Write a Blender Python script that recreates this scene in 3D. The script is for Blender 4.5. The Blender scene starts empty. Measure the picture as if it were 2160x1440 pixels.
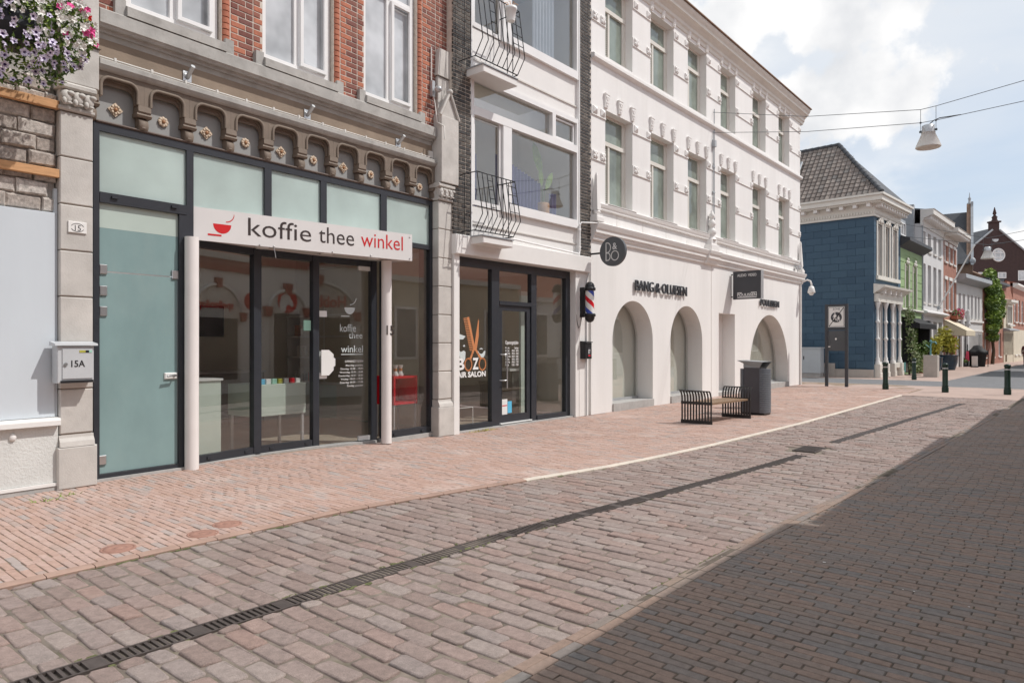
import bpy, bmesh, math, random
from mathutils import Matrix, Vector
R = math.radians
random.seed(7)
sc = bpy.context.scene
COL = sc.collection

# ---------------------------------------------------------------- camera, sky, sun, exposure
cd = bpy.data.cameras.new('camera')
cam = bpy.data.objects.new('camera', cd)
COL.objects.link(cam)
cam.location = (0, 0, 1.6)
cam.rotation_euler = (R(90), 0, 0)
cd.sensor_width = 36.0
cd.lens = 24.0
cd.shift_y = 4.5 / 2160
cd.clip_start = 0.05
cd.clip_end = 3000
sc.camera = cam

SUN_EL, SUN_AZ = 53.7, 92.0          # azimuth clockwise from +Y
world = bpy.data.worlds.new('World')
sc.world = world
world.use_nodes = True
WN, WL = world.node_tree.nodes, world.node_tree.links
WN.clear()


def sky_setup():
    def nd(t, **k):
        n = WN.new(t)
        for a, b in k.items():
            setattr(n, a, b)
        return n

    def mth(op, a, b=None, clamp=False):
        n = nd('ShaderNodeMath', operation=op, use_clamp=clamp)
        for i, v in enumerate((a, b)):
            if v is None:
                continue
            if isinstance(v, (int, float)):
                n.inputs[i].default_value = v
            else:
                WL.new(v, n.inputs[i])
        return n.outputs[0]

    def smooth(v, lo, hi, to=1.0):
        n = nd('ShaderNodeMapRange', interpolation_type='SMOOTHSTEP')
        WL.new(v, n.inputs[0])
        n.inputs[1].default_value = lo
        n.inputs[2].default_value = hi
        n.inputs[3].default_value = 0
        n.inputs[4].default_value = to
        return n.outputs[0]

    out = nd('ShaderNodeOutputWorld')
    bg = nd('ShaderNodeBackground')
    bg.inputs[1].default_value = 0.15
    sky = nd('ShaderNodeTexSky', sky_type='NISHITA', sun_disc=False)
    sky.sun_elevation = R(SUN_EL)
    sky.sun_rotation = R(SUN_AZ)
    sky.air_density = 1.0
    sky.dust_density = 1.6
    tc = nd('ShaderNodeTexCoord')
    sep = nd('ShaderNodeSeparateXYZ')
    WL.new(tc.outputs['Generated'], sep.inputs[0])
    x, y, z = sep.outputs
    # thin high cloud, laid out on a flat layer overhead
    zz = mth('ADD', mth('MAXIMUM', z, 0.0), 0.10)
    cx = nd('ShaderNodeCombineXYZ')
    WL.new(mth('DIVIDE', x, zz), cx.inputs[0])
    WL.new(mth('DIVIDE', y, zz), cx.inputs[1])
    n1 = nd('ShaderNodeTexNoise')
    n1.inputs['Scale'].default_value = 0.55
    n1.inputs['Detail'].default_value = 7
    n1.inputs['Roughness'].default_value = 0.52
    n1.inputs['Distortion'].default_value = 0.35
    WL.new(cx.outputs[0], n1.inputs['Vector'])
    cir = smooth(n1.outputs[0], 0.28, 0.58, 0.9)
    # puffy cloud with ragged edges
    mp = nd('ShaderNodeMapping')
    mp.inputs['Scale'].default_value = (1, 1, 1.7)
    mp.inputs['Location'].default_value = (0.3, 0.1, 0)
    WL.new(tc.outputs['Generated'], mp.inputs[0])
    n2 = nd('ShaderNodeTexNoise')
    n2.inputs['Scale'].default_value = 3.1
    n2.inputs['Detail'].default_value = 9
    n2.inputs['Roughness'].default_value = 0.56
    WL.new(mp.outputs[0], n2.inputs['Vector'])
    # cumulus heads standing in the sky (direction, size)
    acc = None
    for (u, v, rx, rz) in [(1800, 200, .12, .055), (1740, 245, .10, .045), (1890, 215, .07, .05), (1840, 150, .05, .04),
                           (1600, 40, .20, .045), (1760, 60, .12, .03), (2170, 505, .10, .03)]:
        d = Vector(((u - 1080) / 1440, 1, (724.5 - v) / 1440)).normalized()
        vs = nd('ShaderNodeVectorMath', operation='SUBTRACT')
        WL.new(tc.outputs['Generated'], vs.inputs[0])
        vs.inputs[1].default_value = d
        vm = nd('ShaderNodeVectorMath', operation='MULTIPLY')
        WL.new(vs.outputs[0], vm.inputs[0])
        vm.inputs[1].default_value = (1 / rx, 1 / rx, 1 / rz)
        ln = nd('ShaderNodeVectorMath', operation='LENGTH')
        WL.new(vm.outputs[0], ln.inputs[0])
        b = mth('SUBTRACT', 1.0, ln.outputs['Value'])
        acc = b if acc is None else mth('MAXIMUM', acc, b)
    acc = mth('MAXIMUM', acc, -1.2)
    n3 = nd('ShaderNodeTexNoise')
    n3.inputs['Scale'].default_value = 16
    n3.inputs['Detail'].default_value = 8
    n3.inputs['Roughness'].default_value = 0.58
    WL.new(tc.outputs['Generated'], n3.inputs['Vector'])
    nn = mth('SUBTRACT', n3.outputs[0], 0.5)
    f = mth('ADD', mth('MULTIPLY', acc, 0.9), mth('MULTIPLY', nn, 2.6))
    cum = smooth(f, -0.05, 0.42)
    wide = smooth(n2.outputs[0], 0.50, 0.72, 0.8)
    cum = mth('MAXIMUM', cum, wide)
    # cloud body: bright where thick upper parts catch the sun, grey underneath
    up = nd('ShaderNodeVectorMath', operation='ADD')
    WL.new(tc.outputs['Generated'], up.inputs[0])
    up.inputs[1].default_value = (0.012, 0.0, 0.03)
    n4 = nd('ShaderNodeTexNoise')
    n4.inputs['Scale'].default_value = 9
    n4.inputs['Detail'].default_value = 6
    n4.inputs['Roughness'].default_value = 0.5
    WL.new(up.outputs[0], n4.inputs['Vector'])
    cr = nd('ShaderNodeValToRGB')
    cr.color_ramp.elements[0].position = 0.36
    cr.color_ramp.elements[0].color = (3.35, 3.42, 3.55, 1)
    cr.color_ramp.elements[1].position = 0.58
    cr.color_ramp.elements[1].color = (4.55, 4.52, 4.5, 1)
    WL.new(n4.outputs[0], cr.inputs[0])
    mx1 = nd('ShaderNodeMix', data_type='RGBA')
    WL.new(cir, mx1.inputs['Factor'])
    hz = nd('ShaderNodeMix', data_type='RGBA')         # bright summer haze over the whole sky
    hz.inputs['Factor'].default_value = 0.82
    WL.new(sky.outputs[0], hz.inputs['A'])
    hz.inputs['B'].default_value = (2.4, 2.78, 3.25, 1)
    WL.new(hz.outputs['Result'], mx1.inputs['A'])
    mx1.inputs['B'].default_value = (3.55, 3.72, 3.95, 1)
    mx2 = nd('ShaderNodeMix', data_type='RGBA')
    WL.new(cum, mx2.inputs['Factor'])
    WL.new(mx1.outputs['Result'], mx2.inputs['A'])
    WL.new(cr.outputs[0], mx2.inputs['B'])
    WL.new(mx2.outputs['Result'], bg.inputs[0])
    WL.new(bg.outputs[0], out.inputs[0])


sky_setup()
ld = bpy.data.lights.new('sun', 'SUN')
sun = bpy.data.objects.new('sun', ld)
COL.objects.link(sun)
ld.energy = 2.2
ld.angle = R(0.53)
ld.color = (1.0, 0.965, 0.92)
sd = Vector((math.sin(R(SUN_AZ)) * math.cos(R(SUN_EL)), math.cos(R(SUN_AZ)) * math.cos(R(SUN_EL)), math.sin(R(SUN_EL))))
sun.rotation_euler = sd.to_track_quat('Z', 'Y').to_euler()
sun.location = (20, 0, 40)
sc.view_settings.view_transform = 'Standard'
sc.view_settings.look = 'None'
sc.view_settings.exposure = 0.62
sc.view_settings.gamma = 1.0
sc.view_settings.use_curve_mapping = False
sc.cycles.max_bounces = 8
sc.cycles.transparent_max_bounces = 12
sc.cycles.caustics_reflective = False
sc.cycles.caustics_refractive = False
sc.cycles.use_denoising = True

# ---------------------------------------------------------------- materials
M = {}


def shader(name):
    m = bpy.data.materials.new(name)
    m.use_nodes = True
    n, l = m.node_tree.nodes, m.node_tree.links
    return m, n, l, n['Principled BSDF']


def noise(n, l, vec, scale, detail=4, rough=.55):
    t = n.new('ShaderNodeTexNoise')
    t.inputs['Scale'].default_value = scale
    t.inputs['Detail'].default_value = detail
    t.inputs['Roughness'].default_value = rough
    if vec is not None:
        l.new(vec, t.inputs['Vector'])
    return t.outputs[0]


def ramp(n, l, fac, stops):
    r = n.new('ShaderNodeValToRGB')
    e = r.color_ramp.elements
    while len(e) < len(stops):
        e.new(0.5)
    for el, (p, c) in zip(e, stops):
        el.position = p
        el.color = (c[0], c[1], c[2], 1)
    l.new(fac, r.inputs[0])
    return r.outputs[0]


def mul(c, k):
    return tuple(max(0, min(1, x * k)) for x in c)


def mat(key, col, rough=.6, var=.12, scale=3.0, bump=.15, bscale=60, spec=.4, metal=0, dirt=0, dcol=(.12, .10, .08), stretch=None):
    """plain surface: colour with patchy variation, optional dirt stains and fine relief"""
    m, n, l, b = shader(key)
    g = n.new('ShaderNodeNewGeometry').outputs['Position']
    v = g
    if stretch:
        mp = n.new('ShaderNodeMapping')
        mp.inputs['Scale'].default_value = stretch
        l.new(g, mp.inputs[0])
        v = mp.outputs[0]
    c = ramp(n, l, noise(n, l, v, scale, 6, .6), [(.3, mul(col, 1 - var)), (.7, mul(col, 1 + var))])
    if dirt:
        mk = n.new('ShaderNodeMapRange')
        l.new(noise(n, l, v, scale * 1.7, 8, .7), mk.inputs[0])
        mk.inputs[1].default_value = .5
        mk.inputs[2].default_value = .8
        mk.inputs[4].default_value = dirt
        mx = n.new('ShaderNodeMix')
        mx.data_type = 'RGBA'
        l.new(mk.outputs[0], mx.inputs['Factor'])
        l.new(c, mx.inputs['A'])
        mx.inputs['B'].default_value = (*dcol, 1)
        c = mx.outputs['Result']
    l.new(c, b.inputs['Base Color'])
    b.inputs['Roughness'].default_value = rough
    b.inputs['Specular IOR Level'].default_value = spec
    b.inputs['Metallic'].default_value = metal
    if bump:
        bp = n.new('ShaderNodeBump')
        bp.inputs['Strength'].default_value = bump
        bp.inputs['Distance'].default_value = .01
        l.new(noise(n, l, g, bscale, 5, .65), bp.inputs['Height'])
        l.new(bp.outputs[0], b.inputs['Normal'])
    M[key] = m
    return m


def pieces(key, stops, src, rough=.75, bump=.3, bscale=90, blotch=.18, spec=.35, speck=0, patch=None):
    """laid pieces (bricks, setts, tiles): one colour per piece from a ramp; src is 'object' or 'face'"""
    m, n, l, b = shader(key)
    g = n.new('ShaderNodeNewGeometry').outputs['Position']
    if src == 'object':
        r = n.new('ShaderNodeObjectInfo').outputs['Random']
    else:
        a = n.new('ShaderNodeAttribute')
        a.attribute_name = 'rnd'
        r = a.outputs['Fac']
    c = ramp(n, l, r, stops)
    w = n.new('ShaderNodeMapRange')
    l.new(noise(n, l, g, 22, 6, .7), w.inputs[0])
    w.inputs[1].default_value = .3
    w.inputs[2].default_value = .7
    w.inputs[3].default_value = 1 - blotch
    w.inputs[4].default_value = 1 + blotch
    hs = n.new('ShaderNodeHueSaturation')
    l.new(w.outputs[0], hs.inputs['Value'])
    l.new(c, hs.inputs['Color'])
    c = hs.outputs[0]
    if speck:
        s = n.new('ShaderNodeMapRange')
        l.new(noise(n, l, g, 260, 2, .8), s.inputs[0])
        s.inputs[1].default_value = .35
        s.inputs[2].default_value = .65
        s.inputs[3].default_value = 1 - speck
        s.inputs[4].default_value = 1 + speck
        h2 = n.new('ShaderNodeHueSaturation')
        l.new(s.outputs[0], h2.inputs['Value'])
        l.new(c, h2.inputs['Color'])
        c = h2.outputs[0]
    if patch:                                   # pale efflorescence / dust patches
        pc, pm, ps = patch
        k = n.new('ShaderNodeMapRange')
        l.new(noise(n, l, g, ps, 7, .68), k.inputs[0])
        k.inputs[1].default_value = .52
        k.inputs[2].default_value = .78
        k.inputs[4].default_value = pm
        mx = n.new('ShaderNodeMix')
        mx.data_type = 'RGBA'
        l.new(k.outputs[0], mx.inputs['Factor'])
        l.new(c, mx.inputs['A'])
        mx.inputs['B'].default_value = (*pc, 1)
        c = mx.outputs['Result']
    l.new(c, b.inputs['Base Color'])
    b.inputs['Roughness'].default_value = rough
    b.inputs['Specular IOR Level'].default_value = spec
    if bump:
        bp = n.new('ShaderNodeBump')
        bp.inputs['Strength'].default_value = bump
        bp.inputs['Distance'].default_value = .006
        l.new(noise(n, l, g, bscale, 5, .7), bp.inputs['Height'])
        l.new(bp.outputs[0], b.inputs['Normal'])
    M[key] = m
    return m


def glass(key, tint=(.93, .96, .95), refl=1.0, rough=0.0, base=.05):
    """clear pane: see-through with Fresnel reflection"""
    m = bpy.data.materials.new(key)
    m.use_nodes = True
    n, l = m.node_tree.nodes, m.node_tree.links
    n.clear()
    o = n.new('ShaderNodeOutputMaterial')
    t = n.new('ShaderNodeBsdfTransparent')
    t.inputs[0].default_value = (*tint, 1)
    gl = n.new('ShaderNodeBsdfGlossy')
    gl.inputs['Roughness'].default_value = rough
    lw = n.new('ShaderNodeLayerWeight')           # Schlick's curve, the same from both sides of the thin pane
    lw.inputs[0].default_value = .5
    pw = n.new('ShaderNodeMath')
    pw.operation = 'POWER'
    pw.inputs[1].default_value = 4.0
    l.new(lw.outputs['Facing'], pw.inputs[0])
    ma = n.new('ShaderNodeMath')
    ma.operation = 'MULTIPLY_ADD'
    ma.inputs[1].default_value = refl
    ma.inputs[2].default_value = base
    ma.use_clamp = True
    l.new(pw.outputs[0], ma.inputs[0])
    mx = n.new('ShaderNodeMixShader')
    l.new(ma.outputs[0], mx.inputs[0])
    l.new(t.outputs[0], mx.inputs[1])
    l.new(gl.outputs[0], mx.inputs[2])
    l.new(mx.outputs[0], o.inputs[0])
    M[key] = m
    return m


def translucent(key, col):
    m = bpy.data.materials.new(key)
    m.use_nodes = True
    n, l = m.node_tree.nodes, m.node_tree.links
    n.clear()
    o = n.new('ShaderNodeOutputMaterial')
    a = n.new('ShaderNodeBsdfDiffuse')
    b = n.new('ShaderNodeBsdfTranslucent')
    c = ramp(n, l, noise(n, l, n.new('ShaderNodeNewGeometry').outputs['Position'], 5), [(.3, mul(col, .95)), (.7, col)])
    l.new(c, a.inputs[0])
    l.new(c, b.inputs[0])
    mx = n.new('ShaderNodeMixShader')
    l.new(a.outputs[0], mx.inputs[1])
    l.new(b.outputs[0], mx.inputs[2])
    l.new(mx.outputs[0], o.inputs[0])
    M[key] = m


def pane(key, col, rough=.03, ior=1.6, wave=.0):
    """window pane in front of a dim room: dark body, mirror-like skin, slightly wavy old glass"""
    m, n, l, b = shader(key)
    g = n.new('ShaderNodeNewGeometry').outputs['Position']
    l.new(ramp(n, l, noise(n, l, g, 1.3, 3), [(.35, mul(col, .7)), (.65, mul(col, 1.3))]), b.inputs['Base Color'])
    b.inputs['Roughness'].default_value = rough
    b.inputs['IOR'].default_value = ior
    b.inputs['Specular IOR Level'].default_value = .8 if rough < .09 else .35
    if wave:
        bp = n.new('ShaderNodeBump')
        bp.inputs['Strength'].default_value = wave
        bp.inputs['Distance'].default_value = .02
        l.new(noise(n, l, g, 2.2, 1), bp.inputs['Height'])
        l.new(bp.outputs[0], b.inputs['Normal'])
    M[key] = m
    return m


mat('bluestone', (.56, .53, .495), .75, .14, 2.2, .3, 55, dirt=.38, dcol=(.30, .27, .24))
mat('cornice_stone', (.41, .395, .37), .75, .18, 3, .25, 50, dirt=.5, dcol=(.15, .13, .11))
mat('brown_stone', (.21, .165, .13), .7, .15, 2.5, .2, 50, dirt=.4, dcol=(.10, .08, .065))
mat('frieze_render', (.29, .225, .17), .85, .16, 1.6, .25, 40, dirt=.45, dcol=(.17, .13, .10))
mat('grey_panel', (.33, .33, .32), .6, .05, 4, .05)
mat('rosette', (.60, .48, .36), .55, .12, 30, .2)
mat('rosette_boss', (.42, .22, .11), .5, .1, 30, .1)
mat('anthracite', (.030, .034, .042), .35, .10, 6, .03, spec=.5)
mat('black_metal', (.018, .018, .02), .4, .15, 8, .06)
mat('white_paint', (.80, .78, .755), .55, .04, 1.5, .10, 30, dirt=.10, dcol=(.55, .52, .47))
mat('white_render', (.80, .785, .765), .8, .05, 1.3, .35, 22, dirt=.30, dcol=(.62, .59, .55), stretch=(1, 1, .12))
mat('white_frame', (.82, .81, .80), .35, .03, 3, .02)
mat('cream_frame', (.70, .67, .61), .45, .05, 3, .04)
mat('off_white', (.68, .65, .61), .6, .06, 2, .12, 30, dirt=.2, dcol=(.45, .41, .36))
mat('column_paint', (.80, .755, .73), .42, .03, 3, .02)
mat('sign_white', (.74, .715, .70), .35, .03, 2, .0)
mat('sign_text', (.045, .032, .030), .5, .05, 2, 0)
mat('sign_red', (.62, .018, .022), .45, .05, 2, 0)
mat('frosted', (.235, .345, .345), .34, .16, .8, .04, 200, spec=.5, dirt=.35, dcol=(.33, .40, .385), stretch=(1, 1, .6))
mat('frosted_lit_band', (.47, .55, .50), .42, .06, 1.3, .02, spec=.5)  # same frosted glass, painted paler as a band of light
mat('frosted_transom', (.66, .78, .75), .30, .12, 1.2, .02, spec=.6)
def frost(key):
    m = M[key]
    n, l = m.node_tree.nodes, m.node_tree.links
    b = n['Principled BSDF']
    o = [x for x in n if x.type == 'OUTPUT_MATERIAL'][0]
    t = n.new('ShaderNodeBsdfTranslucent')
    t.inputs[0].default_value = (.80, .86, .83, 1)
    mx = n.new('ShaderNodeMixShader')
    mx.inputs[0].default_value = .42
    l.new(b.outputs[0], mx.inputs[1])
    l.new(t.outputs[0], mx.inputs[2])
    l.new(mx.outputs[0], o.inputs[0])


mat('steel', (.58, .58, .58), .28, .06, 10, .05, metal=.9)
mat('aluminium', (.50, .51, .52), .4, .06, 6, .05, metal=.5)
mat('mailbox_grey', (.53, .545, .56), .38, .04, 5, .02)
mat('old_masonry', (.30, .265, .235), .95, .45, 5.5, 1.0, 18, dirt=.7, dcol=(.62, .585, .55))
mat('raw_timber', (.60, .33, .16), .7, .18, 6, .2, 80, stretch=(1, 1, 9))
mat('blue_board', (.60, .645, .685), .5, .05, .9, .10, 9, dirt=.25, dcol=(.52, .56, .60), stretch=(1, 1, .25))
mat('plinth_white', (.66, .66, .635), .7, .06, 3, .9, 34)
mat('concrete', (.42, .41, .395), .8, .12, 4, .25, 50, dirt=.3)
mat('mortar_pale', (.60, .53, .46), .9, .15, 12, .4, 80)
mat('mortar_dark', (.42, .39, .36), .9, .2, 12, .4, 80)
mat('dark_room', (.22, .205, .18), .8, .15, 1, 0)
mat('room_beige', (.72, .66, .55), .8, .08, 1, 0)
mat('room_white', (.82, .80, .76), .7, .05, 1, 0)
mat('wood_floor', (.46, .39, .31), .35, .2, 4, 0, stretch=(1, 8, 1))
mat('mint_unit', (.60, .68, .60), .4, .03, 2, 0)
mat('gloss_red', (.65, .012, .025), .25, .04, 2, 0)
mat('white_plastic', (.80, .80, .78), .35, .03, 2, 0)
mat('black_plastic', (.02, .02, .022), .35, .1, 4, 0)
mat('copper', (.58, .235, .10), .45, .06, 6, 0)
mat('vinyl_white', (.86, .86, .85), .5, .02, 2, 0)
mat('vinyl_grey', (.62, .68, .68), .5, .02, 2, 0)
mat('paint_blue', (.05, .09, .42), .35, .04, 2, 0)
mat('sticker_blue', (.12, .50, .75), .5, .05, 2, 0)
mat('sticker_green', (.35, .62, .50), .5, .05, 2, 0)
mat('sign_grey', (.085, .092, .10), .38, .05, 2, 0)
mat('letter_grey', (.70, .70, .69), .45, .03, 2, 0)
mat('curtain_lilac', (.13, .115, .30), .9, .10, 2, .1)
mat('curtain_net', (.62, .64, .66), .9, .08, 3, .05)
mat('glass_dark', (.06, .07, .075), .1, .1, 2, 0)
mat('blind_green', (.78, .77, .68), .8, .06, 1, 0)
mat('teak', (.24, .155, .095), .6, .2, 8, .2, stretch=(1, 1, 6))
mat('bench_metal', (.026, .024, .024), .42, .12, 9, .06, spec=.5)
mat('bin_grey', (.125, .135, .155), .42, .08, 4, .05)
mat('bin_front', (.085, .082, .092), .38, .08, 4, .03)
mat('bin_lid', (.30, .32, .33), .45, .06, 5, .04)
mat('bollard_green', (.010, .028, .018), .3, .12, 8, .05)
mat('cabinet_grey', (.50, .53, .55), .5, .04, 2, .04)
mat('slate_sign', (.055, .058, .066), .5, .06, 3, .03)
mat('asphalt', (.17, .17, .175), .9, .12, 3, .3, 120)
mat('pavement_far', (.42, .315, .27), .9, .12, 1.4, .3, 60)
mat('joint_sand', (.20, .165, .135), .95, .35, 6, .5, 90, dirt=.5, dcol=(.10, .12, .03))
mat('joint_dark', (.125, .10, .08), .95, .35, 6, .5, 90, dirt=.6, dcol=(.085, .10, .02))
mat('joint_pink', (.27, .20, .15), .95, .3, 6, .5, 90, dirt=.5, dcol=(.24, .22, .07))
mat('kerb_stone', (.36, .24, .19), .8, .18, 3, .3, 70)
mat('kerb_pale', (.62, .55, .47), .85, .10, 3, .3, 70)
mat('iron_rust', (.105, .072, .058), .6, .2, 12, .3, 120)
mat('drain_iron', (.080, .064, .058), .6, .2, 12, .3, 120)
mat('moss', (.12, .125, .055), .95, .3, 30, .6, 120)
mat('cover_red', (.34, .185, .14), .75, .12, 20, .35, 110)
mat('leaf', (.10, .17, .035), .55, .35, 9, 0)
mat('leaf_light', (.24, .34, .06), .55, .35, 6, 0)
mat('leaf_yellow', (.42, .40, .06), .55, .25, 6, 0)
mat('leaf_grey', (.30, .34, .19), .6, .3, 6, 0)
mat('bark', (.10, .075, .05), .9, .2, 12, .4)
mat('petal_white', (.80, .78, .74), .6, .05, 9, 0)
mat('petal_lilac', (.76, .70, .84), .6, .10, 9, 0)
mat('petal_pink', (.78, .12, .36), .6, .12, 9, 0)
mat('petal_red', (.72, .05, .05), .6, .1, 9, 0)
mat('petal_eye', (.09, .04, .16), .7, .1, 9, 0)
mat('planter_dark', (.03, .034, .04), .5, .1, 4, 0)
mat('pot_blue', (.018, .045, .075), .25, .15, 5, .05)
mat('terracotta', (.30, .095, .055), .7, .15, 8, .3)
mat('zinc', (.36, .38, .40), .5, .10, 3, .05)
mat('slate_roof', (.055, .058, .065), .6, .2, 3, .3, 30)
mat('blue_wall', (.045, .090, .138), .6, .10, 1.1, .12, 30)
mat('green_wall', (.30, .42, .21), .7, .05, 1.2, .1)
mat('light_wall', (.66, .65, .645), .7, .05, 1.2, .1)
mat('red_wall', (.35, .165, .12), .85, .18, 3, .4, 40)
mat('brown_brick', (.062, .037, .035), .85, .2, 3, .4, 40)
mat('tan_wall', (.21, .135, .095), .9, .2, 3, .3, 40)
mat('beige_wall', (.60, .53, .42), .75, .08, 1.5, .15)
mat('pink_wall', (.50, .24, .23), .8, .08, 1.2, .15)
mat('terra_wall', (.36, .10, .085), .85, .12, 2, .2)
mat('grey_plinth', (.46, .42, .38), .8, .1, 3, .2)
mat('awning_black', (.014, .014, .016), .75, .2, 5, .1)
mat('awning_cream', (.66, .58, .44), .8, .06, 3, .05)
mat('cloth_black', (.012, .012, .014), .7, .3, 5, .2)
mat('cloth_pink', (.70, .09, .16), .8, .1, 5, .1)
mat('cloth_maroon', (.10, .03, .035), .85, .15, 5, .1)
mat('skin', (.50, .32, .25), .6, .06, 6, .05)
mat('hair', (.05, .035, .025), .7, .2, 20, .2)
mat('lamp_shell', (.80, .80, .79), .4, .05, 4, 0)
translucent('lamp_shade', (.86, .86, .84))
mat('wire', (.10, .11, .12), .6, .1, 4, 0)
mat('screen_black', (.008, .008, .01), .25, .1, 3, 0)
mat('tile_teal', (.14, .34, .35), .4, .08, 3, 0)
frost('frosted_transom')
glass('shop_glass', (.975, .985, .98), .8, 0, .12)
glass('door_glass', (.975, .985, .98), .8, 0, .085)
pane('pane_sky', (.50, .515, .53), .03, 1.7, .06)  # reflected cloud and white net curtains painted into the pale body
pane('pane_green', (.20, .235, .20), .06, 1.55, .05)
pane('pane_dim', (.19, .18, .175), .22, 1.5)
pane('pane_room', (.105, .088, .086), .28, 1.45)
pane('pane_blind', (.34, .31, .285), .15, 1.5)
translucent('lamp_glass', (.86, .84, .80))
RED_STOPS = [(.0, (.19, .075, .060)), (.35, (.25, .098, .075)), (.6, (.31, .125, .090)), (.85, (.18, .080, .072)), (1, (.35, .15, .10))]
ORANGE_STOPS = [(.0, (.42, .155, .095)), (.5, (.48, .18, .11)), (1, (.37, .13, .085))]
DARK_STOPS = [(.0, (.040, .038, .038)), (.4, (.062, .058, .055)), (.7, (.085, .078, .070)), (1, (.115, .10, .085))]
pieces('brick_red', RED_STOPS, 'object', .85, .5, 70)
pieces('brick_orange', ORANGE_STOPS, 'object', .85, .5, 70)
pieces('brick_black', DARK_STOPS, 'object', .6, .35, 70)
pieces('brick_black_far', DARK_STOPS, 'face', .6, .35, 70)
SETT = [(.0, (.255, .188, .163)), (.22, (.275, .207, .182)), (.42, (.30, .237, .212)), (.60, (.31, .217, .187)), (.78, (.285, .232, .212)), (.92, (.335, .272, .242)), (1, (.305, .205, .172))]
for k in ('object', 'face'):
    pieces('sett_' + k, SETT, k, .72, .9, 150, .22, .4, .30, ((.345, .295, .262), .6, .45))
PAV = [(.0, (.43, .285, .230)), (.3, (.45, .305, .25)), (.55, (.47, .33, .28)), (.75, (.43, .305, .26)), (.88, (.38, .325, .30)), (1, (.43, .28, .22))]
for k in ('object', 'face'):
    pieces('pavement_brick_' + k, PAV, k, .8, .4, 120, .16, .3, .08, ((.60, .50, .45), .8, .9))
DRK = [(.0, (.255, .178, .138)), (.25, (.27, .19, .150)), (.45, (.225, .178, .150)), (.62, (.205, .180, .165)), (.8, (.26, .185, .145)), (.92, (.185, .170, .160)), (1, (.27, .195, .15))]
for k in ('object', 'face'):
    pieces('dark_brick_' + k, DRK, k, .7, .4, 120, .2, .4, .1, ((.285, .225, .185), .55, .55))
TILE = [(.0, (.145, .12, .105)), (.3, (.20, .165, .145)), (.6, (.25, .21, .185)), (.8, (.16, .145, .135)), (1, (.30, .25, .215))]
pieces('roof_tile_object', TILE, 'object', .75, .4, 60)
pieces('roof_tile_face', TILE, 'face', .75, .4, 60)
BLUE = [(.0, (.045, .088, .135)), (.5, (.052, .100, .150)), (1, (.060, .112, .162))]
pieces('blue_block', BLUE, 'object', .6, .3, 60, .10)
pieces('masonry_block', [(.0, (.46, .41, .37)), (.35, (.38, .33, .295)), (.6, (.56, .52, .48)), (.8, (.42, .36, .32)), (1, (.64, .60, .56))], 'object', .95, 1.2, 30, .45, .2, .2)


# ---------------------------------------------------------------- building helpers
class Frame:
    """street frame: s along the house fronts, y into the houses (negative = towards the street), z up"""
    def __init__(self, deg, o=(0, 0)):
        self.deg = deg
        a = R(deg)
        self.es = Vector((math.sin(a), math.cos(a), 0))
        self.ey = Vector((-math.cos(a), math.sin(a), 0))
        self.o = Vector((o[0], o[1], 0))
        self.rz = R(90 - deg)

    def w(self, s, y, z=0):
        return self.o + self.es * s + self.ey * y + Vector((0, 0, z))


FA = Frame(37.6)
FB = Frame(39.8)
G = -0.065                                  # street level beyond the coffee shop


def house_frame(p, q):
    """frame whose s axis runs from p to q (given in frame B)"""
    ds, dy = q[0] - p[0], q[1] - p[1]
    f = Frame(39.8 + math.degrees(math.atan2(-dy, ds)))
    f.o = FB.w(p[0], p[1])
    f.length = math.hypot(ds, dy)
    return f


def tag(o, label=None, cat=None, group=None, kind=None):
    if label:
        o['label'] = label
    if cat:
        o['category'] = cat
    if group:
        o['group'] = group
    if kind:
        o['kind'] = kind
    return o


def thing(name, label, cat, fr, at, group=None):
    o = bpy.data.objects.new(name, None)
    o.empty_display_size = .2
    COL.objects.link(o)
    o.location = fr.w(*at)
    o.rotation_euler = (0, 0, fr.rz)
    o['_o'] = at
    return tag(o, label, cat, group)


def root_of(o):
    while o.parent:
        o = o.parent
    return o


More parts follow.
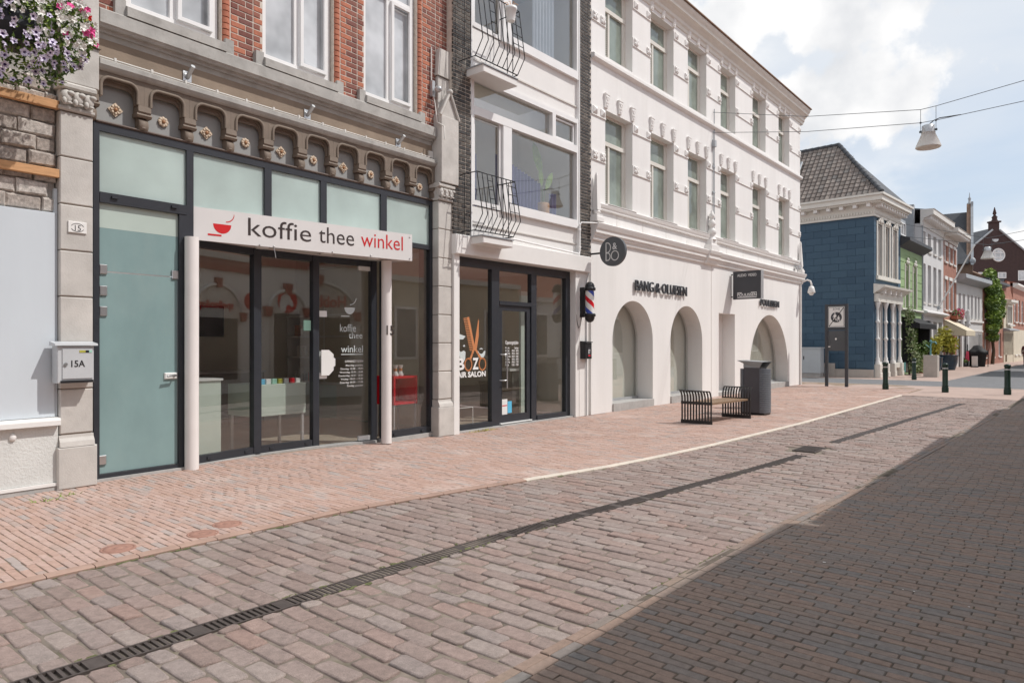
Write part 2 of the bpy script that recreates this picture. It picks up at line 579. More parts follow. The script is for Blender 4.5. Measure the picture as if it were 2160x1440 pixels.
class MB:
    def __init__(self):
        self.v, self.f, self.sm = [], [], []

    def add(self, vs, fs, smooth=False):
        k = len(self.v)
        self.v += [tuple(p) for p in vs]
        self.f += [tuple(i + k for i in f) for f in fs]
        self.sm += [smooth] * len(fs)
        return self

    def box(self, s0, s1, y0, y1, z0, z1):
        return self.add([(s0, y0, z0), (s1, y0, z0), (s1, y1, z0), (s0, y1, z0), (s0, y0, z1), (s1, y0, z1), (s1, y1, z1), (s0, y1, z1)],
                        [(0, 1, 5, 4), (1, 2, 6, 5), (2, 3, 7, 6), (3, 0, 4, 7), (4, 5, 6, 7), (3, 2, 1, 0)])

    def cbox(self, s0, s1, y0, y1, z0, z1, c=.008):
        """box with chamfered street-side edges"""
        k = [(s0 + c, z0 + c), (s1 - c, z0 + c), (s1 - c, z1 - c), (s0 + c, z1 - c)]
        o = [(s0, z0), (s1, z0), (s1, z1), (s0, z1)]
        vs = [(a, y0, b) for a, b in k] + [(a, y0 + c, b) for a, b in o] + [(a, y1, b) for a, b in o]
        fs = [(0, 1, 2, 3)]
        for i in range(4):
            j = (i + 1) % 4
            fs += [(4 + i, 4 + j, j, i), (8 + i, 8 + j, 4 + j, 4 + i)]
        fs.append((11, 10, 9, 8))
        return self.add(vs, fs)

    def prism(self, pts, y0, y1):
        """polygon in (s, z), counter-clockwise seen from the street, extruded from y0 (front) to y1"""
        n = len(pts)
        vs = [(a, y0, b) for a, b in pts] + [(a, y1, b) for a, b in pts]
        fs = [tuple(range(n)), tuple(range(2 * n - 1, n - 1, -1))]
        for i in range(n):
            j = (i + 1) % n
            fs.append((i, n + i, n + j, j))
        return self.add(vs, fs)

    def prof(self, pts, s0, s1, smooth=False):
        """profile in (y, z) run along s"""
        n = len(pts)
        vs = [(s0, a, b) for a, b in pts] + [(s1, a, b) for a, b in pts]
        fs = [tuple(range(n - 1, -1, -1)), tuple(range(n, 2 * n))]
        k = len(fs)
        for i in range(n):
            j = (i + 1) % n
            fs.append((i, j, n + j, n + i))
        self.add(vs, fs)
        if smooth:
            for q in range(len(self.sm) - n, len(self.sm)):
                self.sm[q] = True
        return self

    def profy(self, pts, y0, y1):
        """profile in (s, z) run along y, either winding"""
        return self.prism(pts, y0, y1)

    def tube(self, path, r, n=8, cap=True):
        path = [Vector(p) for p in path]
        rr = r if isinstance(r, (list, tuple)) else [r] * len(path)
        vs, fs = [], []
        prev = None
        for i, p in enumerate(path):
            t = (path[min(i + 1, len(path) - 1)] - path[max(i - 1, 0)]).normalized()
            if prev is None:
                a = t.orthogonal().normalized()
            else:
                a = (prev - t * prev.dot(t))
                a = a.normalized() if a.length > 1e-6 else t.orthogonal().normalized()
            prev = a
            b = t.cross(a)
            for k in range(n):
                th = 2 * math.pi * k / n
                vs.append(p + (a * math.cos(th) + b * math.sin(th)) * rr[i])
        for i in range(len(path) - 1):
            for k in range(n):
                j = (k + 1) % n
                fs.append((i * n + k, i * n + j, (i + 1) * n + j, (i + 1) * n + k))
        self.add(vs, fs, True)
        if cap:
            m = (len(path) - 1) * n
            self.add([vs[k] for k in range(n)], [tuple(range(n - 1, -1, -1))])
            self.add([vs[m + k] for k in range(n)], [tuple(range(n))])
        return self

    def lathe(self, prof, s, y, n=16, z=0):
        """profile (radius, height) turned about a vertical axis"""
        vs, fs = [], []
        for r, h in prof:
            for k in range(n):
                th = 2 * math.pi * k / n
                vs.append((s + r * math.cos(th), y + r * math.sin(th), z + h))
        for i in range(len(prof) - 1):
            for k in range(n):
                j = (k + 1) % n
                fs.append((i * n + k, i * n + j, (i + 1) * n + j, (i + 1) * n + k))
        self.add(vs, fs, True)
        m = (len(prof) - 1) * n
        if prof[0][0] > 1e-4:
            self.add(vs[:n], [tuple(range(n - 1, -1, -1))])
        if prof[-1][0] > 1e-4:
            self.add(vs[m:], [tuple(range(n))])
        return self

    def ball(self, c, r, sq=(1, 1, 1), n=10, m=6):
        pr = [(r * math.sin(math.pi * i / m), -r * math.cos(math.pi * i / m)) for i in range(m + 1)]
        vs, fs = [], []
        for a, h in pr:
            for k in range(n):
                th = 2 * math.pi * k / n
                vs.append((c[0] + a * math.cos(th) * sq[0], c[1] + a * math.sin(th) * sq[1], c[2] + h * sq[2]))
        for i in range(m):
            for k in range(n):
                j = (k + 1) % n
                fs.append((i * n + k, i * n + j, (i + 1) * n + j, (i + 1) * n + k))
        return self.add(vs, fs, True)

    def quad(self, a, b, c, d):
        return self.add([a, b, c, d], [(0, 1, 2, 3)])

    def mesh(self, name, m, o=(0, 0, 0), attr=None):
        me = bpy.data.meshes.new(name)
        me.from_pydata([(a - o[0], b - o[1], c - o[2]) for a, b, c in self.v], [], self.f)
        if any(self.sm):
            me.polygons.foreach_set('use_smooth', self.sm)
        me.materials.append(M[m])
        if attr is not None:
            at = me.attributes.new('rnd', 'FLOAT', 'FACE')
            at.data.foreach_set('value', attr)
        me.update()
        return me

    def build(self, name, m, parent, fix=True, attr=None):
        """one mesh object as a part of parent; coordinates are street-frame coordinates"""
        r = root_of(parent)
        me = self.mesh(name, m, r['_o'], attr)
        if fix and attr is None:
            bm = bmesh.new()
            bm.from_mesh(me)
            bmesh.ops.recalc_face_normals(bm, faces=bm.faces)
            bm.to_mesh(me)
            bm.free()
        ob = bpy.data.objects.new(name, me)
        COL.objects.link(ob)
        ob.parent = parent
        return ob

    def top(self, name, m, fr, at, label=None, cat=None, group=None, kind=None, fix=True, attr=None):
        """one mesh object standing by itself"""
        me = self.mesh(name, m, at, attr)
        if fix and attr is None:
            bm = bmesh.new()
            bm.from_mesh(me)
            bmesh.ops.recalc_face_normals(bm, faces=bm.faces)
            bm.to_mesh(me)
            bm.free()
        ob = bpy.data.objects.new(name, me)
        COL.objects.link(ob)
        ob.location = fr.w(*at)
        ob.rotation_euler = (0, 0, fr.rz)
        ob['_o'] = at
        return tag(ob, label, cat, group, kind)


def inst(me, name, parent, loc, rot=(0, 0, 0), scale=(1, 1, 1)):
    """a piece that shares its mesh with others; loc in street-frame coordinates"""
    o = root_of(parent)['_o']
    ob = bpy.data.objects.new(name, me)
    COL.objects.link(ob)
    ob.parent = parent
    ob.location = (loc[0] - o[0], loc[1] - o[1], loc[2] - o[2])
    ob.rotation_euler = rot
    ob.scale = scale
    return ob


def text_mesh(s, size, ext=.002, bold=0.0, spacing=1.0, align='LEFT', shear=0.0):
    c = bpy.data.curves.new('txt', 'FONT')
    c.body = s
    c.size = size
    c.extrude = ext
    c.offset = bold
    c.space_character = spacing
    c.align_x = align
    c.shear = shear
    c.resolution_u = 3
    o = bpy.data.objects.new('txt', c)
    COL.objects.link(o)
    dg = bpy.context.evaluated_depsgraph_get()
    me = bpy.data.meshes.new_from_object(o.evaluated_get(dg))
    bpy.data.objects.remove(o)
    bpy.data.curves.remove(c)
    return me


def lettering(name, s, m, parent, at, width, height=None, ext=.002, bold=0., face='front', align='LEFT', dirv=None, shear=0.0):
    """flat letters on a surface: 'front' faces the street, 'side' faces down the street, 'back' is a wall across the street.
    width = total run of the line, height = height of the tallest letter; at = lower left corner as read"""
    me = text_mesh(s, 1.0, 0.001, bold, shear=shear)
    xs = [v.co.x for v in me.vertices]
    ys = [v.co.y for v in me.vertices]
    x0, w, y0, h = min(xs), max(xs) - min(xs), min(ys), max(ys) - min(ys)
    kx = width / w
    ky = kx if height is None else height / h
    if dirv is None:
        dirv = {'front': (1, 0), 'side': (0, -1), 'back': (-1, 0)}[face]
    X = Vector((dirv[0], dirv[1], 0)).normalized()
    Z = X.cross(Vector((0, 0, 1)))
    o = root_of(parent)['_o']
    for v in me.vertices:
        a, b, c = (v.co.x - x0) * kx, (v.co.y - y0) * ky, v.co.z / .001 * ext
        p = X * a + Vector((0, 0, b)) + Z * (c + ext)
        v.co = (p.x + at[0] - o[0], p.y + at[1] - o[1], p.z + at[2] - o[2])
    me.materials.clear()
    me.materials.append(M[m])
    ob = bpy.data.objects.new(name, me)
    COL.objects.link(ob)
    ob.parent = parent
    return ob


def arc(cx, cz, rx, rz, a0, a1, n):
    return [(cx + rx * math.cos(R(a0 + (a1 - a0) * i / n)), cz + rz * math.sin(R(a0 + (a1 - a0) * i / n))) for i in range(n + 1)]


def window(parent, s0, s1, z0, z1, yf, fw=.06, depth=.08, bars_v=(), bars_h=(), fm='white_frame', pm='pane_sky', bw=.045, sill=None, name='window', sillm='off_white'):
    """framed window: the frame carries each pane as a piece of its own"""
    f = MB()
    f.box(s0, s0 + fw, yf, yf + depth, z0, z1).box(s1 - fw, s1, yf, yf + depth, z0, z1)
    f.box(s0 + fw, s1 - fw, yf, yf + depth, z0, z0 + fw).box(s0 + fw, s1 - fw, yf, yf + depth, z1 - fw, z1)
    vs = [s0 + fw] + [x for b in bars_v for x in (b - bw / 2, b + bw / 2)] + [s1 - fw]
    hs = [z0 + fw] + [x for b in bars_h for x in (b - bw / 2, b + bw / 2)] + [z1 - fw]
    for b in bars_v:
        f.box(b - bw / 2, b + bw / 2, yf + .01, yf + depth - .01, z0 + fw, z1 - fw)
    for b in bars_h:
        f.box(s0 + fw, s1 - fw, yf + .004, yf + depth - .004, b - bw / 2, b + bw / 2)
    w = f.build(name, fm, parent)
    for i in range(0, len(vs), 2):
        for j in range(0, len(hs), 2):
            MB().box(vs[i] - .004, vs[i + 1] + .004, yf + depth * .55, yf + depth * .55 + .012, hs[j] - .004, hs[j + 1] + .004).build('pane', pm, w)
    if sill:
        d, h = sill
        MB().box(s0 - .05, s1 + .05, yf - d, yf + .02, z0 - h, z0 - .002).build('sill', sillm, w)
    return w


def leafball(c, rad, n, size, rng, flat=.0, bias=None):
    """leaf-sized faces scattered through an uneven volume"""
    mb = MB()
    for _ in range(n):
        while True:
            p = Vector((rng.uniform(-1, 1), rng.uniform(-1, 1), rng.uniform(-1, 1)))
            if p.length < 1:
                break
        p = p * (.55 + .45 * p.length)
        q = Vector((c[0] + p.x * rad[0], c[1] + p.y * rad[1], c[2] + p.z * rad[2]))
        leaf(mb, q, size * rng.uniform(.6, 1.3), rng)
    return mb


def leaf(mb, q, k, rng):
    d = Vector((rng.gauss(0, 1), rng.gauss(0, 1), rng.gauss(0, .8)))
    d = d.normalized() if d.length > .01 else Vector((1, 0, 0))
    u = d.orthogonal().normalized()
    u = (u * math.cos(rng.random() * 6.28) + d.cross(u) * math.sin(rng.random() * 6.28)).normalized()
    w = d.cross(u)
    mb.add([q - u * k, q + w * k * .45 + d * k * .12, q + u * k, q - w * k * .45 + d * k * .12], [(0, 1, 2, 3)])

# ================================================================ coffee shop (frame A)
def segbox(mb, p, q, k0, k1, t, z0, z1, off=0.0):
    """box along the plan line p-q between run k0 and k1 (metres), t thick to both sides"""
    d = Vector((q[0] - p[0], q[1] - p[1], 0)).normalized()
    nrm = Vector((d.y, -d.x, 0))
    c = [Vector((p[0], p[1], 0)) + d * a + nrm * (b + off) for a, b in ((k0, t), (k1, t), (k1, -t), (k0, -t))]
    vs = [(v.x, v.y, z0) for v in c] + [(v.x, v.y, z1) for v in c]
    return mb.add(vs, [(0, 1, 5, 4), (1, 2, 6, 5), (2, 3, 7, 6), (3, 0, 4, 7), (4, 5, 6, 7), (3, 2, 1, 0)])


shop = thing('coffee_shop', 'coffee and tea shop with white canopy sign, frosted panes and red brick storey above', 'shop', FA, (3.3, 8.745, 0))

# --- upper storey: mortar body with each brick laid on it
WIN = [(3.64, 4.85), (5.46, 6.68), (7.28, 8.47)]
PIER = [(3.32, 3.64), (4.85, 5.46), (6.68, 7.28), (8.47, 9.28)]
wb = MB()
for a, b in PIER:
    wb.box(a, b, 8.629, 9.0, 5.42, 9.2)
wb.box(3.32, 9.28, 8.634, 9.0, 9.2, 10.6)
wb.box(3.32, 9.28, 8.80, 9.0, 4.2, 5.42)
upper = wb.build('wall', 'mortar_pale', shop)
BH = .083


def brick_mesh(name, w, h, d, m, c=.006):
    return MB().cbox(-w / 2, w / 2, 0, d, -h / 2, h / 2, c).mesh(name, m)


st = brick_mesh('brick', .212, .070, .05, 'brick_red')
hd = brick_mesh('brick', .100, .070, .05, 'brick_red')
so = brick_mesh('brick', .212, .070, .05, 'brick_orange')
ho = brick_mesh('brick', .100, .070, .05, 'brick_orange')
rl = MB().tube([(0, 0, -.035), (0, 0, .035)], .062, 14).mesh('brick', 'brick_orange')
rng = random.Random(3)
for a, b in PIER[1:] + [PIER[0]]:
    if a > 3.5:
        for k in range(30):                          # rounded jamb bricks beside the window
            z = 5.47 + BH * (k + .5)
            if z < 8.0:
                inst(rl, 'brick', upper, (a + .062, 8.655, z))
        x0 = a + .13
    else:
        x0 = a
    for k in range(32):
        z = 5.47 + BH * (k + .5)
        if z > (6.6 if b < 4 else 6.9 if b < 5.6 else 7.6 if b < 7.4 else 8.2):
            continue
        x = x0 + .004
        row = [.212, .100] if k % 2 else [.100, .212]
        i = 0
        while x < b - .03:
            w = min(row[i % 2], b - x - .004)
            edge = (x < x0 + .05 and a > 3.5) or (x + w > b - .03 and b < 9)
            if w > .06:
                base = (so if w > .15 else ho) if edge and rng.random() < .8 else (st if w > .15 else hd)
                inst(base, 'brick', upper, (x + w / 2, 8.622 + rng.uniform(-.002, .002), z), scale=(w / (.212 if w > .15 else .1), 1, 1))
            x += w + .012
            i += 1
# --- three upper windows, the right-hand sashes tilted open
for n, (a, b) in enumerate(WIN):
    w = window(shop, a + .02, b - .02, 5.64, 8.6, 8.70, .075, .09, ((a + b) / 2,), (7.45,), 'white_frame', 'pane_sky', .075)
    sl = MB().prof([(8.72, 5.635), (8.56, 5.60), (8.52, 5.58), (8.52, 5.47), (8.72, 5.47)], a - .02, b + .02)
    sl.box(a - .14, a - .021, 8.56, 8.72, 5.45, 5.66).box(b + .021, b + .14, 8.56, 8.72, 5.45, 5.66)
    sl.build('sill', 'cornice_stone', shop)
    sash = MB()
    m0 = (a + b) / 2 + .04
    for z0, z1, dy in ((5.72, 7.40, .0),):
        p = [(m0, 8.66), (b - .10, 8.66)]
        sash.box(m0, m0 + .05, 8.655, 8.70, z0, z1).box(b - .15, b - .10, 8.655, 8.70, z0, z1)
        sash.box(m0 + .05, b - .15, 8.655, 8.70, z0, z0 + .05).box(m0 + .05, b - .15, 8.655, 8.70, z1 - .05, z1)
    sash.build('sash', 'white_frame', w)
# --- cornice, frieze, ledge
MB().prof([(8.80, 5.49), (8.56, 5.475), (8.525, 5.45), (8.525, 5.30), (8.545, 5.285), (8.56, 5.26), (8.60, 5.26), (8.615, 5.22), (8.64, 5.22), (8.66, 5.16), (8.80, 5.16)], 3.325, 8.86).build('cornice', 'cornice_stone', shop)
MB().box(3.33, 8.87, 8.66, 8.84, 4.80, 5.16).build('frieze', 'frieze_render', shop)
MB().prof([(8.80, 4.915), (8.56, 4.895), (8.525, 4.875), (8.525, 4.82), (8.55, 4.785), (8.58, 4.765), (8.80, 4.765)], 3.325, 8.89).build('ledge', 'cornice_stone', shop)
cb = MB().tube([(3.33, 8.60, 4.925), (8.75, 8.60, 4.925)], .011, 8)
for k in range(13):
    cb.box(3.5 + k * .42, 3.525 + k * .42, 8.582, 8.62, 4.91, 4.95)
cb.build('conduit', 'off_white', shop)
for s in (4.40, 6.22, 8.05):
    sp = thing('spotlight_bracket', ['stub of a steel lamp bracket on brown frieze, nearest the flower basket', 'stub of a steel lamp bracket on brown frieze, above the canopy sign centre',
                                     'stub of a steel lamp bracket on brown frieze, nearest the stone finial'][(4.4, 6.22, 8.05).index(s)], 'bracket', FA, (s, 8.66, 5.0), 'lamp brackets on the frieze')
    MB().box(s - .055, s + .055, 8.648, 8.659, 4.96, 5.09).build('plate', 'steel', sp)
    MB().tube([(s, 8.65, 5.01), (s, 8.50, 5.12)], .027, 12).build('tube', 'aluminium', sp)
# --- blind arcade: ten bays
C0, CP = 3.279, .5615
for k in range(10):
    c = C0 + CP * (k + .5)
    a, b = c - CP / 2, c + CP / 2
    inner = [(c + .205, 4.47)] + arc(c + .105, 4.60, .10, .105, 0, 90, 6) + arc(c - .105, 4.60, .10, .105, 90, 180, 6) + [(c - .205, 4.47)]
    out = [(a + .001, 4.47), (a + .001, 4.765), (b - .001, 4.765), (b - .001, 4.47)]
    ap = MB()
    poly = out + inner
    ap.prism(list(reversed(poly)), 8.592, 8.625)
    ar = ap.build('arch', 'brown_stone', shop)
    MB().tube([(x, 8.588, z) for x, z in inner], .020, 8).build('roll_moulding', 'brown_stone', ar)
    in2 = [(c + (x - c) * .90, 4.47 if i in (0, len(inner) - 1) else z - .025) for i, (x, z) in enumerate(inner)]
    MB().prism(list(reversed([(a + .003, 4.46), (a + .003, 4.75), (b - .003, 4.75), (b - .003, 4.46)] + in2)), 8.626, 8.655).build('inner_arch', 'brown_stone', ar)
    in3 = [(c + (x - c) * .95, 4.47 if i in (0, len(inner) - 1) else z - .075) for i, (x, z) in enumerate(inner)]
    MB().prism(list(reversed([(a + .005, 4.45), (a + .005, 4.74), (b - .005, 4.74), (b - .005, 4.45)] + in3)), 8.656, 8.69).build('inner_arch', 'brown_stone', ar)
    pn = MB().box(a + .002, b - .002, 8.72, 8.79, 4.19, 4.764).build('panel', 'grey_panel', shop)
    ro = MB()
    zc = 4.38
    if k % 2 == 0:
        ro.prism([(c - .085, zc), (c, zc - .085), (c + .085, zc), (c, zc + .085)], 8.70, 8.719)
        for q in range(8):
            th = q * math.pi / 4
            ro.ball((c + .045 * math.cos(th), 8.697, zc + .045 * math.sin(th)), .018, (1, .6, 1), 6, 4)
    else:
        for q in range(8):
            th = q * math.pi / 4
            ro.ball((c + .042 * math.cos(th), 8.705, zc + .042 * math.sin(th)), .026, (1, .6, 1), 8, 5)
        ro.prism(arc(c, zc, .045, .045, 0, 345, 15), 8.700, 8.719)
    rr = ro.build('rosette', 'rosette', shop)
    MB().ball((c, 8.692, zc), .022, (1, 1, 1), 8, 6).build('boss', 'rosette_boss', rr)
for k in range(11):
    c = C0 + CP * k
    w = .075 if 0 < k < 10 else .05
    co = MB().prof([(8.715, 4.47), (8.575, 4.47), (8.57, 4.40), (8.585, 4.385), (8.715, 4.385)], c - w, c + w)
    co.prof([(8.715, 4.383), (8.585, 4.383), (8.575, 4.36), (8.595, 4.335), (8.715, 4.335)], c - w - .012, c + w + .012)
    pf = [(8.715, 4.332)] + [(8.655 - .062 * math.sin(R(q)), 4.25 + .08 * math.cos(R(q))) for q in range(0, 181, 20)] + [(8.715, 4.205)]
    co.prof(pf, c - w * .72, c + w * .72, True)
    co.ball((c, 8.64, 4.215), w * .72, (1, .9, .5), 10, 5)
    co.build('corbel', 'brown_stone', shop)
MB().prof([(8.79, 4.20), (8.625, 4.196), (8.615, 4.18), (8.625, 4.165), (8.79, 4.165)], 3.32, 8.96).build('rusted_sill', 'iron_rust', shop)


# --- stone piers, each block its own piece
def pier(s0, s1, yf, z0, left):
    p = MB().box(s0 + .015, s1 - .015, yf + .012, 9.0, z0, 5.6).build('pier', 'brown_stone', shop)
    jn = [.60, 1.10, 1.61, 2.12, 2.63, 3.14, 3.66, 4.16]
    MB().cbox(s0 - .035, s1 + .03, yf - .045, yf + .25, z0, .46, .012).build('stone_block', 'bluestone', p)
    MB().prof([(yf + .2, .462), (yf - .043, .462), (yf - .03, .52), (yf - .004, .56), (yf, .592), (yf + .2, .592)], s0 - .01, s1 + .005).build('stone_block', 'bluestone', p)
    for a, b in zip(jn, jn[1:]):
        MB().cbox(s0, s1, yf, yf + .25, a + .006, b - .006, .010).build('stone_block', 'bluestone', p)
    # carved leaf capital
    cp = MB().prof([(yf + .2, 4.17), (yf - .01, 4.17), (yf - .03, 4.185), (yf - .03, 4.21), (yf + .2, 4.21)], s0 - .02, s1 + .01)
    cp.prof([(yf + .2, 4.40), (yf - .02, 4.40), (yf - .055, 4.42), (yf - .055, 4.455), (yf - .02, 4.48), (yf + .2, 4.48)], s0 - .03, s1 + .02)
    cp.box(s0, s1, yf, yf + .2, 4.211, 4.399)
    n = 3
    for i in range(n):
        x = s0 + (s1 - s0) * (i + .5) / n
        cp.ball((x, yf - .01, 4.315), .062, (1.0, .95, 1.35), 10, 7)
        cp.ball((x + .035, yf - .055, 4.355), .034, (1.2, .9, .8), 8, 6)
        cp.ball((x - .03, yf - .05, 4.26), .032, (.8, .9, 1.3), 8, 6)
        cp.ball((x + .02, yf - .06, 4.245), .022, (1.3, .8, .7), 8, 5)
    cp.build('capital', 'bluestone', p)
    return p


pl = pier(2.905, 3.235, 8.49, 0, True)
for a, b in ((4.49, 4.95), (4.96, 5.9), (5.91, 6.8)):
    MB().cbox(2.93, 3.30, 8.49, 8.7, a, b, .008).build('stone_block', 'bluestone', pl)
MB().box(2.925, 3.315, 8.465, 8.7, 4.952, 4.958).build('stone_joint', 'brown_stone', pl)
pr = pier(8.87, 9.235, 8.49, G, False)
MB().cbox(8.88, 9.335, 8.42, 8.8, 4.49, 5.68, .008).build('stone_block', 'bluestone', pr)
gb = MB().prism([(8.88, 5.682), (9.335, 5.682), (9.11, 6.12)], 8.45, 8.75)
gb.tube([(8.86, 8.43, 5.68), (9.11, 8.43, 6.14)], .028, 6).tube([(9.35, 8.43, 5.68), (9.11, 8.43, 6.14)], .028, 6)
gb.ball((9.11, 8.43, 6.15), .055, (1, 1, 1), 8, 6)
gb.build('gablet', 'bluestone', pr)
MB().cbox(8.93, 9.27, 8.56, 8.8, 5.70, 6.42, .01).build('stone_block', 'bluestone', pr)
MB().prism([(8.90, 6.43), (9.30, 6.43), (9.25, 6.92), (8.95, 6.92)], 8.53, 8.8).build('stone_block', 'bluestone', pr)

# --- shopfront metalwork
f = MB()
f.box(3.30, 3.36, 8.635, 8.735, 0.0, 4.163)                     # left jamb
f.box(3.36, 8.96, 8.635, 8.735, 4.075, 4.163)                   # head
f.box(4.29, 4.385, 8.635, 8.735, 0.0, 3.24)                     # door post
f.box(4.385, 4.475, 8.635, 8.735, 2.97, 4.074)
for a, b in ((5.50, 5.61), (6.45, 6.56), (7.65, 7.78)):
    f.box(a, b, 8.635, 8.735, 2.97, 4.074)
f.box(8.80, 8.96, 8.635, 8.735, 0.03, 4.074)
f.box(3.361, 4.384, 8.628, 8.735, 3.245, 3.365)                 # transom over the door
f.box(7.781, 8.799, 8.632, 8.735, 3.28, 3.36)
f.box(7.70, 8.799, 8.632, 8.735, 0.015, 0.125)
f.box(7.70, 7.78, 8.632, 8.735, 0.126, 3.279)
f.box(3.361, 4.289, 8.64, 8.735, 0.03, 0.075)
for s, z in ((3.52, 3.34), (4.22, 3.34)):
    f.box(s - .035, s + .035, 8.605, 8.627, z - .035, z - .005)
for s, z in ((7.95, .06), (8.6, .06)):
    f.box(s - .03, s + .03, 8.612, 8.631, z - .015, z + .02)
frame = f.build('shopfront_frame', 'anthracite', shop)
for a, b, z0, z1 in ((3.36, 4.386, 3.365, 4.075), (4.475, 5.50, 2.97, 4.075), (5.61, 6.45, 2.97, 4.075), (6.56, 7.65, 2.97, 4.075), (7.78, 8.80, 3.36, 4.075)):
    MB().box(a - .003, b + .003, 8.668, 8.69, z0 - .003, z1 + .003).build('frosted_pane', 'frosted_transom', frame)
MB().box(7.78, 8.80, 8.675, 8.683, .123, 3.282).build('window_pane', 'shop_glass', frame)
MB().box(3.30, 4.40, 8.60, 8.80, -.02, .028).build('threshold', 'concrete', shop)
MB().box(7.70, 8.97, 8.60, 8.80, -.06, .013).build('threshold', 'concrete', shop)
# frosted side door
dr = MB().box(3.375, 4.282, 8.672, 8.690, .082, 2.435).build('frosted_door', 'frosted', shop)
dr['label'] = 'tall frosted green glass door beside the mailbox'
MB().box(3.362, 4.289, 8.674, 8.690, 2.452, 2.955).build('overlight', 'frosted', dr)
MB().box(3.362, 4.289, 8.674, 8.690, 2.956, 3.244).build('overlight', 'frosted_lit_band', dr)  # bright band over the door, its light put into the pane colour
for s, z in ((3.41, 2.47), (3.41, 2.22), (3.41, 1.98), (3.40, .24), (4.25, 2.47)):
    MB().cbox(s - .042, s + .042, 8.650, 8.700, z - .055, z + .055, .006).build('hinge', 'steel', dr)
hdl = MB().cbox(4.115, 4.275, 8.648, 8.70, 1.155, 1.235, .01)
hdl.build('handle_plate', 'white_plastic', dr)
MB().tube([(4.235, 8.65, 1.20), (4.235, 8.60, 1.20), (4.12, 8.595, 1.195)], .013, 8).build('handle', 'steel', dr)
# entrance glazing behind the canopy, on a shallow bow
E0, E1, E2, E3 = (4.50, 8.83), (5.56, 8.965), (6.56, 8.945), (7.62, 8.78)
e = MB()
L1, L2, L3 = math.dist(E0, E1), math.dist(E1, E2), math.dist(E2, E3)
segbox(e, E0, E1, 0, .085, .045, .0, 2.97)
segbox(e, E0, E1, L1 - .065, L1 + .065, .05, .0, 2.97)
segbox(e, E1, E2, L2 - .055, L2 + .055, .05, .0, 2.97)
segbox(e, E2, E3, L3 - .075, L3 + .03, .05, -.02, 2.97)
for P_, Q_, L_ in ((E0, E1, L1), (E1, E2, L2)):
    segbox(e, P_, Q_, .086 if P_ is E0 else .066, L_ - .066, .042, .015, .115)
    segbox(e, P_, Q_, .086 if P_ is E0 else .066, L_ - .066, .042, 2.875, 2.968)
segbox(e, E2, E3, .056, L3 - .076, .042, 2.875, 2.968)
for P_, Q_, L_, k in ((E0, E1, L1, (.25, .85)), (E1, E2, L2, (.2, .8))):
    for q in k:
        segbox(e, P_, Q_, q, q + .06, .055, .05, .085)
ent = e.build('entrance_frame', 'anthracite', shop)
for P_, Q_, a, b in ((E0, E1, .085, L1 - .065), (E1, E2, .065, L2 - .055)):
    g_ = MB()
    segbox(g_, P_, Q_, a - .004, b + .004, .004, .113, 2.877)
    g_.build('window_pane', 'shop_glass', ent)
    t_ = MB()
    segbox(t_, P_, Q_, -.05, math.dist(P_, Q_) + .03, .10, -.03, .013)
    t_.build('threshold', 'concrete', shop)
t_ = MB()
segbox(t_, E2, E3, .03, L3, .10, -.05, .0)
t_.build('threshold', 'concrete', shop)
g_ = MB()
segbox(g_, E2, E3, .06, L3 - .08, .005, .012, 2.87)
gd = g_.build('glass_door', 'door_glass', shop)
for a_, b_, c_, d_, t__, o__ in ((L3 - .30, L3 - .082, .012, .085, .022, 0), (L3 - .30, L3 - .082, 2.80, 2.87, .022, 0), (.062, .20, 1.05, 1.145, .014, .012), (.062, .20, 2.02, 2.115, .014, .012)):
    pf = MB()
    segbox(pf, E2, E3, a_, b_, t__, c_, d_, o__)
    pf.build('patch_fitting', 'white_plastic', gd)


def on_seg(P_, Q_, k, off, z):
    d = Vector((Q_[0] - P_[0], Q_[1] - P_[1], 0)).normalized()
    n_ = Vector((d.y, -d.x, 0))
    v = Vector((P_[0], P_[1], 0)) + d * k + n_ * off
    return (v.x, v.y, z)


# cup-shaped white push handles, one each side of the glass
for off, z, nm in ((.045, 1.30, 'cup_handle'), (-.05, 1.30, 'cup_handle')):
    h = MB()
    pts = [(.09, -.20), (.22, -.20), (.30, -.12), (.30, -.07), (.33, -.05), (.33, .06), (.30, .08), (.30, .13), (.22, .20), (.09, .20)]
    if off < 0:
        pts = [(x - .02, y * .9) for x, y in pts]
    for a, b in ((0, 0),):
        fr_ = [on_seg(E2, E3, x, off + .012, z + y) for x, y in pts]
        bk_ = [on_seg(E2, E3, x, off - .012, z + y) for x, y in pts]
        n_ = len(pts)
        h.add(fr_ + bk_, [tuple(range(n_)), tuple(range(2 * n_ - 1, n_ - 1, -1))] + [(i, (i + 1) % n_, n_ + (i + 1) % n_, n_ + i) for i in range(n_)])
    h.tube([on_seg(E2, E3, .12, 0, z + .1), on_seg(E2, E3, .12, off, z + .1)], .012, 6)
    h.build(nm, 'white_plastic', gd)
dv = (E3[0] - E2[0], E3[1] - E2[1])


def door_text(s, k, z, w, h, m='vinyl_grey', bold=.0):
    lettering('lettering', s, m, gd, on_seg(E2, E3, k, .007, z), w, h, .0008, bold, dirv=dv)


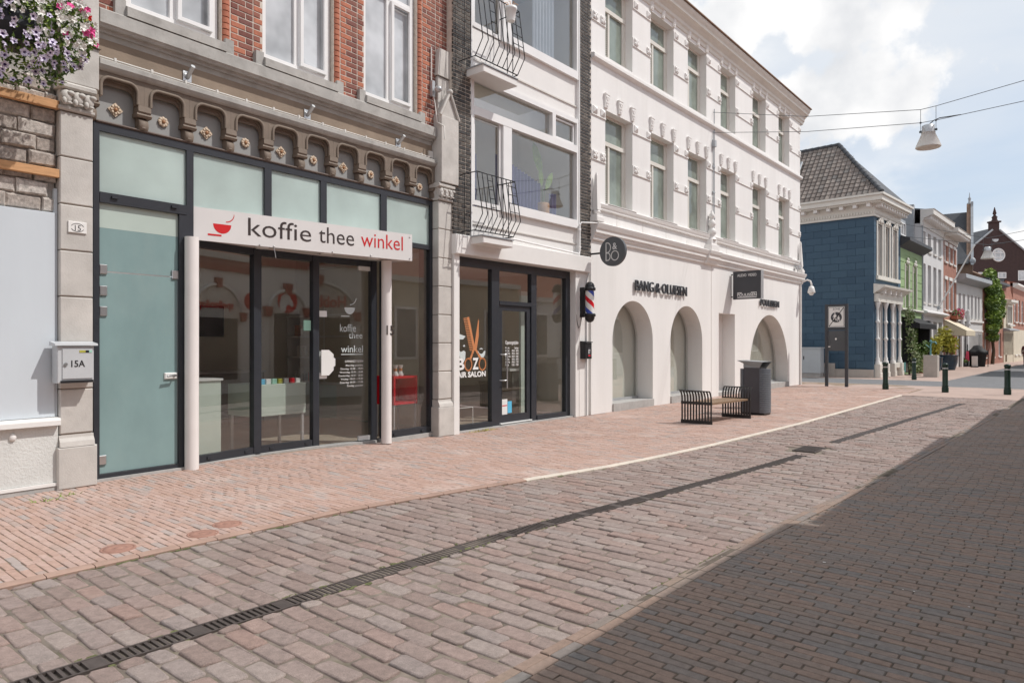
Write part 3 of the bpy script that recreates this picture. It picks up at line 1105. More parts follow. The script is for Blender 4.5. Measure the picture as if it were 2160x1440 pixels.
door_text('koffie', .44, 1.79, .29, .125)
door_text('thee', .60, 1.685, .25, .10)
door_text('winkel', .46, 1.455, .40, .115)
u_ = MB()
segbox(u_, E2, E3, .46, .86, .0015, 1.42, 1.432, .0085)
segbox(u_, E2, E3, .46, .61, .0015, 2.035, 2.05, .0085)
cup = [(.52 + .0, 2.185)] + [(.615 + .095 * math.cos(R(q)), 2.185 + .11 * math.sin(R(q))) for q in range(180, 361, 15)]
cup = [(x, z) for x, z in cup[1:]]
u_.add([on_seg(E2, E3, x, .009, z) for x, z in cup], [tuple(range(len(cup)))])
u_.tube([on_seg(E2, E3, .62 + .11 * math.cos(R(q)), .008, 2.34 + .11 * math.sin(R(q))) for q in range(-90, 1, 15)], .008, 6)
u_.build('cup_logo', 'vinyl_grey', gd)
door_text('OPENINGSTIJDEN', .53, 1.285, .33, .045, 'vinyl_white', .004)
HRS = ['Maandag: gesloten', 'Dinsdag: 10.00 - 18.00', 'Woensdag: 10.00 - 18.00', 'Donderdag: 10.00 - 18.00', 'Vrijdag: 10.00 - 18.00', 'Zaterdag: 09.30 - 17.00', 'Zondag: gesloten']
for i, t in enumerate(HRS):
    w = .0185 * len(t)
    door_text(t, .86 - w, 1.225 - i * .055, w, .038, 'vinyl_white', .003)
st_ = MB()
segbox(st_, E1, E2, L2 - .20, L2 - .07, .0015, 1.80, 1.96, .007)
st_.build('sticker', 'sticker_green', ent)
# white columns and canopy with its sign board
for s, y in ((4.42, 8.575), (7.62, 8.47)):
    MB().lathe([(.085, -.03), (.085, 2.96)], s, y, 20).build('column', 'column_paint', shop)
lettering('house_number', '15', 'sign_text', shop, (7.545, 8.385, 1.74), .17, .155, .002, .01)
P0, P1 = (4.36, 8.70), (7.83, 8.10)
SL = math.dist(P0, P1)
cn = MB().add([(P0[0], P0[1], 2.972), (P1[0], P1[1], 2.972), (7.83, 8.63, 2.972), (4.36, 8.83, 2.972), (5.56, 8.99, 2.972), (6.56, 8.97, 2.972), (7.62, 8.80, 2.972)],
              [(0, 3, 4, 5, 6, 2, 1)])
cn.add([(P1[0], P1[1], 2.95), (7.83, 8.63, 2.95), (7.83, 8.63, 3.36), (P1[0], P1[1], 3.36)], [(0, 1, 2, 3)])
cn.add([(P0[0], P0[1], 3.34), (P1[0], P1[1], 3.34), (7.83, 8.63, 3.36), (4.36, 8.72, 3.36)], [(0, 1, 2, 3)])
canopy = cn.build('canopy', 'column_paint', shop)
for k in (1.15, 2.15, 2.95):
    c = on_seg(P0, P1, k, -.26, 0)
    MB().lathe([(.0, 2.951), (.085, 2.951), (.095, 2.962), (.095, 2.975)], c[0], c[1], 16).build('downlight', 'white_plastic', canopy)
bd = MB()
segbox(bd, P0, P1, 0, SL, .008, 2.945, 3.375, .01)
board = bd.build('sign_board', 'sign_white', canopy)
dvp = (P1[0] - P0[0], P1[1] - P0[1])


def sp_(k, z, o=.0195):
    return on_seg(P0, P1, k, o, z)


lettering('lettering', 'koffie', 'sign_text', board, sp_(.84, 3.075), .92, .245, .001, -.004, dirv=dvp)
lettering('lettering', 'thee', 'sign_text', board, sp_(1.88, 3.085), .58, .235, .001, -.004, dirv=dvp)
lettering('lettering', 'winkel', 'sign_red', board, sp_(2.58, 3.095), .76, .225, .001, -.004, dirv=dvp)
lg = MB()
cupp = [(.495 + .118 * math.cos(R(q)), 3.185 + .125 * math.sin(R(q))) for q in range(180, 361, 12)]
lg.add([sp_(x, z) for x, z in cupp], [tuple(range(len(cupp)))])
segbox(lg, P0, P1, .31, .485, .001, 3.022, 3.045, .0195)
st2 = [(.545 + .105 * math.sin(R(q)), 3.325 - .105 * math.cos(R(q))) for q in range(0, 91, 10)]
for (a, b), (c, d) in zip(st2, st2[1:]):
    lg.add([sp_(a, b - .008), sp_(c + .006, d), sp_(c - .006, d + .008), sp_(a, b + .008)], [(0, 1, 2, 3)])
lg.build('cup_logo', 'sign_red', board)
bl = MB()
for k, z in ((.05, 2.98), (.05, 3.30), (SL - .05, 2.98), (SL - .05, 3.33), (1.0, 2.96), (1.2, 2.96), (2.1, 2.965), (2.75, 2.97)):
    bl.ball(sp_(k, z, .02), .013, (1, 1, 1), 6, 4)
bl.tube([sp_(1.2, 2.95), sp_(1.22, 2.86), sp_(1.23, 2.80)], .006, 5)
bl.build('fixing_bolts', 'steel', board)

# --- the room behind the glass
rm = MB()
rm.box(4.42, 9.9, 8.86, 14.2, -.07, -.035)
rm.build('room_floor', 'wood_floor', shop)
rw = MB()
rw.box(4.40, 9.9, 14.0, 14.2, 0, 4.15).box(9.75, 9.9, 9.01, 14.0, 0, 4.15)
rw.build('room_wall', 'room_beige', shop)
MB().box(4.30, 4.42, 8.90, 14.2, -.03, 4.15).build('partition', 'room_white', shop)
MB().box(3.3, 9.9, 8.80, 14.2, 4.15, 4.19).build('room_ceiling', 'room_white', shop)

dt = thing('display_table', 'pale green display cube on thin legs behind the coffee shop window', 'table', FA, (6.15, 9.5, -.03))
MB().cbox(5.70, 6.62, 9.25, 9.95, .50, .98, .006).build('body', 'mint_unit', dt)
for s in (5.74, 6.58):
    for y in (9.29, 9.91):
        MB().box(s - .02, s + .02, y - .02, y + .02, -.03, .498).build('leg', 'aluminium', dt)
tb = None
for i in range(8):
    s = 5.78 + .105 * i
    m = ['white_plastic', 'sticker_blue', 'white_plastic', 'sticker_green', 'leaf_yellow', 'white_plastic', 'gloss_red', 'white_plastic'][i]
    MB().cbox(s - .04, s + .04, 9.30, 9.4, .982, 1.06, .004).top('tea_box', m, FA, (s, 9.35, .982), ['white tea box nearest the column in the row on the display cube', 'blue tea box in the row on the display cube', 'white tea box between the blue and green ones on the display cube', 'green tea box in the row on the display cube', 'yellow tea box in the row on the display cube', 'white tea box between the yellow and red ones on the display cube', 'red tea box in the row on the display cube', 'white tea box at the door end of the row on the display cube'][i], 'box', 'tea boxes on the display cube')
sc_ = thing('service_counter', 'white counter end standing close behind the shop window beside the column', 'counter', FA, (5.0, 9.7, -.03))
MB().cbox(4.80, 5.14, 9.15, 10.1, -.03, 1.08, .006).build('body', 'mint_unit', sc_)
MB().box(4.78, 5.16, 9.13, 10.12, 1.081, 1.11).build('top', 'white_plastic', sc_)
rc = thing('display_stand', 'red open cube display on thin grey legs behind the right shop window', 'display stand', FA, (8.4, 9.1, -.03))
rb = MB()
rb.box(8.13, 8.70, 8.85, 9.35, .53, .57).box(8.13, 8.70, 8.85, 9.35, .99, 1.03).box(8.13, 8.17, 8.85, 9.35, .571, .989).box(8.66, 8.70, 8.85, 9.35, .571, .989).box(8.17, 8.66, 9.31, 9.35, .571, .989)
rb.build('cube', 'gloss_red', rc)
for s in (8.16, 8.67):
    for y in (8.88, 9.32):
        MB().box(s - .015, s + .015, y - .015, y + .015, -.03, .528).build('leg', 'aluminium', rc)
for i, s in enumerate((8.26, 8.38)):
    cj = thing('coffee_carafe', ['hourglass glass coffee carafe on the red cube, nearer the column', 'hourglass glass coffee carafe on the red cube, nearer the stone pier'][i], 'carafe', FA, (s, 8.95, 1.031), 'carafes on the red cube')
    MB().lathe([(.05, 1.031), (.055, 1.06), (.022, 1.13), (.022, 1.15), (.05, 1.22)], s, 8.95, 14).build('flask', 'white_plastic', cj)
    MB().lathe([(.030, 1.115), (.034, 1.14), (.030, 1.165)], s, 8.95, 14).build('collar', 'copper', cj)
shv = thing('wall_shelving', 'long pale wall shelving with packets inside the coffee shop', 'shelving', FA, (9.6, 11.6, -.03))
for z in (.72, 1.27, 1.74, 2.21):
    MB().box(9.40, 9.745, 9.9, 13.9, z, z + .035).build('shelf', 'room_white', shv)
MB().box(9.42, 9.745, 9.9, 13.9, -.03, .70).build('cupboard', 'mint_unit', shv)
for y in (9.9, 11.2, 12.5, 13.86):
    MB().box(9.43, 9.74, y, y + .03, .701, 2.4).build('upright', 'room_white', shv)
rng = random.Random(11)
n = 0
CN = {'white_plastic': 'white', 'cream_frame': 'cream', 'black_plastic': 'black', 'gloss_red': 'red', 'copper': 'copper brown', 'tile_teal': 'teal'}
ORD = ['first', 'second', 'third', 'fourth', 'fifth', 'sixth', 'seventh', 'eighth', 'ninth', 'tenth', 'eleventh', 'twelfth', 'thirteenth', 'fourteenth', 'fifteenth', 'sixteenth', 'seventeenth', 'eighteenth', 'nineteenth', 'twentieth']
for lv, z in (('lowest', .755), ('middle', 1.305), ('top', 1.775)):
    y = 10.0
    n = 0
    while y < 13.6:
        w = rng.uniform(.07, .16)
        if not any(abs(y + w / 2 - u) < .13 for u in (11.2, 12.5)):
            m = rng.choice(['white_plastic', 'white_plastic', 'cream_frame', 'black_plastic', 'gloss_red', 'copper', 'tile_teal'])
            h = rng.uniform(.15, .30)
            MB().cbox(9.46, 9.62, y, y + w, z, z + h, .004).top('coffee_packet', m, FA, (9.54, y + w / 2, z), '%s packet, %s from the shop window on the %s wall shelf' % (CN[m], ORD[n], lv), 'packet', 'packets on the wall shelving')
            n += 1
        y += w + rng.uniform(.06, .25)
bc = thing('back_counter', 'dark back counter with espresso machine deep in the coffee shop', 'counter', FA, (6.2, 13.2, -.03))
MB().box(4.6, 8.2, 12.9, 13.6, -.03, 1.0).build('body', 'dark_room', bc)
MB().box(4.58, 8.22, 12.87, 13.62, 1.001, 1.04).build('top', 'steel', bc)
MB().cbox(5.2, 6.1, 13.0, 13.5, 1.041, 1.62, .02).build('espresso_machine', 'black_plastic', bc)
MB().cbox(6.5, 6.8, 13.05, 13.4, 1.041, 1.7, .02).build('grinder', 'black_plastic', bc)
MB().box(4.9, 7.9, 13.95, 13.99, 1.75, 2.4).build('menu_board', 'screen_black', bc)

# --- mailbox and old number tile on the left pier
mbx = thing('mailbox', 'light grey wall mailbox marked 15A on the stone pier', 'mailbox', FA, (3.01, 8.4, 1.15))
MB().cbox(2.83, 3.19, 8.345, 8.485, 1.17, 1.575, .008).build('body', 'mailbox_grey', mbx)
MB().prof([(8.485, 1.625), (8.32, 1.60), (8.315, 1.578), (8.485, 1.578)], 2.80, 3.22).build('lid', 'mailbox_grey', mbx)
MB().cbox(2.875, 3.175, 8.335, 8.344, 1.215, 1.545, .004).build('flap', 'mailbox_grey', mbx)
MB().box(2.86, 3.18, 8.33, 8.344, 1.172, 1.20).build('newspaper_slot', 'black_plastic', mbx)
MB().tube([(2.905, 8.335, 1.375), (2.905, 8.322, 1.375)], .018, 12).build('lock', 'steel', mbx)
lettering('house_number', '15A', 'black_plastic', mbx, (2.96, 8.334, 1.345), .135, .072, .001, .012)
MB().box(3.04, 3.10, 8.331, 8.3345, 1.502, 1.526).build('sticker', 'leaf_yellow', mbx)
MB().box(3.101, 3.135, 8.331, 8.3345, 1.502, 1.526).build('sticker', 'black_plastic', mbx)
MB().box(3.136, 3.165, 8.331, 8.3345, 1.502, 1.526).build('sticker', 'sticker_green', mbx)
tl = MB().cbox(2.98, 3.165, 8.473, 8.489, 2.83, 2.955, .004).top('number_tile', 'white_paint', FA, (3.07, 8.48, 2.83), 'small weathered white tile with number 15 on the stone pier', 'number tile')
lettering('number', '15', 'slate_sign', tl, (3.045, 8.4725, 2.855), .06, .06, .0008, .0)
ov = MB()
for a0, a1 in ((20, 160), (200, 340)):
    ov.tube([(x, 8.472, z) for x, z in arc(3.072, 2.89, .065, .045, a0, a1, 10)], .003, 4)
ov.build('oval_border', 'slate_sign', tl)
# bulkhead lamp and cable at the right end of the brick wall
lp = thing('wall_camera', 'small grey wall camera on a pipe beside the brick and stone pier', 'camera', FA, (8.86, 8.55, 5.5))
MB().tube([(8.80, 8.60, 6.9), (8.80, 8.60, 6.15)], .014, 6).tube([(8.82, 8.58, 6.12), (8.84, 8.55, 5.9), (8.85, 8.50, 5.55), (8.86, 8.34, 5.45), (8.87, 8.34, 5.22)], .012, 6).build('conduit', 'off_white', lp)
MB().box(8.785, 8.855, 8.56, 8.62, 6.02, 6.3).ball((8.84, 8.47, 6.13), .06, (1, 1.3, 1), 10, 6).build('housing', 'aluminium', lp)
MB().box(8.77, 8.87, 8.62, 8.66, 4.93, 5.05).build('junction_box', 'off_white', lp)

# ================================================================ boarded frontage at the left edge
lf = thing('boarded_frontage', 'stripped shopfront with pale blue board, bare masonry and timber battens', 'building', FA, (2.2, 8.6, 0))
MB().box(-1.5, 2.895, 8.62, 9.0, 0, 7.5).build('wall', 'mortar_dark', lf)
MB().cbox(-1.5, 2.87, 8.53, 8.60, .80, 3.03, .005).build('board', 'blue_board', lf)
MB().box(2.872, 2.90, 8.55, 8.61, .80, 3.3).build('edge_strip', 'blue_board', lf)
MB().prof([(8.619, .80), (8.44, .79), (8.43, .765), (8.43, .715), (8.619, .715)], -1.5, 2.895).build('ledge', 'white_paint', lf)
MB().box(-1.5, 2.89, 8.50, 8.619, .09, .714).build('plinth', 'plinth_white', lf)
MB().box(-1.5, 2.893, 8.485, 8.619, -.02, .05).build('base', 'concrete', lf)
MB().prof([(8.55, .089), (8.475, .085), (8.475, .052), (8.55, .052)], -1.5, 2.894).build('base_trim', 'white_paint', lf)
MB().ball((2.47, 8.49, .62), .035, (1, .6, 1.2), 8, 6).build('knob', 'white_paint', lf)
blk = [MB().cbox(-.15, .15, 0, .05, -.075, .075, .018).mesh('masonry_block', 'masonry_block') for _ in range(1)]
for me in blk:
    for v in me.vertices:
        v.co.x += random.uniform(-.012, .012)
        v.co.z += random.uniform(-.008, .008)
        v.co.y += random.uniform(-.012, .004)
rng = random.Random(4)
for r in range(9):
    z = 3.12 + .163 * r
    x = 1.2 + (.0 if r % 2 else .15)
    while x < 2.8:
        k = rng.uniform(.75, 1.15)
        xe = min(x + .31 * k, 2.905)
        inst(blk[0], 'masonry_block', lf, ((x + xe) / 2, 8.58 + rng.uniform(-.025, .02), z), (0, rng.uniform(-.02, .02), 0), ((xe - x - .008) / .3, 1, rng.uniform(.96, 1.03)))
        x = xe
for z in (3.46, 4.21):
    MB().cbox(-1.5, 2.9, 8.49, 8.55, z - .045, z + .045, .004).build('batten', 'raw_timber', lf)
# flower box
fb = thing('flower_basket', 'dark hanging planter overflowing with lilac, white and pink petunias', 'flower basket', FA, (2.25, 7.9, 4.4))
MB().prof([(7.62, 4.78), (7.62, 4.62), (7.70, 4.50), (8.10, 4.50), (8.18, 4.62), (8.18, 4.78)], 1.3, 2.45).build('planter', 'planter_dark', fb)
MB().box(1.6, 1.66, 8.1, 8.62, 4.52, 4.56).box(2.2, 2.26, 8.1, 8.62, 4.52, 4.56).build('bracket', 'black_metal', fb)
rng = random.Random(9)


def spot():
    """a point on the bulging, trailing cushion of the basket"""
    while True:
        s, z = rng.uniform(1.7, 3.02), rng.uniform(4.05, 5.35)
        a = ((s - 2.42) / .60) ** 2 + ((z - 4.80) / .52) ** 2
        tr = s < 2.75 and z < 4.75 and rng.random() < .55 and z > 4.13 + .25 * max(0, s - 2.3)
        if a < 1 or tr:
            d = .42 * math.sqrt(max(0, 1 - min(1, a)))
            if s < 2.32 and 4.50 < z < 4.74 and rng.random() < .8:
                continue
            return s, 7.92 - d * rng.uniform(.75, 1.05), z


fo = MB()
for _ in range(2600):
    s, y, z = spot()
    leaf(fo, Vector((s, y + rng.uniform(.0, .22), z)), rng.uniform(.018, .042), rng)
fo.build('foliage', 'leaf', fb)
fo = MB()
for _ in range(900):
    s, y, z = spot()
    leaf(fo, Vector((s, y + rng.uniform(-.01, .08), z)), rng.uniform(.016, .034), rng)
fo.build('foliage', 'leaf_light', fb)


def flower(m):
    mb = MB()
    n_ = 20
    ring = [(.026 * (1 + .20 * math.cos(5 * 2 * math.pi * i / n_)) * math.cos(2 * math.pi * i / n_), -.006 + .004 * math.cos(10 * math.pi * i / n_), .026 * (1 + .20 * math.cos(5 * 2 * math.pi * i / n_)) * math.sin(2 * math.pi * i / n_)) for i in range(n_)]
    mid = [(.010 * math.cos(2 * math.pi * i / n_), .002, .010 * math.sin(2 * math.pi * i / n_)) for i in range(n_)]
    mb.add(ring + mid + [(0, .014, 0)], [(i, (i + 1) % n_, n_ + (i + 1) % n_, n_ + i) for i in range(n_)] + [(n_ + i, n_ + (i + 1) % n_, 2 * n_) for i in range(n_)])
    me = mb.mesh('flower', m)
    me.materials.append(M['petal_eye'] if m == 'petal_lilac' else M[m])
    for p in me.polygons:
        p.material_index = 1 if p.index >= n_ else 0
    return me


FL = {m: flower(m) for m in ('petal_lilac', 'petal_white', 'petal_pink', 'petal_red')}
for i in range(285):
    s, y, z = spot()
    t = z + .35 * (s - 2.4) + rng.uniform(-.15, .15)
    m = 'petal_lilac' if t < 4.66 else 'petal_white'
    if z > 4.6 and rng.random() < .09:
        m = 'petal_pink'
    if s > 2.75 and z > 4.75 and rng.random() < .3:
        m = 'petal_red' if rng.random() < .3 else 'petal_pink'
    k = rng.uniform(.85, 1.4)
    inst(FL[m], 'flower', fb, (s, y - .035, z), (rng.uniform(-.7, .5), rng.uniform(0, 6.28), rng.uniform(-.9, .7)), (k, k, k))

# ================================================================ barber shop house (frame B)
bar = thing('barber_house', 'narrow white panelled house with black brick pilasters and a barber shop below', 'house', FB, (11.1, 8.8, G))
bw = MB()
bw.box(8.90, 9.04, 8.79, 9.3, G, 3.24).box(12.97, 13.34, 8.80, 9.4, G, 3.24)
bw.box(12.83, 12.97, 8.81, 9.05, G, 3.24)
bw.build('wall', 'white_paint', bar)
MB().cbox(8.88, 13.34, 8.72, 9.2, 3.24, 3.60, .012).build('fascia_beam', 'white_paint', bar)
MB().box(9.36, 12.97, 8.87, 9.1, 3.602, 4.22).build('spandrel_panel', 'white_paint', bar)
MB().box(9.36, 12.97, 8.87, 9.1, 6.70, 7.60).build('spandrel_panel', 'white_paint', bar)
MB().box(9.36, 12.97, 8.845, 8.868, 6.99, 7.02).build('panel_joint', 'off_white', bar)
MB().box(9.36, 12.97, 8.845, 8.868, 3.86, 3.885).build('panel_joint', 'off_white', bar)
MB().box(8.90, 13.44, 8.9, 14, 9.9, 10.4).build('roof', 'concrete', bar)
PILS = [MB().box(8.885, 9.36, 8.81, 9.1, 3.602, 9.9).build('pilaster', 'mortar_pale', bar), MB().box(12.965, 13.45, 8.81, 9.1, 3.602, 9.9).build('pilaster', 'mortar_pale', bar)]
CH = .072
kst = MB().cbox(-.107, .107, 0, .04, -.029, .029, .004).mesh('brick', 'brick_black')
khd = MB().cbox(-.052, .052, 0, .04, -.029, .029, .004).mesh('brick', 'brick_black')
rng = random.Random(21)
farb, fa_ = MB(), []
cnt = 0
for pil, (a, b, zt) in zip(PILS, ((8.885, 9.36, 8.35), (12.965, 13.45, 9.9))):
    k = 0
    z = 3.64
    while z < zt:
        x = a
        pat = (.214, .104, .214) if k % 2 else (.104, .214, .104, .05)
        for w in pat:
            if x + w > b:
                w = b - x - .002
            if w < .03:
                break
            y = 8.80 + rng.uniform(-.002, .003)
            if cnt < 296 or (a < 9 and cnt < 296):
                inst(kst if w > .15 else khd, 'brick', pil, (x + w / 2, y, z), scale=(w / (.214 if w > .15 else .104), 1, 1))
                cnt += 1
            else:
                farb.cbox(x, x + w, y, y + .04, z - .029, z + .029, .004)
                fa_ += [rng.random()] * 10
            x += w + .013
        z += CH
        k += 1
if fa_:
    o = farb.build('brick_courses', 'brick_black_far', pil, attr=[v for i, v in enumerate(fa_)][:len(farb.f)])
    tag(o, kind='stuff')
for s in (9.355, 12.945):
    MB().box(s, s + .025, 8.785, 8.87, 3.602, 9.9).build('edge_strip', 'white_frame', bar)
glass('flat_glass', (.95, .96, .965), .9, 0, .14)
# living-room windows on two floors: frame, panes, curtains
for fl, z0 in ((0, 4.22), (1, 7.60)):
    zt = 6.70 if fl == 0 else 9.9
    fz = lambda z: z
    f = MB()
    f.box(9.381, 12.94, 8.80, 8.94, zt - .10, zt)
    f.box(9.381, 9.45, 8.80, 8.94, z0, zt - .101).box(12.87, 12.94, 8.80, 8.94, z0, zt - .101)
    f.box(10.30, 10.56, 8.80, 8.94, z0, 5.929 if fl == 0 else zt - .101)
    f.box(10.561, 12.869, 8.79, 8.94, z0, z0 + .18)
    if fl == 0:
        f.box(9.451, 12.869, 8.795, 8.945, 5.93, 6.09)
        f.box(11.94, 12.06, 8.80, 8.94, 6.091, zt - .101)
        pans = [(9.45, 11.94, 6.09, 6.60), (12.06, 12.87, 6.09, 6.60), (10.56, 12.87, z0 + .18, 5.93), (9.45, 10.30, z0 + .02, 5.93)]
    else:
        pans = [(10.56, 12.87, z0 + .18, zt - .1), (9.45, 10.30, z0 + .02, zt - .1)]
    fr = f.build('window', 'white_frame', bar)
    for a, b, c, d in pans:
        MB().box(a - .004, b + .004, 8.90, 8.908, c - .004, d + .004).build('pane', 'flat_glass', fr)
    df = MB()
    dz = 5.93 if fl == 0 else zt - .1
    df.box(9.46, 9.52, 8.85, 8.899, z0 + .02, dz).box(10.23, 10.29, 8.85, 8.899, z0 + .02, dz).box(9.521, 10.229, 8.85, 8.899, z0 + .02, z0 + .11)
    df.build('balcony_door', 'white_frame', fr)
    if fl == 0:
        sm = MB()
        sm.box(12.09, 12.13, 8.86, 8.899, 6.12, 6.57).box(12.80, 12.84, 8.86, 8.899, 6.12, 6.57).box(12.131, 12.799, 8.86, 8.899, 6.12, 6.16).box(12.131, 12.799, 8.86, 8.899, 6.53, 6.57)
        sm.build('sash', 'white_frame', fr)
    MB().box(9.38, 12.95, 10.6, 10.7, z0 - .3, zt).box(9.2, 9.38, 8.95, 10.6, z0 - .3, zt).box(12.95, 13.1, 8.95, 10.6, z0 - .3, zt).box(9.2, 13.1, 8.95, 10.7, z0 - .35, z0 - .3).build('room', 'room_beige', fr)
    # hanging curtains with folds
    def curtain(a, b, za, zb, m, y=9.10, f_=14, slope=0):
        c = MB()
        n_ = int((b - a) * 60)
        vs = []
        for i in range(n_ + 1):
            x = a + (b - a) * i / n_
            yy = y + .035 * math.sin(x * f_ * 2 * math.pi / 1.6)
            vs += [(x, yy, za), (x, yy, zb + slope * i / n_)]
        c.add(vs, [(2 * i, 2 * i + 2, 2 * i + 3, 2 * i + 1) for i in range(n_)], True)
        return c.build('curtain', m, fr)
    if fl == 0:
        curtain(9.40, 9.80, 4.2, 5.40, 'curtain_lilac', slope=-.1)
        curtain(10.4, 11.85, 4.2, 5.45, 'curtain_lilac', slope=-.35)
        curtain(12.25, 12.5, 4.2, 4.95, 'curtain_lilac')
    else:
        curtain(11.6, 12.4, 7.6, 9.9, 'curtain_net')
pp = thing('house_plant', 'tall pale leafed houseplant in wicker pot behind the living-room window', 'plant', FB, (12.0, 9.3, 4.39))
MB().lathe([(.13, 4.36), (.15, 4.42), (.15, 4.66), (.13, 4.68)], 11.95, 9.08, 12).build('pot', 'raw_timber', pp)
MB().tube([(11.95, 9.08, 4.6), (11.93, 9.08, 5.2), (11.85, 9.06, 5.6)], .012, 6).tube([(11.97, 9.08, 4.6), (12.08, 9.1, 5.1)], .01, 6).build('stem', 'leaf', pp)
for (s, z, k, ang) in ((11.72, 5.62, .36, 115), (12.15, 5.2, .25, 60), (11.85, 5.25, .22, 100)):
    lf_ = MB()
    d = Vector((math.cos(R(ang)), 0, math.sin(R(ang))))
    nrm = Vector((-d.z, .3, d.x))
    row = [(-.5, .0), (-.3, .22), (0, .3), (.3, .2), (.5, 0)]
    c_ = Vector((s, 9.05, z))
    L_ = [c_ + d * a * 2 * k + nrm * b * k for a, b in row]
    R_ = [c_ + d * a * 2 * k - nrm * b * k for a, b in row]
    lf_.add(L_ + R_, [(i, i + 1, 6 + i, 5 + i) for i in range(4)])
    lf_.build('leaf', 'leaf_light', pp)


def balcony(zs, zr, zt, s0, s1, y0, label):
    b = thing('balcony', label, 'balcony', FB, ((s0 + s1) / 2, 8.8, zs), 'wrought iron balconies on the white house')
    MB().cbox(s0 + .22, s1 - .06, y0 + .08, 8.86, zs - .13, zs, .012).build('slab', 'white_paint', b)
    MB().box(s0 + .20, s1 - .05, y0 + .06, 8.86, zs + .001, zs + .02).build('slab_cover', 'zinc', b)
    yt, yb, ym = y0 + .06, y0 + .10, y0 - .08
    zk = zr + .28
    r = MB()
    r.tube([(s0 + .03, 8.86, zt), (s0 + .03, yt, zt), (s1 - .03, yt, zt), (s1 - .03, 8.86, zt)], .011, 6)
    r.tube([(s0 + .03, 8.86, zr), (s0 + .03, yb, zr), (s1 - .03, yb, zr), (s1 - .03, 8.86, zr)], .011, 6)
    r.build('rail', 'black_metal', b)
    n_ = 9
    for i in range(n_):
        s = s0 + .03 + (s1 - s0 - .06) * i / (n_ - 1)
        MB().tube([(s, yt, zt), (s, ym, zk), (s, yb, zr)], .0095, 6).build('baluster', 'black_metal', b)
    for y in (yt + .16, yt + .30):
        MB().tube([(s1 - .03, y, zt), (s1 - .03, y, zr)], .009, 6).build('baluster', 'black_metal', b)
        MB().tube([(s0 + .03, y, zt), (s0 + .03, y, zr)], .009, 6).build('baluster', 'black_metal', b)
    ds = (s1 - s0 - .06) / (n_ - 1)
    lad = MB()
    for i in (2, 6, 7):
        for q in range(4):
            z = zt - .12 - q * (zt - zk) / 4.6
            k = (zt - z) / (zt - zk)
            y = yt + (ym - yt) * k
            s = s0 + .03 + ds * i
            lad.tube([(s, y, z), (s + ds, y, z)], .008, 5)
    lad.build('cross_bars', 'black_metal', b)
    return b


balcony(6.70, 6.80, 8.02, 9.02, 10.28, 8.30, 'upper wrought iron balcony with a white pot hung on its rail')
balcony(3.58, 3.66, 4.72, 9.06, 10.20, 8.34, 'lower wrought iron balcony just above the barber shop fascia')
hp = thing('hanging_pot', 'white plastic flower pot hooked on the upper balcony rail', 'flower pot', FB, (9.95, 8.28, 7.75))
MB().lathe([(.075, 7.66), (.10, 7.86), (.115, 7.87), (.115, 7.92), (.09, 7.92)], 9.86, 8.24, 14).build('pot', 'white_plastic', hp)
tw = MB()
for i in range(7):
    th = i * .9
    tw.tube([(9.86, 8.24, 7.9), (9.86 + .08 * math.cos(th), 8.24 + .08 * math.sin(th), 8.0), (9.86 + .15 * math.cos(th), 8.24 + .12 * math.sin(th), 7.97)], .006, 4)
tw.build('dry_stems', 'raw_timber', hp)

# --- barber shopfront
f = MB()
f.box(9.05, 9.16, 8.97, 9.07, G + .03, 3.20)
f.box(9.161, 12.83, 8.965, 9.07, 3.07, 3.238)
f.box(10.13, 10.36, 8.96, 9.07, G + .03, 3.069).box(11.40, 11.58, 8.96, 9.07, G + .03, 3.069).box(12.66, 12.829, 8.96, 9.07, G + .03, 3.069)
f.box(10.361, 11.399, 8.95, 9.07, 2.38, 2.46)
f.box(9.161, 10.129, 8.94, 9.07, G + .03, .06).box(11.581, 12.659, 8.94, 9.07, G + .03, .06)
bf = f.build('shopfront_frame', 'anthracite', bar)
MB().box(9.05, 12.83, 8.86, 9.07, G - .02, G + .028).build('threshold', 'concrete', bar)
for a, b, c, d in ((9.16, 10.13, .06, 3.07), (11.58, 12.66, .06, 3.07), (10.36, 11.40, 2.46, 3.07)):
    MB().box(a - .004, b + .004, 9.01, 9.018, c - .004, d + .004).build('window_pane', 'shop_glass', bf)
d_ = MB()
d_.box(10.375, 10.47, 8.985, 9.045, .0, 2.375).box(11.27, 11.385, 8.985, 9.045, .0, 2.375).box(10.471, 11.269, 8.985, 9.045, .0, .15).box(10.471, 11.269, 8.985, 9.045, 2.27, 2.375)
bd_ = d_.build('door', 'anthracite', bar)
MB().box(10.468, 11.272, 9.01, 9.018, .148, 2.272).build('door_pane', 'door_glass', bd_)
MB().box(10.37, 11.39, 8.93, 8.985, -.02, -.001).build('kick_strip', 'white_plastic', bd_)
MB().tube([(10.53, 8.90, .70), (10.53, 8.90, 1.52)], .016, 10).tube([(10.40, 8.985, .86), (10.40, 8.92, .86), (10.53, 8.90, .86)], .011, 8).tube([(10.40, 8.985, 1.38), (10.40, 8.92, 1.38), (10.53, 8.90, 1.38)], .011, 8).build('handle', 'steel', bd_)
MB().box(10.49, 10.66, 9.005, 9.0095, .16, .47).build('sticker', 'white_plastic', bd_)
MB().box(10.67, 10.80, 9.005, 9.0095, .18, .42).build('sticker', 'sticker_blue', bd_)
MB().box(10.50, 10.65, 9.003, 9.0049, .33, .35).build('sticker_line', 'gloss_red', bd_)
lettering('lettering', 'Openingstijden', 'vinyl_white', bd_, (10.60, 9.009, 1.565), .42, .095, .0006, .012)
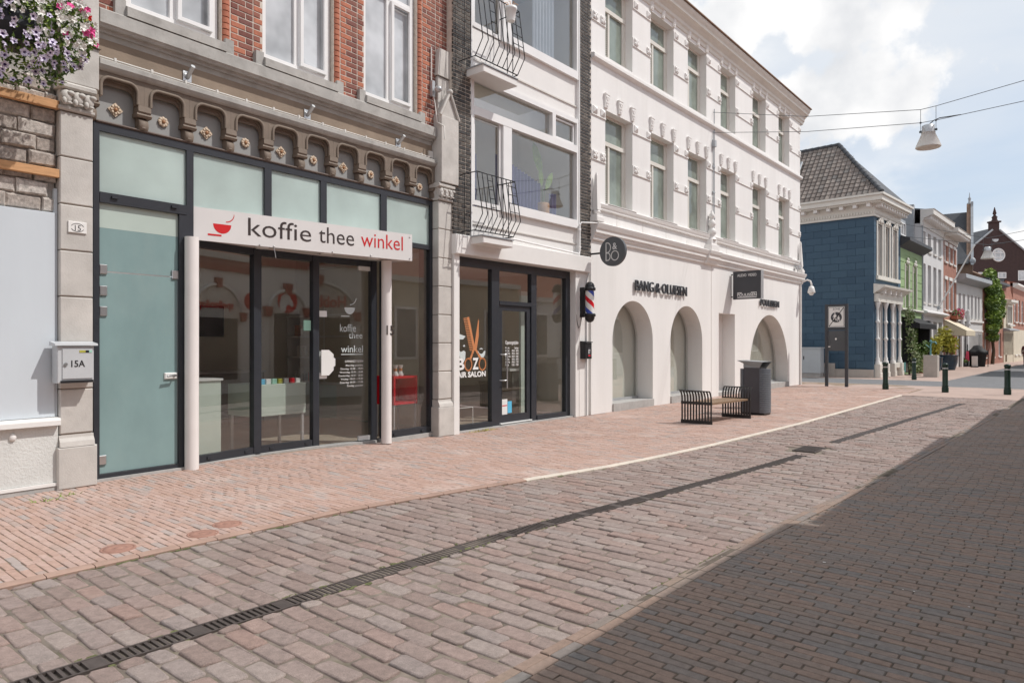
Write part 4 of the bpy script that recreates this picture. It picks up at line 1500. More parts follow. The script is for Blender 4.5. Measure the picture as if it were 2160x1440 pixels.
for i, (a, b) in enumerate((('Maandag', 'Gesloten'), ('Dinsdag', '09:30 - 18:00'), ('Woensdag', '09:30 - 18:00'), ('Donderdag', '09:30 - 18:00'), ('Vrijdag', '09:30 - 18:00'), ('Zaterdag', '09:00 - 17:00'), ('Zondag', '12:00 - 17:00'))):
    z = 1.49 - i * .058
    lettering('lettering', a, 'vinyl_white', bd_, (10.60, 9.009, z), .018 * len(a), .042, .0006, .012)
    lettering('lettering', b, 'vinyl_white', bd_, (11.02 - .0165 * len(b), 9.009, z), .0165 * len(b), .042, .0006, .012)
# decals on the left window: comb and scissors standing in for letters
YD = 9.0085
cmb = MB()
a0, a1 = Vector((9.47, 0, 2.10)), Vector((9.655, 0, 1.46))
dd = (a1 - a0).normalized()
nn = Vector((-dd.z, 0, dd.x))
cmb.add([(p.x, YD, p.z) for p in (a0, a1 + nn * .0, a1 + nn * .055 * 1, a0 + nn * .06)], [(0, 1, 2, 3)])
for i in range(19):
    p = a0 + (a1 - a0) * (i + .2) / 19
    q = p - nn * .105 - dd * .02
    cmb.add([(p.x, YD, p.z), (q.x, YD, q.z), ((q + dd * .017).x, YD, (q + dd * .017).z), ((p + dd * .017).x, YD, (p + dd * .017).z)], [(0, 1, 2, 3)])
blade = [(9.79, 2.09), (9.805, 2.03), (9.80, 1.75), (9.745, 1.50), (9.70, 1.45), (9.66, 1.50), (9.725, 1.80)]
cmb.add([(x, YD - .0005, z) for x, z in blade], [tuple(range(len(blade)))])


def strip(pts, w, y):
    for (x0, z0), (x1, z1) in zip(pts, pts[1:]):
        t = Vector((x1 - x0, 0, z1 - z0)).normalized()
        n_ = Vector((-t.z, 0, t.x)) * w
        e_ = t * w * .4
        cmb.add([((x0 - n_.x - e_.x), y, z0 - n_.z - e_.z), (x1 - n_.x + e_.x, y, z1 - n_.z + e_.z), (x1 + n_.x + e_.x, y, z1 + n_.z + e_.z), (x0 + n_.x - e_.x, y, z0 + n_.z - e_.z)], [(0, 1, 2, 3)])


strip([(9.665, 1.50), (9.61, 1.40), (9.57, 1.32)], .026, YD - .001)
strip([(9.70, 1.50), (9.78, 1.40), (9.86, 1.31)], .026, YD - .0015)
for cx in (9.505, 9.905):
    strip(arc(cx, 1.20, .095, .115, 0, 360, 24), .016, YD - .002)
dc = cmb.build('comb_and_scissors', 'copper', bf)
lettering('lettering', 'B', 'vinyl_white', bf, (9.20, 9.009, 1.10), .20, .225, .0006, .03)
lettering('lettering', 'Z', 'vinyl_white', bf, (9.625, 9.009, 1.10), .17, .225, .0006, .03)
lettering('lettering', 'HAIR SALON', 'vinyl_white', bf, (9.10, 9.009, .955), .90, .11, .0006, .035)
for pts in ([(9.20, 1.72), (9.26, 1.68), (9.36, 1.68), (9.43, 1.74), (9.37, 1.755), (9.30, 1.77), (9.22, 1.80)], [(9.22, 1.50), (9.30, 1.44), (9.38, 1.47), (9.43, 1.44), (9.42, 1.30), (9.37, 1.24), (9.28, 1.34)],
            [(9.35, 1.56), (9.40, 1.58), (9.42, 1.545), (9.38, 1.54)]):
    MB().add([(x, YD, z) for x, z in pts], [tuple(range(len(pts)))]).build('beard_decal', 'vinyl_grey', bf)
o_ = arc(9.87, 1.44, .12, .13, 170, 370, 16)
i_ = arc(9.87, 1.46, .075, .06, 350, 190, 12)
MB().add([(x, YD, z) for x, z in o_ + i_], [tuple(range(len(o_) + len(i_)))]).build('beard_decal', 'vinyl_grey', bf)
m_ = arc(9.87, 1.485, .05, .03, 0, 180, 8) + arc(9.87, 1.485, .03, .008, 180, 0, 6)
MB().add([(x, YD, z) for x, z in m_], [tuple(range(len(m_)))]).build('moustache_decal', 'vinyl_grey', bf)
# --- barber room
rm = MB().box(9.0, 12.9, 9.08, 13.5, -.09, -.045).build('room_floor', 'wood_floor', bar)
MB().box(8.95, 12.95, 13.4, 13.5, 0, 3.24).box(8.95, 9.05, 9.1, 13.4, 0, 3.24).box(12.84, 12.95, 9.1, 13.4, 0, 3.24).build('room_wall', 'room_beige', bar)
MB().box(8.95, 12.95, 9.21, 13.5, 3.245, 3.35).build('room_ceiling', 'room_white', bar)
MB().box(11.65, 11.95, 9.45, 9.50, -.04, 2.75).build('partition', 'mint_unit', bar)
rt = thing('reception_desk', 'white reception desk top behind the right barber shop window', 'desk', FB, (12.2, 10.2, -.04))
MB().box(11.9, 12.5, 9.9, 10.5, -.04, .98).build('body', 'dark_room', rt)
MB().box(11.75, 12.55, 9.85, 10.55, .981, 1.03).build('top', 'white_plastic', rt)
bc_ = thing('barber_chair', 'red and black barber chair behind the scissors decal window', 'chair', FB, (10.35, 10.6, -.04))
MB().lathe([(.26, -.04), (.25, 0), (.06, .03), (.05, .38)], 10.35, 10.6, 16).build('base', 'steel', bc_)
MB().cbox(10.08, 10.62, 10.3, 10.85, .38, .52, .03).build('seat', 'gloss_red', bc_)
MB().cbox(10.10, 10.60, 10.80, 10.92, .52, 1.05, .03).build('backrest', 'black_plastic', bc_)
for s in (10.05, 10.60):
    MB().tube([(s + .02, 10.35, .45), (s + .02, 10.35, .68), (s + .02, 10.8, .70)], .02, 8).build('armrest', 'steel', bc_)
MB().box(9.052, 9.08, 9.5, 12.5, .7, 2.2).top('wall_mirror', 'steel', FB, (9.06, 11, .7), 'long mirror on the side wall inside the barber shop', 'mirror')
fs_ = MB().tube([(9.3, 9.15, -.04), (9.3, 9.15, .36), (9.78, 9.15, .36), (9.78, 9.15, -.04)], .011, 6)
fs_.top('floor_stand', 'white_plastic', FB, (9.5, 9.15, -.04), 'thin white floor rack low behind the scissors decal window', 'rack')

# --- barber pole, letterbox, conduits
bp_ = thing('barber_pole', 'striped barber pole with black domed caps on the white wall', 'barber pole', FB, (13.05, 8.6, 2.1))
SX, SY = 13.03, 8.56
MB().lathe([(.098, 2.28), (.098, 2.80)], SX, SY, 28).build('cylinder', 'white_plastic', bp_)
for off, m, nm in ((0.0, 'gloss_red', 'red_stripe'), (.5, 'paint_blue', 'blue_stripe')):
    sm = MB()
    for rep in range(-2, 3):
        vs, fs, n_ = [], [], 26
        for i in range(n_ + 1):
            th = 2 * math.pi * i / n_
            zb = 2.28 + (rep + off) * .52 - .52 * i / n_ * 1.0 + .52
            for q in (0, .115):
                z = min(2.798, max(2.282, zb + q))
                vs.append((SX + .0995 * math.cos(th), SY + .0995 * math.sin(th), z))
        fs = [(2 * i, 2 * i + 2, 2 * i + 3, 2 * i + 1) for i in range(n_)]
        sm.add(vs, fs, True)
    sm.build(nm, m, bp_)
for z0, k in ((2.80, 1), (2.28, -1)):
    MB().lathe([(.125, z0), (.135, z0 + k * .02), (.135, z0 + k * .06), (.11, z0 + k * .075), (.112, z0 + k * .10), (.09, z0 + k * .16), (.045, z0 + k * .195), (0, z0 + k * .20)], SX, SY, 20).build('cap', 'black_plastic', bp_)
MB().box(12.985, 13.075, 8.69, 8.80, 2.2, 2.88).box(13.0, 13.06, 8.60, 8.70, 2.78, 2.82).box(13.0, 13.06, 8.60, 8.70, 2.26, 2.30).build('bracket', 'black_metal', bp_)
MB().tube([(13.0, 8.75, 2.22), (12.97, 8.78, 2.0), (12.92, 8.79, 1.95), (12.88, 8.805, 2.1), (12.86, 8.83, 2.5), (12.87, 8.86, 3.1)], .007, 5).build('cable', 'black_plastic', bp_)
lb = thing('letterbox', 'small black letterbox marked 17 under the barber pole', 'letterbox', FB, (13.1, 8.7, 1.25))
MB().cbox(13.0, 13.27, 8.66, 8.80, 1.25, 1.62, .008).build('body', 'black_plastic', lb)
MB().prof([(8.80, 1.66), (8.64, 1.64), (8.64, 1.622), (8.80, 1.622)], 12.99, 13.28).build('lid', 'black_plastic', lb)
MB().box(13.10, 13.20, 8.652, 8.6595, 1.30, 1.50).build('label', 'slate_sign', lb)
lettering('house_number', '17', 'vinyl_white', lb, (13.11, 8.652, 1.37), .08, .09, .0008, .012)
MB().box(13.11, 13.2, 8.65, 8.6515, 1.31, 1.34).build('sticker', 'gloss_red', lb)
pc = MB().tube([(13.22, 8.775, G), (13.22, 8.775, 1.25)], .013, 6).tube([(13.22, 8.78, 1.66), (13.22, 8.78, 3.0), (13.28, 8.74, 3.3), (13.30, 8.76, 3.62)], .013, 6)
pc.top('conduit', 'aluminium', FB, (13.22, 8.775, G), 'thin grey conduit running down the white wall past the letterbox', 'pipe')
dp = MB().tube([(12.93, 8.765, 4.30), (12.93, 8.765, 3.72), (12.88, 8.75, 3.63), (10.4, 8.76, 3.70)], .022, 8).tube([(12.93, 8.765, 4.30), (12.98, 8.75, 4.36), (13.5, 8.62, 4.40)], .018, 6)
for z in (4.2, 3.8):
    dp.box(12.895, 12.965, 8.75, 8.80, z - .02, z + .02)
dp.top('drain_pipe', 'white_frame', FB, (12.93, 8.77, 3.62), 'thin white pipe beside the black brick pilaster by the round sign', 'pipe')

# ================================================================ long white corner building (frame B)
wh = thing('corner_building', 'long white rendered building with arched shop windows, carved keystones and bracketed cornice', 'building', FB, (21, 8.8, G))
WS = [(14.07, 15.37), (16.32, 17.66), (18.57, 19.85), (20.92, 22.13), (23.67, 24.96), (26.34, 27.59)]
S0, S1 = 13.452, 28.92
ARCH = [(14.40, 16.45, 1.67, 1.02), (17.47, 19.56, 1.65, 1.04), (23.40, 27.42, .62, 2.03)]
wl = MB()


def arch_piece(a, b, s0, s1, zs, rz):
    c, r = (s0 + s1) / 2, (s1 - s0) / 2
    inner = [(s1, G)] + arc(c, zs, r, rz, 0, 180, 36) + [(s0, G)]
    poly = [(a, G), (a, 4.06), (b, 4.06), (b, G)] + inner
    wl.prism(list(reversed(poly)), 8.80, 9.32)


arch_piece(S0, 17.0, *ARCH[0])
arch_piece(17.0, 20.6, *ARCH[1])
wl.prism([(20.6, G), (20.78, G), (20.78, 2.57), (22.09, 2.57), (22.09, G), (22.6, G), (22.6, 4.06), (20.6, 4.06)], 8.80, 9.32)
arch_piece(22.6, S1, *ARCH[2])
wl.box(S0, S1, 8.80, 9.2, 4.06, 4.93)
ed = [S0] + [x for w in WS for x in w] + [S1]
for i in range(0, len(ed), 2):
    wl.box(ed[i], ed[i + 1], 8.80, 9.2, 4.93, 7.22)
    wl.box(ed[i], ed[i + 1], 8.80, 9.2, 8.52, 10.46)
wl.box(S0, S1, 8.80, 9.2, 7.22, 8.52).box(S0, S1, 8.80, 9.2, 10.46, 10.95)
wl.box(S1 - .4, S1, 9.2, 16, G, 10.95).box(S0, S0 + .3, 9.33, 16, G, 10.95)
wall = wl.build('wall', 'white_render', wh)
MB().box(S0, S1, 9.2, 16, 10.90, 11.0).build('roof', 'zinc', wh)
MB().prof([(8.85, 10.56), (8.77, 10.58), (8.75, 10.66), (8.71, 10.70), (8.70, 10.78), (8.62, 10.86), (8.55, 10.90), (8.54, 10.96), (8.50, 11.02), (8.47, 11.08), (8.47, 11.12), (8.95, 11.14), (8.95, 10.56)], S0, S1 + .30).build('roof_cornice', 'cream_frame', wh)
MB().prof([(8.90, 11.20), (8.44, 11.18), (8.42, 11.13), (8.46, 11.128), (8.90, 11.145)], S0, S1 + .34).build('gutter', 'tan_wall', wh)
MB().prof([(8.805, 8.42), (8.72, 8.40), (8.70, 8.38), (8.70, 8.31), (8.74, 8.28), (8.805, 8.26)], S0, S1 + .03).build('string_course', 'white_paint', wh)
MB().prof([(8.805, 4.44), (8.60, 4.425), (8.585, 4.41), (8.60, 4.37), (8.63, 4.30), (8.66, 4.27), (8.66, 4.20), (8.70, 4.18), (8.71, 4.13), (8.74, 4.11), (8.74, 4.05), (8.78, 4.02), (8.805, 4.02)], S0, S1 + .20).build('lower_cornice', 'white_paint', wh)
MB().prof([(8.805, 4.93), (8.70, 4.925), (8.69, 4.90), (8.71, 4.84), (8.73, 4.82), (8.73, 4.78), (8.805, 4.77)], S0 + .1, S1 + .03).build('sill_course', 'white_paint', wh)
jt = MB()
for s in (14.6, 15.9, 17.2, 18.5, 21.4, 22.8, 24.2, 25.6, 27.0):
    jt.box(s, s + .012, 8.796, 8.802, 4.45, 4.77)
jt.build('joint_line', 'off_white', wh)
# arched shop windows: sill, frame, pane and pale room behind
for i, (s0, s1, zs, rz) in enumerate(ARCH):
    c, r = (s0 + s1) / 2, (s1 - s0) / 2
    MB().box(s0 + .002, s1 - .002, 8.76, 9.30, G - .02, .13).build('stone_sill', 'concrete', wh)
    fz = MB().box(s0 + .004, s1 - .004, 9.24, 9.30, .132, .19)
    wf = fz.build('arched_window', 'aluminium', wh)
    pts = [(s1 - .003, .19)] + arc(c, zs, r - .003, rz - .003, 0, 180, 36) + [(s0 + .003, .19)]
    MB().prism(list(reversed(pts)), 9.26, 9.27).build('pane', 'shop_glass', wf)
    rm_ = MB().box(s0 - .3, s1 + .9, 9.40, 9.5, G, 3.4).box(s0 - .4, s0 - .3, 9.33, 10.7, G, 3.4).box(s1 + .9, s1 + 1.0, 9.33, 10.7, G, 3.4).box(s0 - .3, s1 + .9, 9.33, 10.6, 3.3, 3.4)
    rm_.build('room', 'blind_green', wf)
    MB().box(s0 - .3, s1 + .9, 9.33, 10.6, .05, .12).build('room_floor', 'room_beige', wf)
MB().box(20.785, 22.085, 9.22, 9.30, G + .12, 2.565).build('recessed_door', 'white_render', wh)
MB().box(20.782, 22.088, 8.79, 9.21, G, G + .12).build('door_step', 'concrete', wh)
MB().box(20.2, 20.215, 8.792, 8.80, G, 4.0).build('movement_joint', 'off_white', wh)
# upper windows
for fl, (z0, z1, zb) in enumerate(((4.93, 7.22, 6.52), (8.52, 10.46, 9.82))):
    for a, b in WS:
        w = MB()
        w.box(a, a + .05, 9.00, 9.10, z0, z1).box(b - .05, b, 9.00, 9.10, z0, z1).box(a + .05, b - .05, 9.00, 9.10, z1 - .06, z1).box(a + .05, b - .05, 9.00, 9.10, z0, z0 + .07)
        w.box(a + .05, b - .05, 8.985, 9.09, zb - .05, zb + .05)
        mv = a + .05 + (b - a - .1) * .36
        w.box(mv - .035, mv + .035, 9.0, 9.09, z0 + .07, zb - .05)
        w.box(b - .16, b - .05, 9.01, 9.09, zb + .05, z1 - .06).box(b - .16, b - .05, 9.01, 9.09, z0 + .07, zb - .05)
        wn = w.build('window', 'cream_frame', wh)
        for x0, x1, y0, y1 in ((a + .05, b - .16, zb + .05, z1 - .06), (a + .05, mv - .035, z0 + .07, zb - .05), (mv + .035, b - .16, z0 + .07, zb - .05)):
            MB().box(x0, x1, 9.04, 9.05, y0, y1).build('pane', 'pane_green', wn)
        if fl == 0:
            MB().prof([(9.0, 4.985), (8.68, 4.945), (8.68, 4.93), (9.0, 4.93)], a - .03, b + .03).build('sill', 'white_paint', wn)
        # slatted blind behind the narrow light
        bl_ = MB()
        z = z0 + .15
        while z < zb - .1:
            bl_.box(a + .06, mv - .04, 9.036, 9.0395, z, z + .018)
            z += .05
        bl_.build('blind', 'off_white', wn)


# carved stones
def keystone():
    mb = MB()
    vs = [(-.065, 0, -.16), (.065, 0, -.16), (.10, 0, .16), (-.10, 0, .16), (-.065, -.07, -.16), (.065, -.07, -.16), (.10, -.10, .16), (-.10, -.10, .16)]
    mb.add(vs, [(4, 5, 6, 7), (0, 4, 7, 3), (5, 1, 2, 6), (7, 6, 2, 3), (0, 1, 5, 4)])
    for x, z, r in ((-.04, .10, .042), (.04, .10, .042), (0, .04, .045), (-.03, -.03, .036), (.03, -.03, .036), (0, -.10, .036)):
        mb.ball((x, -.085 - z * .08, z), r, (1, .7, 1.1), 7, 5)
    mb.box(-.115, .115, -.115, 0, .161, .19)
    return mb.mesh('keystone', 'white_paint')


def leaf_boss():
    mb = MB().box(-.10, .10, -.045, 0, -.09, .09)
    for x, z, r in ((-.055, .045, .05), (.05, .05, .048), (0, 0, .052), (-.05, -.05, .046), (.055, -.045, .05)):
        mb.ball((x, -.048, z), r, (1, .75, 1), 7, 5)
    return mb.mesh('boss', 'white_paint')


def pyramid_boss():
    mb = MB()
    mb.add([(-.10, 0, -.09), (.10, 0, -.09), (.10, 0, .09), (-.10, 0, .09), (-.10, -.03, -.09), (.10, -.03, -.09), (.10, -.03, .09), (-.10, -.03, .09), (0, -.12, 0)],
           [(0, 1, 5, 4), (1, 2, 6, 5), (2, 3, 7, 6), (3, 0, 4, 7), (4, 5, 8), (5, 6, 8), (6, 7, 8), (7, 4, 8)])
    return mb.mesh('boss', 'white_paint')


KS, LB, PB = keystone(), leaf_boss(), pyramid_boss()
for fl, (zk, z1, z2) in enumerate(((7.42, 7.10, 6.05), (10.44 + .16, 10.28, 9.32))):
    for a, b in WS:
        for s, t in ((a + .02, .06), ((a + b) / 2, 0), (b - .02, -.06)):
            inst(KS, 'keystone', wh, (s, 8.80, zk), (0, t, 0), (.92, .62, .95 if fl == 0 else .75))
    for i in range(0, len(ed), 2):
        a, b = ed[i], ed[i + 1]
        bd_ = MB().prof([(8.801, z1 + .10), (8.785, z1 + .10), (8.785, z1 - .10), (8.772, z1 - .105), (8.772, z1 - .125), (8.801, z1 - .13)], a + .002, b - .002)
        bd_.build('band', 'white_paint', wh)
        bd_ = MB().prof([(8.801, z2 + .10), (8.785, z2 + .10), (8.785, z2 - .10), (8.772, z2 - .105), (8.772, z2 - .125), (8.801, z2 - .13)], a + .002, b - .002)
        bd_.build('band', 'white_paint', wh)
        for s in (a + .14, b - .14):
            inst(PB, 'boss', wh, (s, 8.785, z1), (0, 0, 0), (.9, .6, .9))
            inst(LB, 'boss', wh, (s, 8.785, z2), (0, 0, 0), (.9, .6, .9))
# obelisk finials standing on the lower cornice
for s, h in ((13.56, .82), (28.72, .95)):
    ob = MB().cbox(s - .16, s + .16, 8.60, 8.80, 4.445, 4.56, .01)
    ob.box(s - .12, s + .12, 8.625, 8.80, 4.561, 4.62)
    ob.ball((s, 8.71, 4.68), .10, (1.1, .8, .7), 12, 6)
    ob.add([(s - .085, 8.64, 4.72), (s + .085, 8.64, 4.72), (s + .085, 8.79, 4.72), (s - .085, 8.79, 4.72), (s - .03, 8.69, 4.72 + h), (s + .03, 8.69, 4.72 + h), (s + .03, 8.75, 4.72 + h), (s - .03, 8.75, 4.72 + h), (s, 8.72, 4.80 + h)],
           [(0, 1, 5, 4), (1, 2, 6, 5), (2, 3, 7, 6), (3, 0, 4, 7), (4, 5, 8), (5, 6, 8), (6, 7, 8), (7, 4, 8)])
    ob.build('obelisk', 'white_paint', wh)
S_ = 20.03
fn = MB().cbox(S_ - .30, S_ + .30, 8.58, 8.80, 4.445, 4.62, .012).box(S_ - .2, S_ + .2, 8.62, 8.80, 4.621, 4.78)
fn.lathe([(.15, 4.781), (.10, 4.84), (.08, 4.90), (.13, 4.97), (.14, 5.05), (.08, 5.12), (.06, 5.16), (.11, 5.22), (.12, 5.30), (.07, 5.38), (.05, 5.42), (.085, 5.47), (.09, 5.54), (.05, 5.60), (.03, 5.66), (.0, 5.72)], S_, 8.70, 14)
fn.build('baluster_finial', 'white_paint', wh)
# projecting cornice breaks beside the finial
MB().prof([(8.80, 4.442), (8.545, 4.43), (8.53, 4.41), (8.56, 4.32), (8.60, 4.27), (8.60, 4.19), (8.66, 4.14), (8.69, 4.05), (8.80, 4.01)], 19.62, 20.45).build('cornice_break', 'white_paint', wh)
# cables and pipe at the finial
cbm = MB().tube([(20.28, 8.77, 4.95), (20.30, 8.77, 8.20)], .014, 6).tube([(20.40, 8.78, 4.7), (20.38, 8.77, 8.9)], .012, 6)
for z in (5.5, 6.3, 7.1, 7.9):
    cbm.box(20.26, 20.42, 8.76, 8.80, z - .02, z + .02)
cbm.box(20.25, 20.38, 8.70, 8.80, 7.70, 7.9)
cbm.build('cables', 'zinc', wh)
# shop lettering standing off the wall
lettering('lettering', 'BANG & OLUFSEN', 'slate_sign', wh, (15.42, 8.765, 2.96), 2.95, .27, .022, .0)
for s in (15.6, 16.6, 17.6, 18.2):
    MB().box(s, s + .02, 8.70, 8.80, 3.08, 3.10).build('letter_pin', 'steel', wh)
lettering('lettering', 'POULISSEN', 'slate_sign', wh, (24.31, 8.765, 2.95), 1.9, .24, .022, .0)
# round projecting sign
rs = thing('round_sign', 'round dark grey projecting sign with white letters on a short arm', 'sign', FB, (13.5, 8.3, 3.4))
cy, cz = 8.20, 3.70
disc = MB()
n_ = 48
vs = [(13.41, cy + .335 * math.cos(2 * math.pi * i / n_), cz + .335 * math.sin(2 * math.pi * i / n_)) for i in range(n_)]
vs += [(13.49, p[1], p[2]) for p in vs]
disc.add(vs, [tuple(range(n_)), tuple(range(2 * n_ - 1, n_ - 1, -1))] + [(i, n_ + i, n_ + (i + 1) % n_, (i + 1) % n_) for i in range(n_)])
ds_ = disc.build('disc', 'sign_grey', rs)
MB().tube([(13.45, 8.53, 3.69), (13.45, 8.80, 3.69)], .022, 8).build('arm', 'black_metal', rs)


def side_stroke(pts, w, parent, x, name, m):
    mb = MB()
    for (y0, z0), (y1, z1) in zip(pts, pts[1:]):
        t = Vector((0, y1 - y0, z1 - z0)).normalized()
        q = Vector((0, -t.z, t.y)) * w
        e_ = t * w * .35
        mb.add([(x, y0 + q.y - e_.y, z0 + q.z - e_.z), (x, y1 + q.y + e_.y, z1 + q.z + e_.z), (x, y1 - q.y + e_.y, z1 - q.z + e_.z), (x, y0 - q.y - e_.y, z0 - q.z - e_.z)], [(0, 1, 2, 3)])
    return mb.build(name, m, parent)


# letters drawn as strokes: tall B with a ring O and an ampersand above it (read from down the street, y runs right to left)
yb = cy + .165
side_stroke([(yb, cz - .20), (yb, cz + .20)] + [(yb - .035 - .085 * math.sin(R(q)), cz + .09 + .11 * math.cos(R(q))) for q in range(0, 181, 15)] + [(yb - .005, cz - .02)], .011, ds_, 13.408, 'letter', 'letter_grey')
side_stroke([(yb, cz - .03)] + [(yb - .04 - .07 * math.sin(R(q)), cz - .115 + .085 * math.cos(R(q))) for q in range(0, 181, 15)] + [(yb, cz - .20)], .011, ds_, 13.4075, 'letter', 'letter_grey')
side_stroke([(cy - .07 + .095 * math.cos(R(q)), cz - .10 + .105 * math.sin(R(q))) for q in range(0, 361, 15)], .011, ds_, 13.4065, 'letter', 'letter_grey')
lettering('letter', '&', 'letter_grey', ds_, (13.4095, cy - .005, cz + .04), .12, .15, .001, .01, 'side')
# AUDIO VIDEO projecting box sign
av = thing('box_sign', 'dark square projecting sign lettered audio video on the white wall', 'sign', FB, (21.85, 8.2, 3.0))
MB().cbox(21.72, 21.88, 7.80, 8.70, 3.04, 3.94, .006).build('box', 'slate_sign', av)
MB().box(21.70, 21.90, 7.785, 7.80, 3.03, 3.95).box(21.70, 21.90, 8.70, 8.715, 3.03, 3.95).build('edge_trim', 'aluminium', av)
MB().tube([(21.8, 8.70, 3.85), (21.8, 8.80, 3.85)], .02, 6).tube([(21.8, 8.70, 3.12), (21.8, 8.80, 3.12)], .02, 6).build('arm', 'black_metal', av)
lettering('lettering', 'AUDIO  VIDEO', 'vinyl_white', av, (21.719, 8.57, 3.76), .62, .09, .001, .008, 'side')
lettering('lettering', 'POULISSEN', 'vinyl_white', av, (21.719, 8.57, 3.13), .63, .09, .001, .012, 'side')
b_ = MB().box(21.716, 21.7195, 7.94, 8.57, 3.095, 3.112).box(21.716, 21.7195, 7.94, 8.57, 3.075, 3.085)
b_.box(21.716, 21.7195, 8.42, 8.57, 3.232, 3.252).box(21.716, 21.7195, 7.94, 8.13, 3.232, 3.252)
b_.build('bars', 'vinyl_white', av)
# corner down pipe, flood light, dome camera
cp_ = thing('dome_camera', 'white dome camera on a swan-neck arm at the white building corner', 'camera', FB, (28.95, 8.5, 3.7))
MB().tube([(28.93, 8.80, 3.95), (28.93, 8.70, 4.10), (28.93, 8.52, 4.18), (28.93, 8.40, 4.12), (28.93, 8.36, 4.0), (28.93, 8.36, 3.92)], .035, 10).build('arm', 'white_paint', cp_)
MB().lathe([(.05, 3.92), (.09, 3.90), (.12, 3.80), (.15, 3.66), (.14, 3.64), (.10, 3.64), (.09, 3.59), (.05, 3.55), (0, 3.54)], 28.93, 8.36, 16).build('dome', 'white_plastic', cp_)
MB().tube([(28.86, 8.76, G), (28.86, 8.76, 4.0)], .045, 10).top('down_pipe', 'white_paint', FB, (28.86, 8.76, G), 'white down pipe at the end corner of the white building', 'pipe')
fl_ = thing('flood_light', 'small clear flood light on the cornice near the white building corner', 'lamp', FB, (28.2, 8.68, 4.44))
MB().tube([(28.25, 8.70, 4.44), (28.25, 8.70, 4.56)], .015, 6).build('stem', 'steel', fl_)
MB().cbox(28.14, 28.36, 8.60, 8.74, 4.56, 4.72, .02).build('head', 'aluminium', fl_)

# ================================================================ houses beyond the side street
def shell(name, label, p, q, zt, wallm, depth=9.0, cat='house', t=.3):
    """house root with a front wall and side walls; returns root, frame, length"""
    fr = house_frame(p, q)
    h = thing(name, label, cat, fr, (0, 0, G))
    return h, fr, fr.length


def walls(h, L, zt, m, openings, depth=9.0, t=.3, zs=None):
    """front wall left open at the windows (x0, x1, z0, z1), in rows that share z0 and z1"""
    mb = MB()
    rows = sorted({(o[2], o[3]) for o in openings})
    z = G
    for z0, z1 in rows:
        mb.box(0, L, 0, t, z, z0)
        xs = [0] + [v for o in sorted(openings) if (o[2], o[3]) == (z0, z1) for v in o[:2]] + [L]
        for i in range(0, len(xs), 2):
            if xs[i + 1] - xs[i] > .005:
                mb.box(xs[i], xs[i + 1], 0, t, z0, z1)
        z = z1
    mb.box(0, L, 0, t, z, zt)
    mb.box(0, t, t, depth, G, zt).box(L - t, L, t, depth, G, zt).box(t, L - t, depth - t, depth, G, zt)
    return mb.build('wall', m, h)


def cornice(h, L, zb, zt, out, m, n=0, x0=0.0, mm=None):
    d = zt - zb
    c = MB().prof([(.05, zb), (-.05, zb), (-.07, zb + d * .30), (-.12, zb + d * .34), (-.12, zb + d * .45), (-out * .85, zb + d * .62), (-out, zb + d * .66), (-out, zb + d * .94), (-out - .04, zt), (.05, zt + .03)], x0 - .1, L + .1)
    c.build('cornice', m, h)
    for i in range(n):
        x = x0 + .15 + (L - x0 - .3) * i / max(1, n - 1)
        MB().box(x - .07, x + .07, -out * .80, -.121, zb + d * .38, zb + d * .60).build('modillion', mm or m, h)


# ---------------- blue corner house
bh, fb_, BL = shell('blue_house', 'dark blue corner house with cream cornice, tiled hipped roof and turned shop columns', (36.5, 7.69), (40.95, 7.36), 8.0, 'blue_wall')
UW = [(.50, 1.24), (1.72, 2.46), (3.0, 3.78)]
SW = [(.45, 1.50), (1.72, 2.62), (2.85, 3.85)]
mbw = MB()
mbw.box(0, .45, 0, .3, .62, 3.62).box(3.85, BL, 0, .3, .62, 3.62).box(1.50, 1.72, 0, .3, .62, 3.62).box(2.62, 2.85, 0, .3, .62, 3.62)
mbw.box(0, .45, 0, .3, G, .619).box(3.85, BL, 0, .3, G, .619)
mbw.box(0, BL, 0, .3, 3.62, 4.92)
ex = [0] + [v for w in UW for v in w] + [BL]
for i in range(0, 8, 2):
    mbw.box(ex[i], ex[i + 1], 0, .3, 4.92, 7.44)
mbw.box(0, BL, 0, .3, 7.44, 8.4)
mbw.box(.02, .3, .3, 13, .35, 8.4)
bwall = mbw.build('wall', 'blue_wall', bh)
blkm = {}


def bblock(w, h_):
    k = (round(w, 2), round(h_, 2))
    if k not in blkm:
        mb = MB().cbox(-w / 2, w / 2, -.025, .0, -h_ / 2, h_ / 2, .008)
        blkm[k] = mb.mesh('block', 'blue_block')
    return blkm[k]


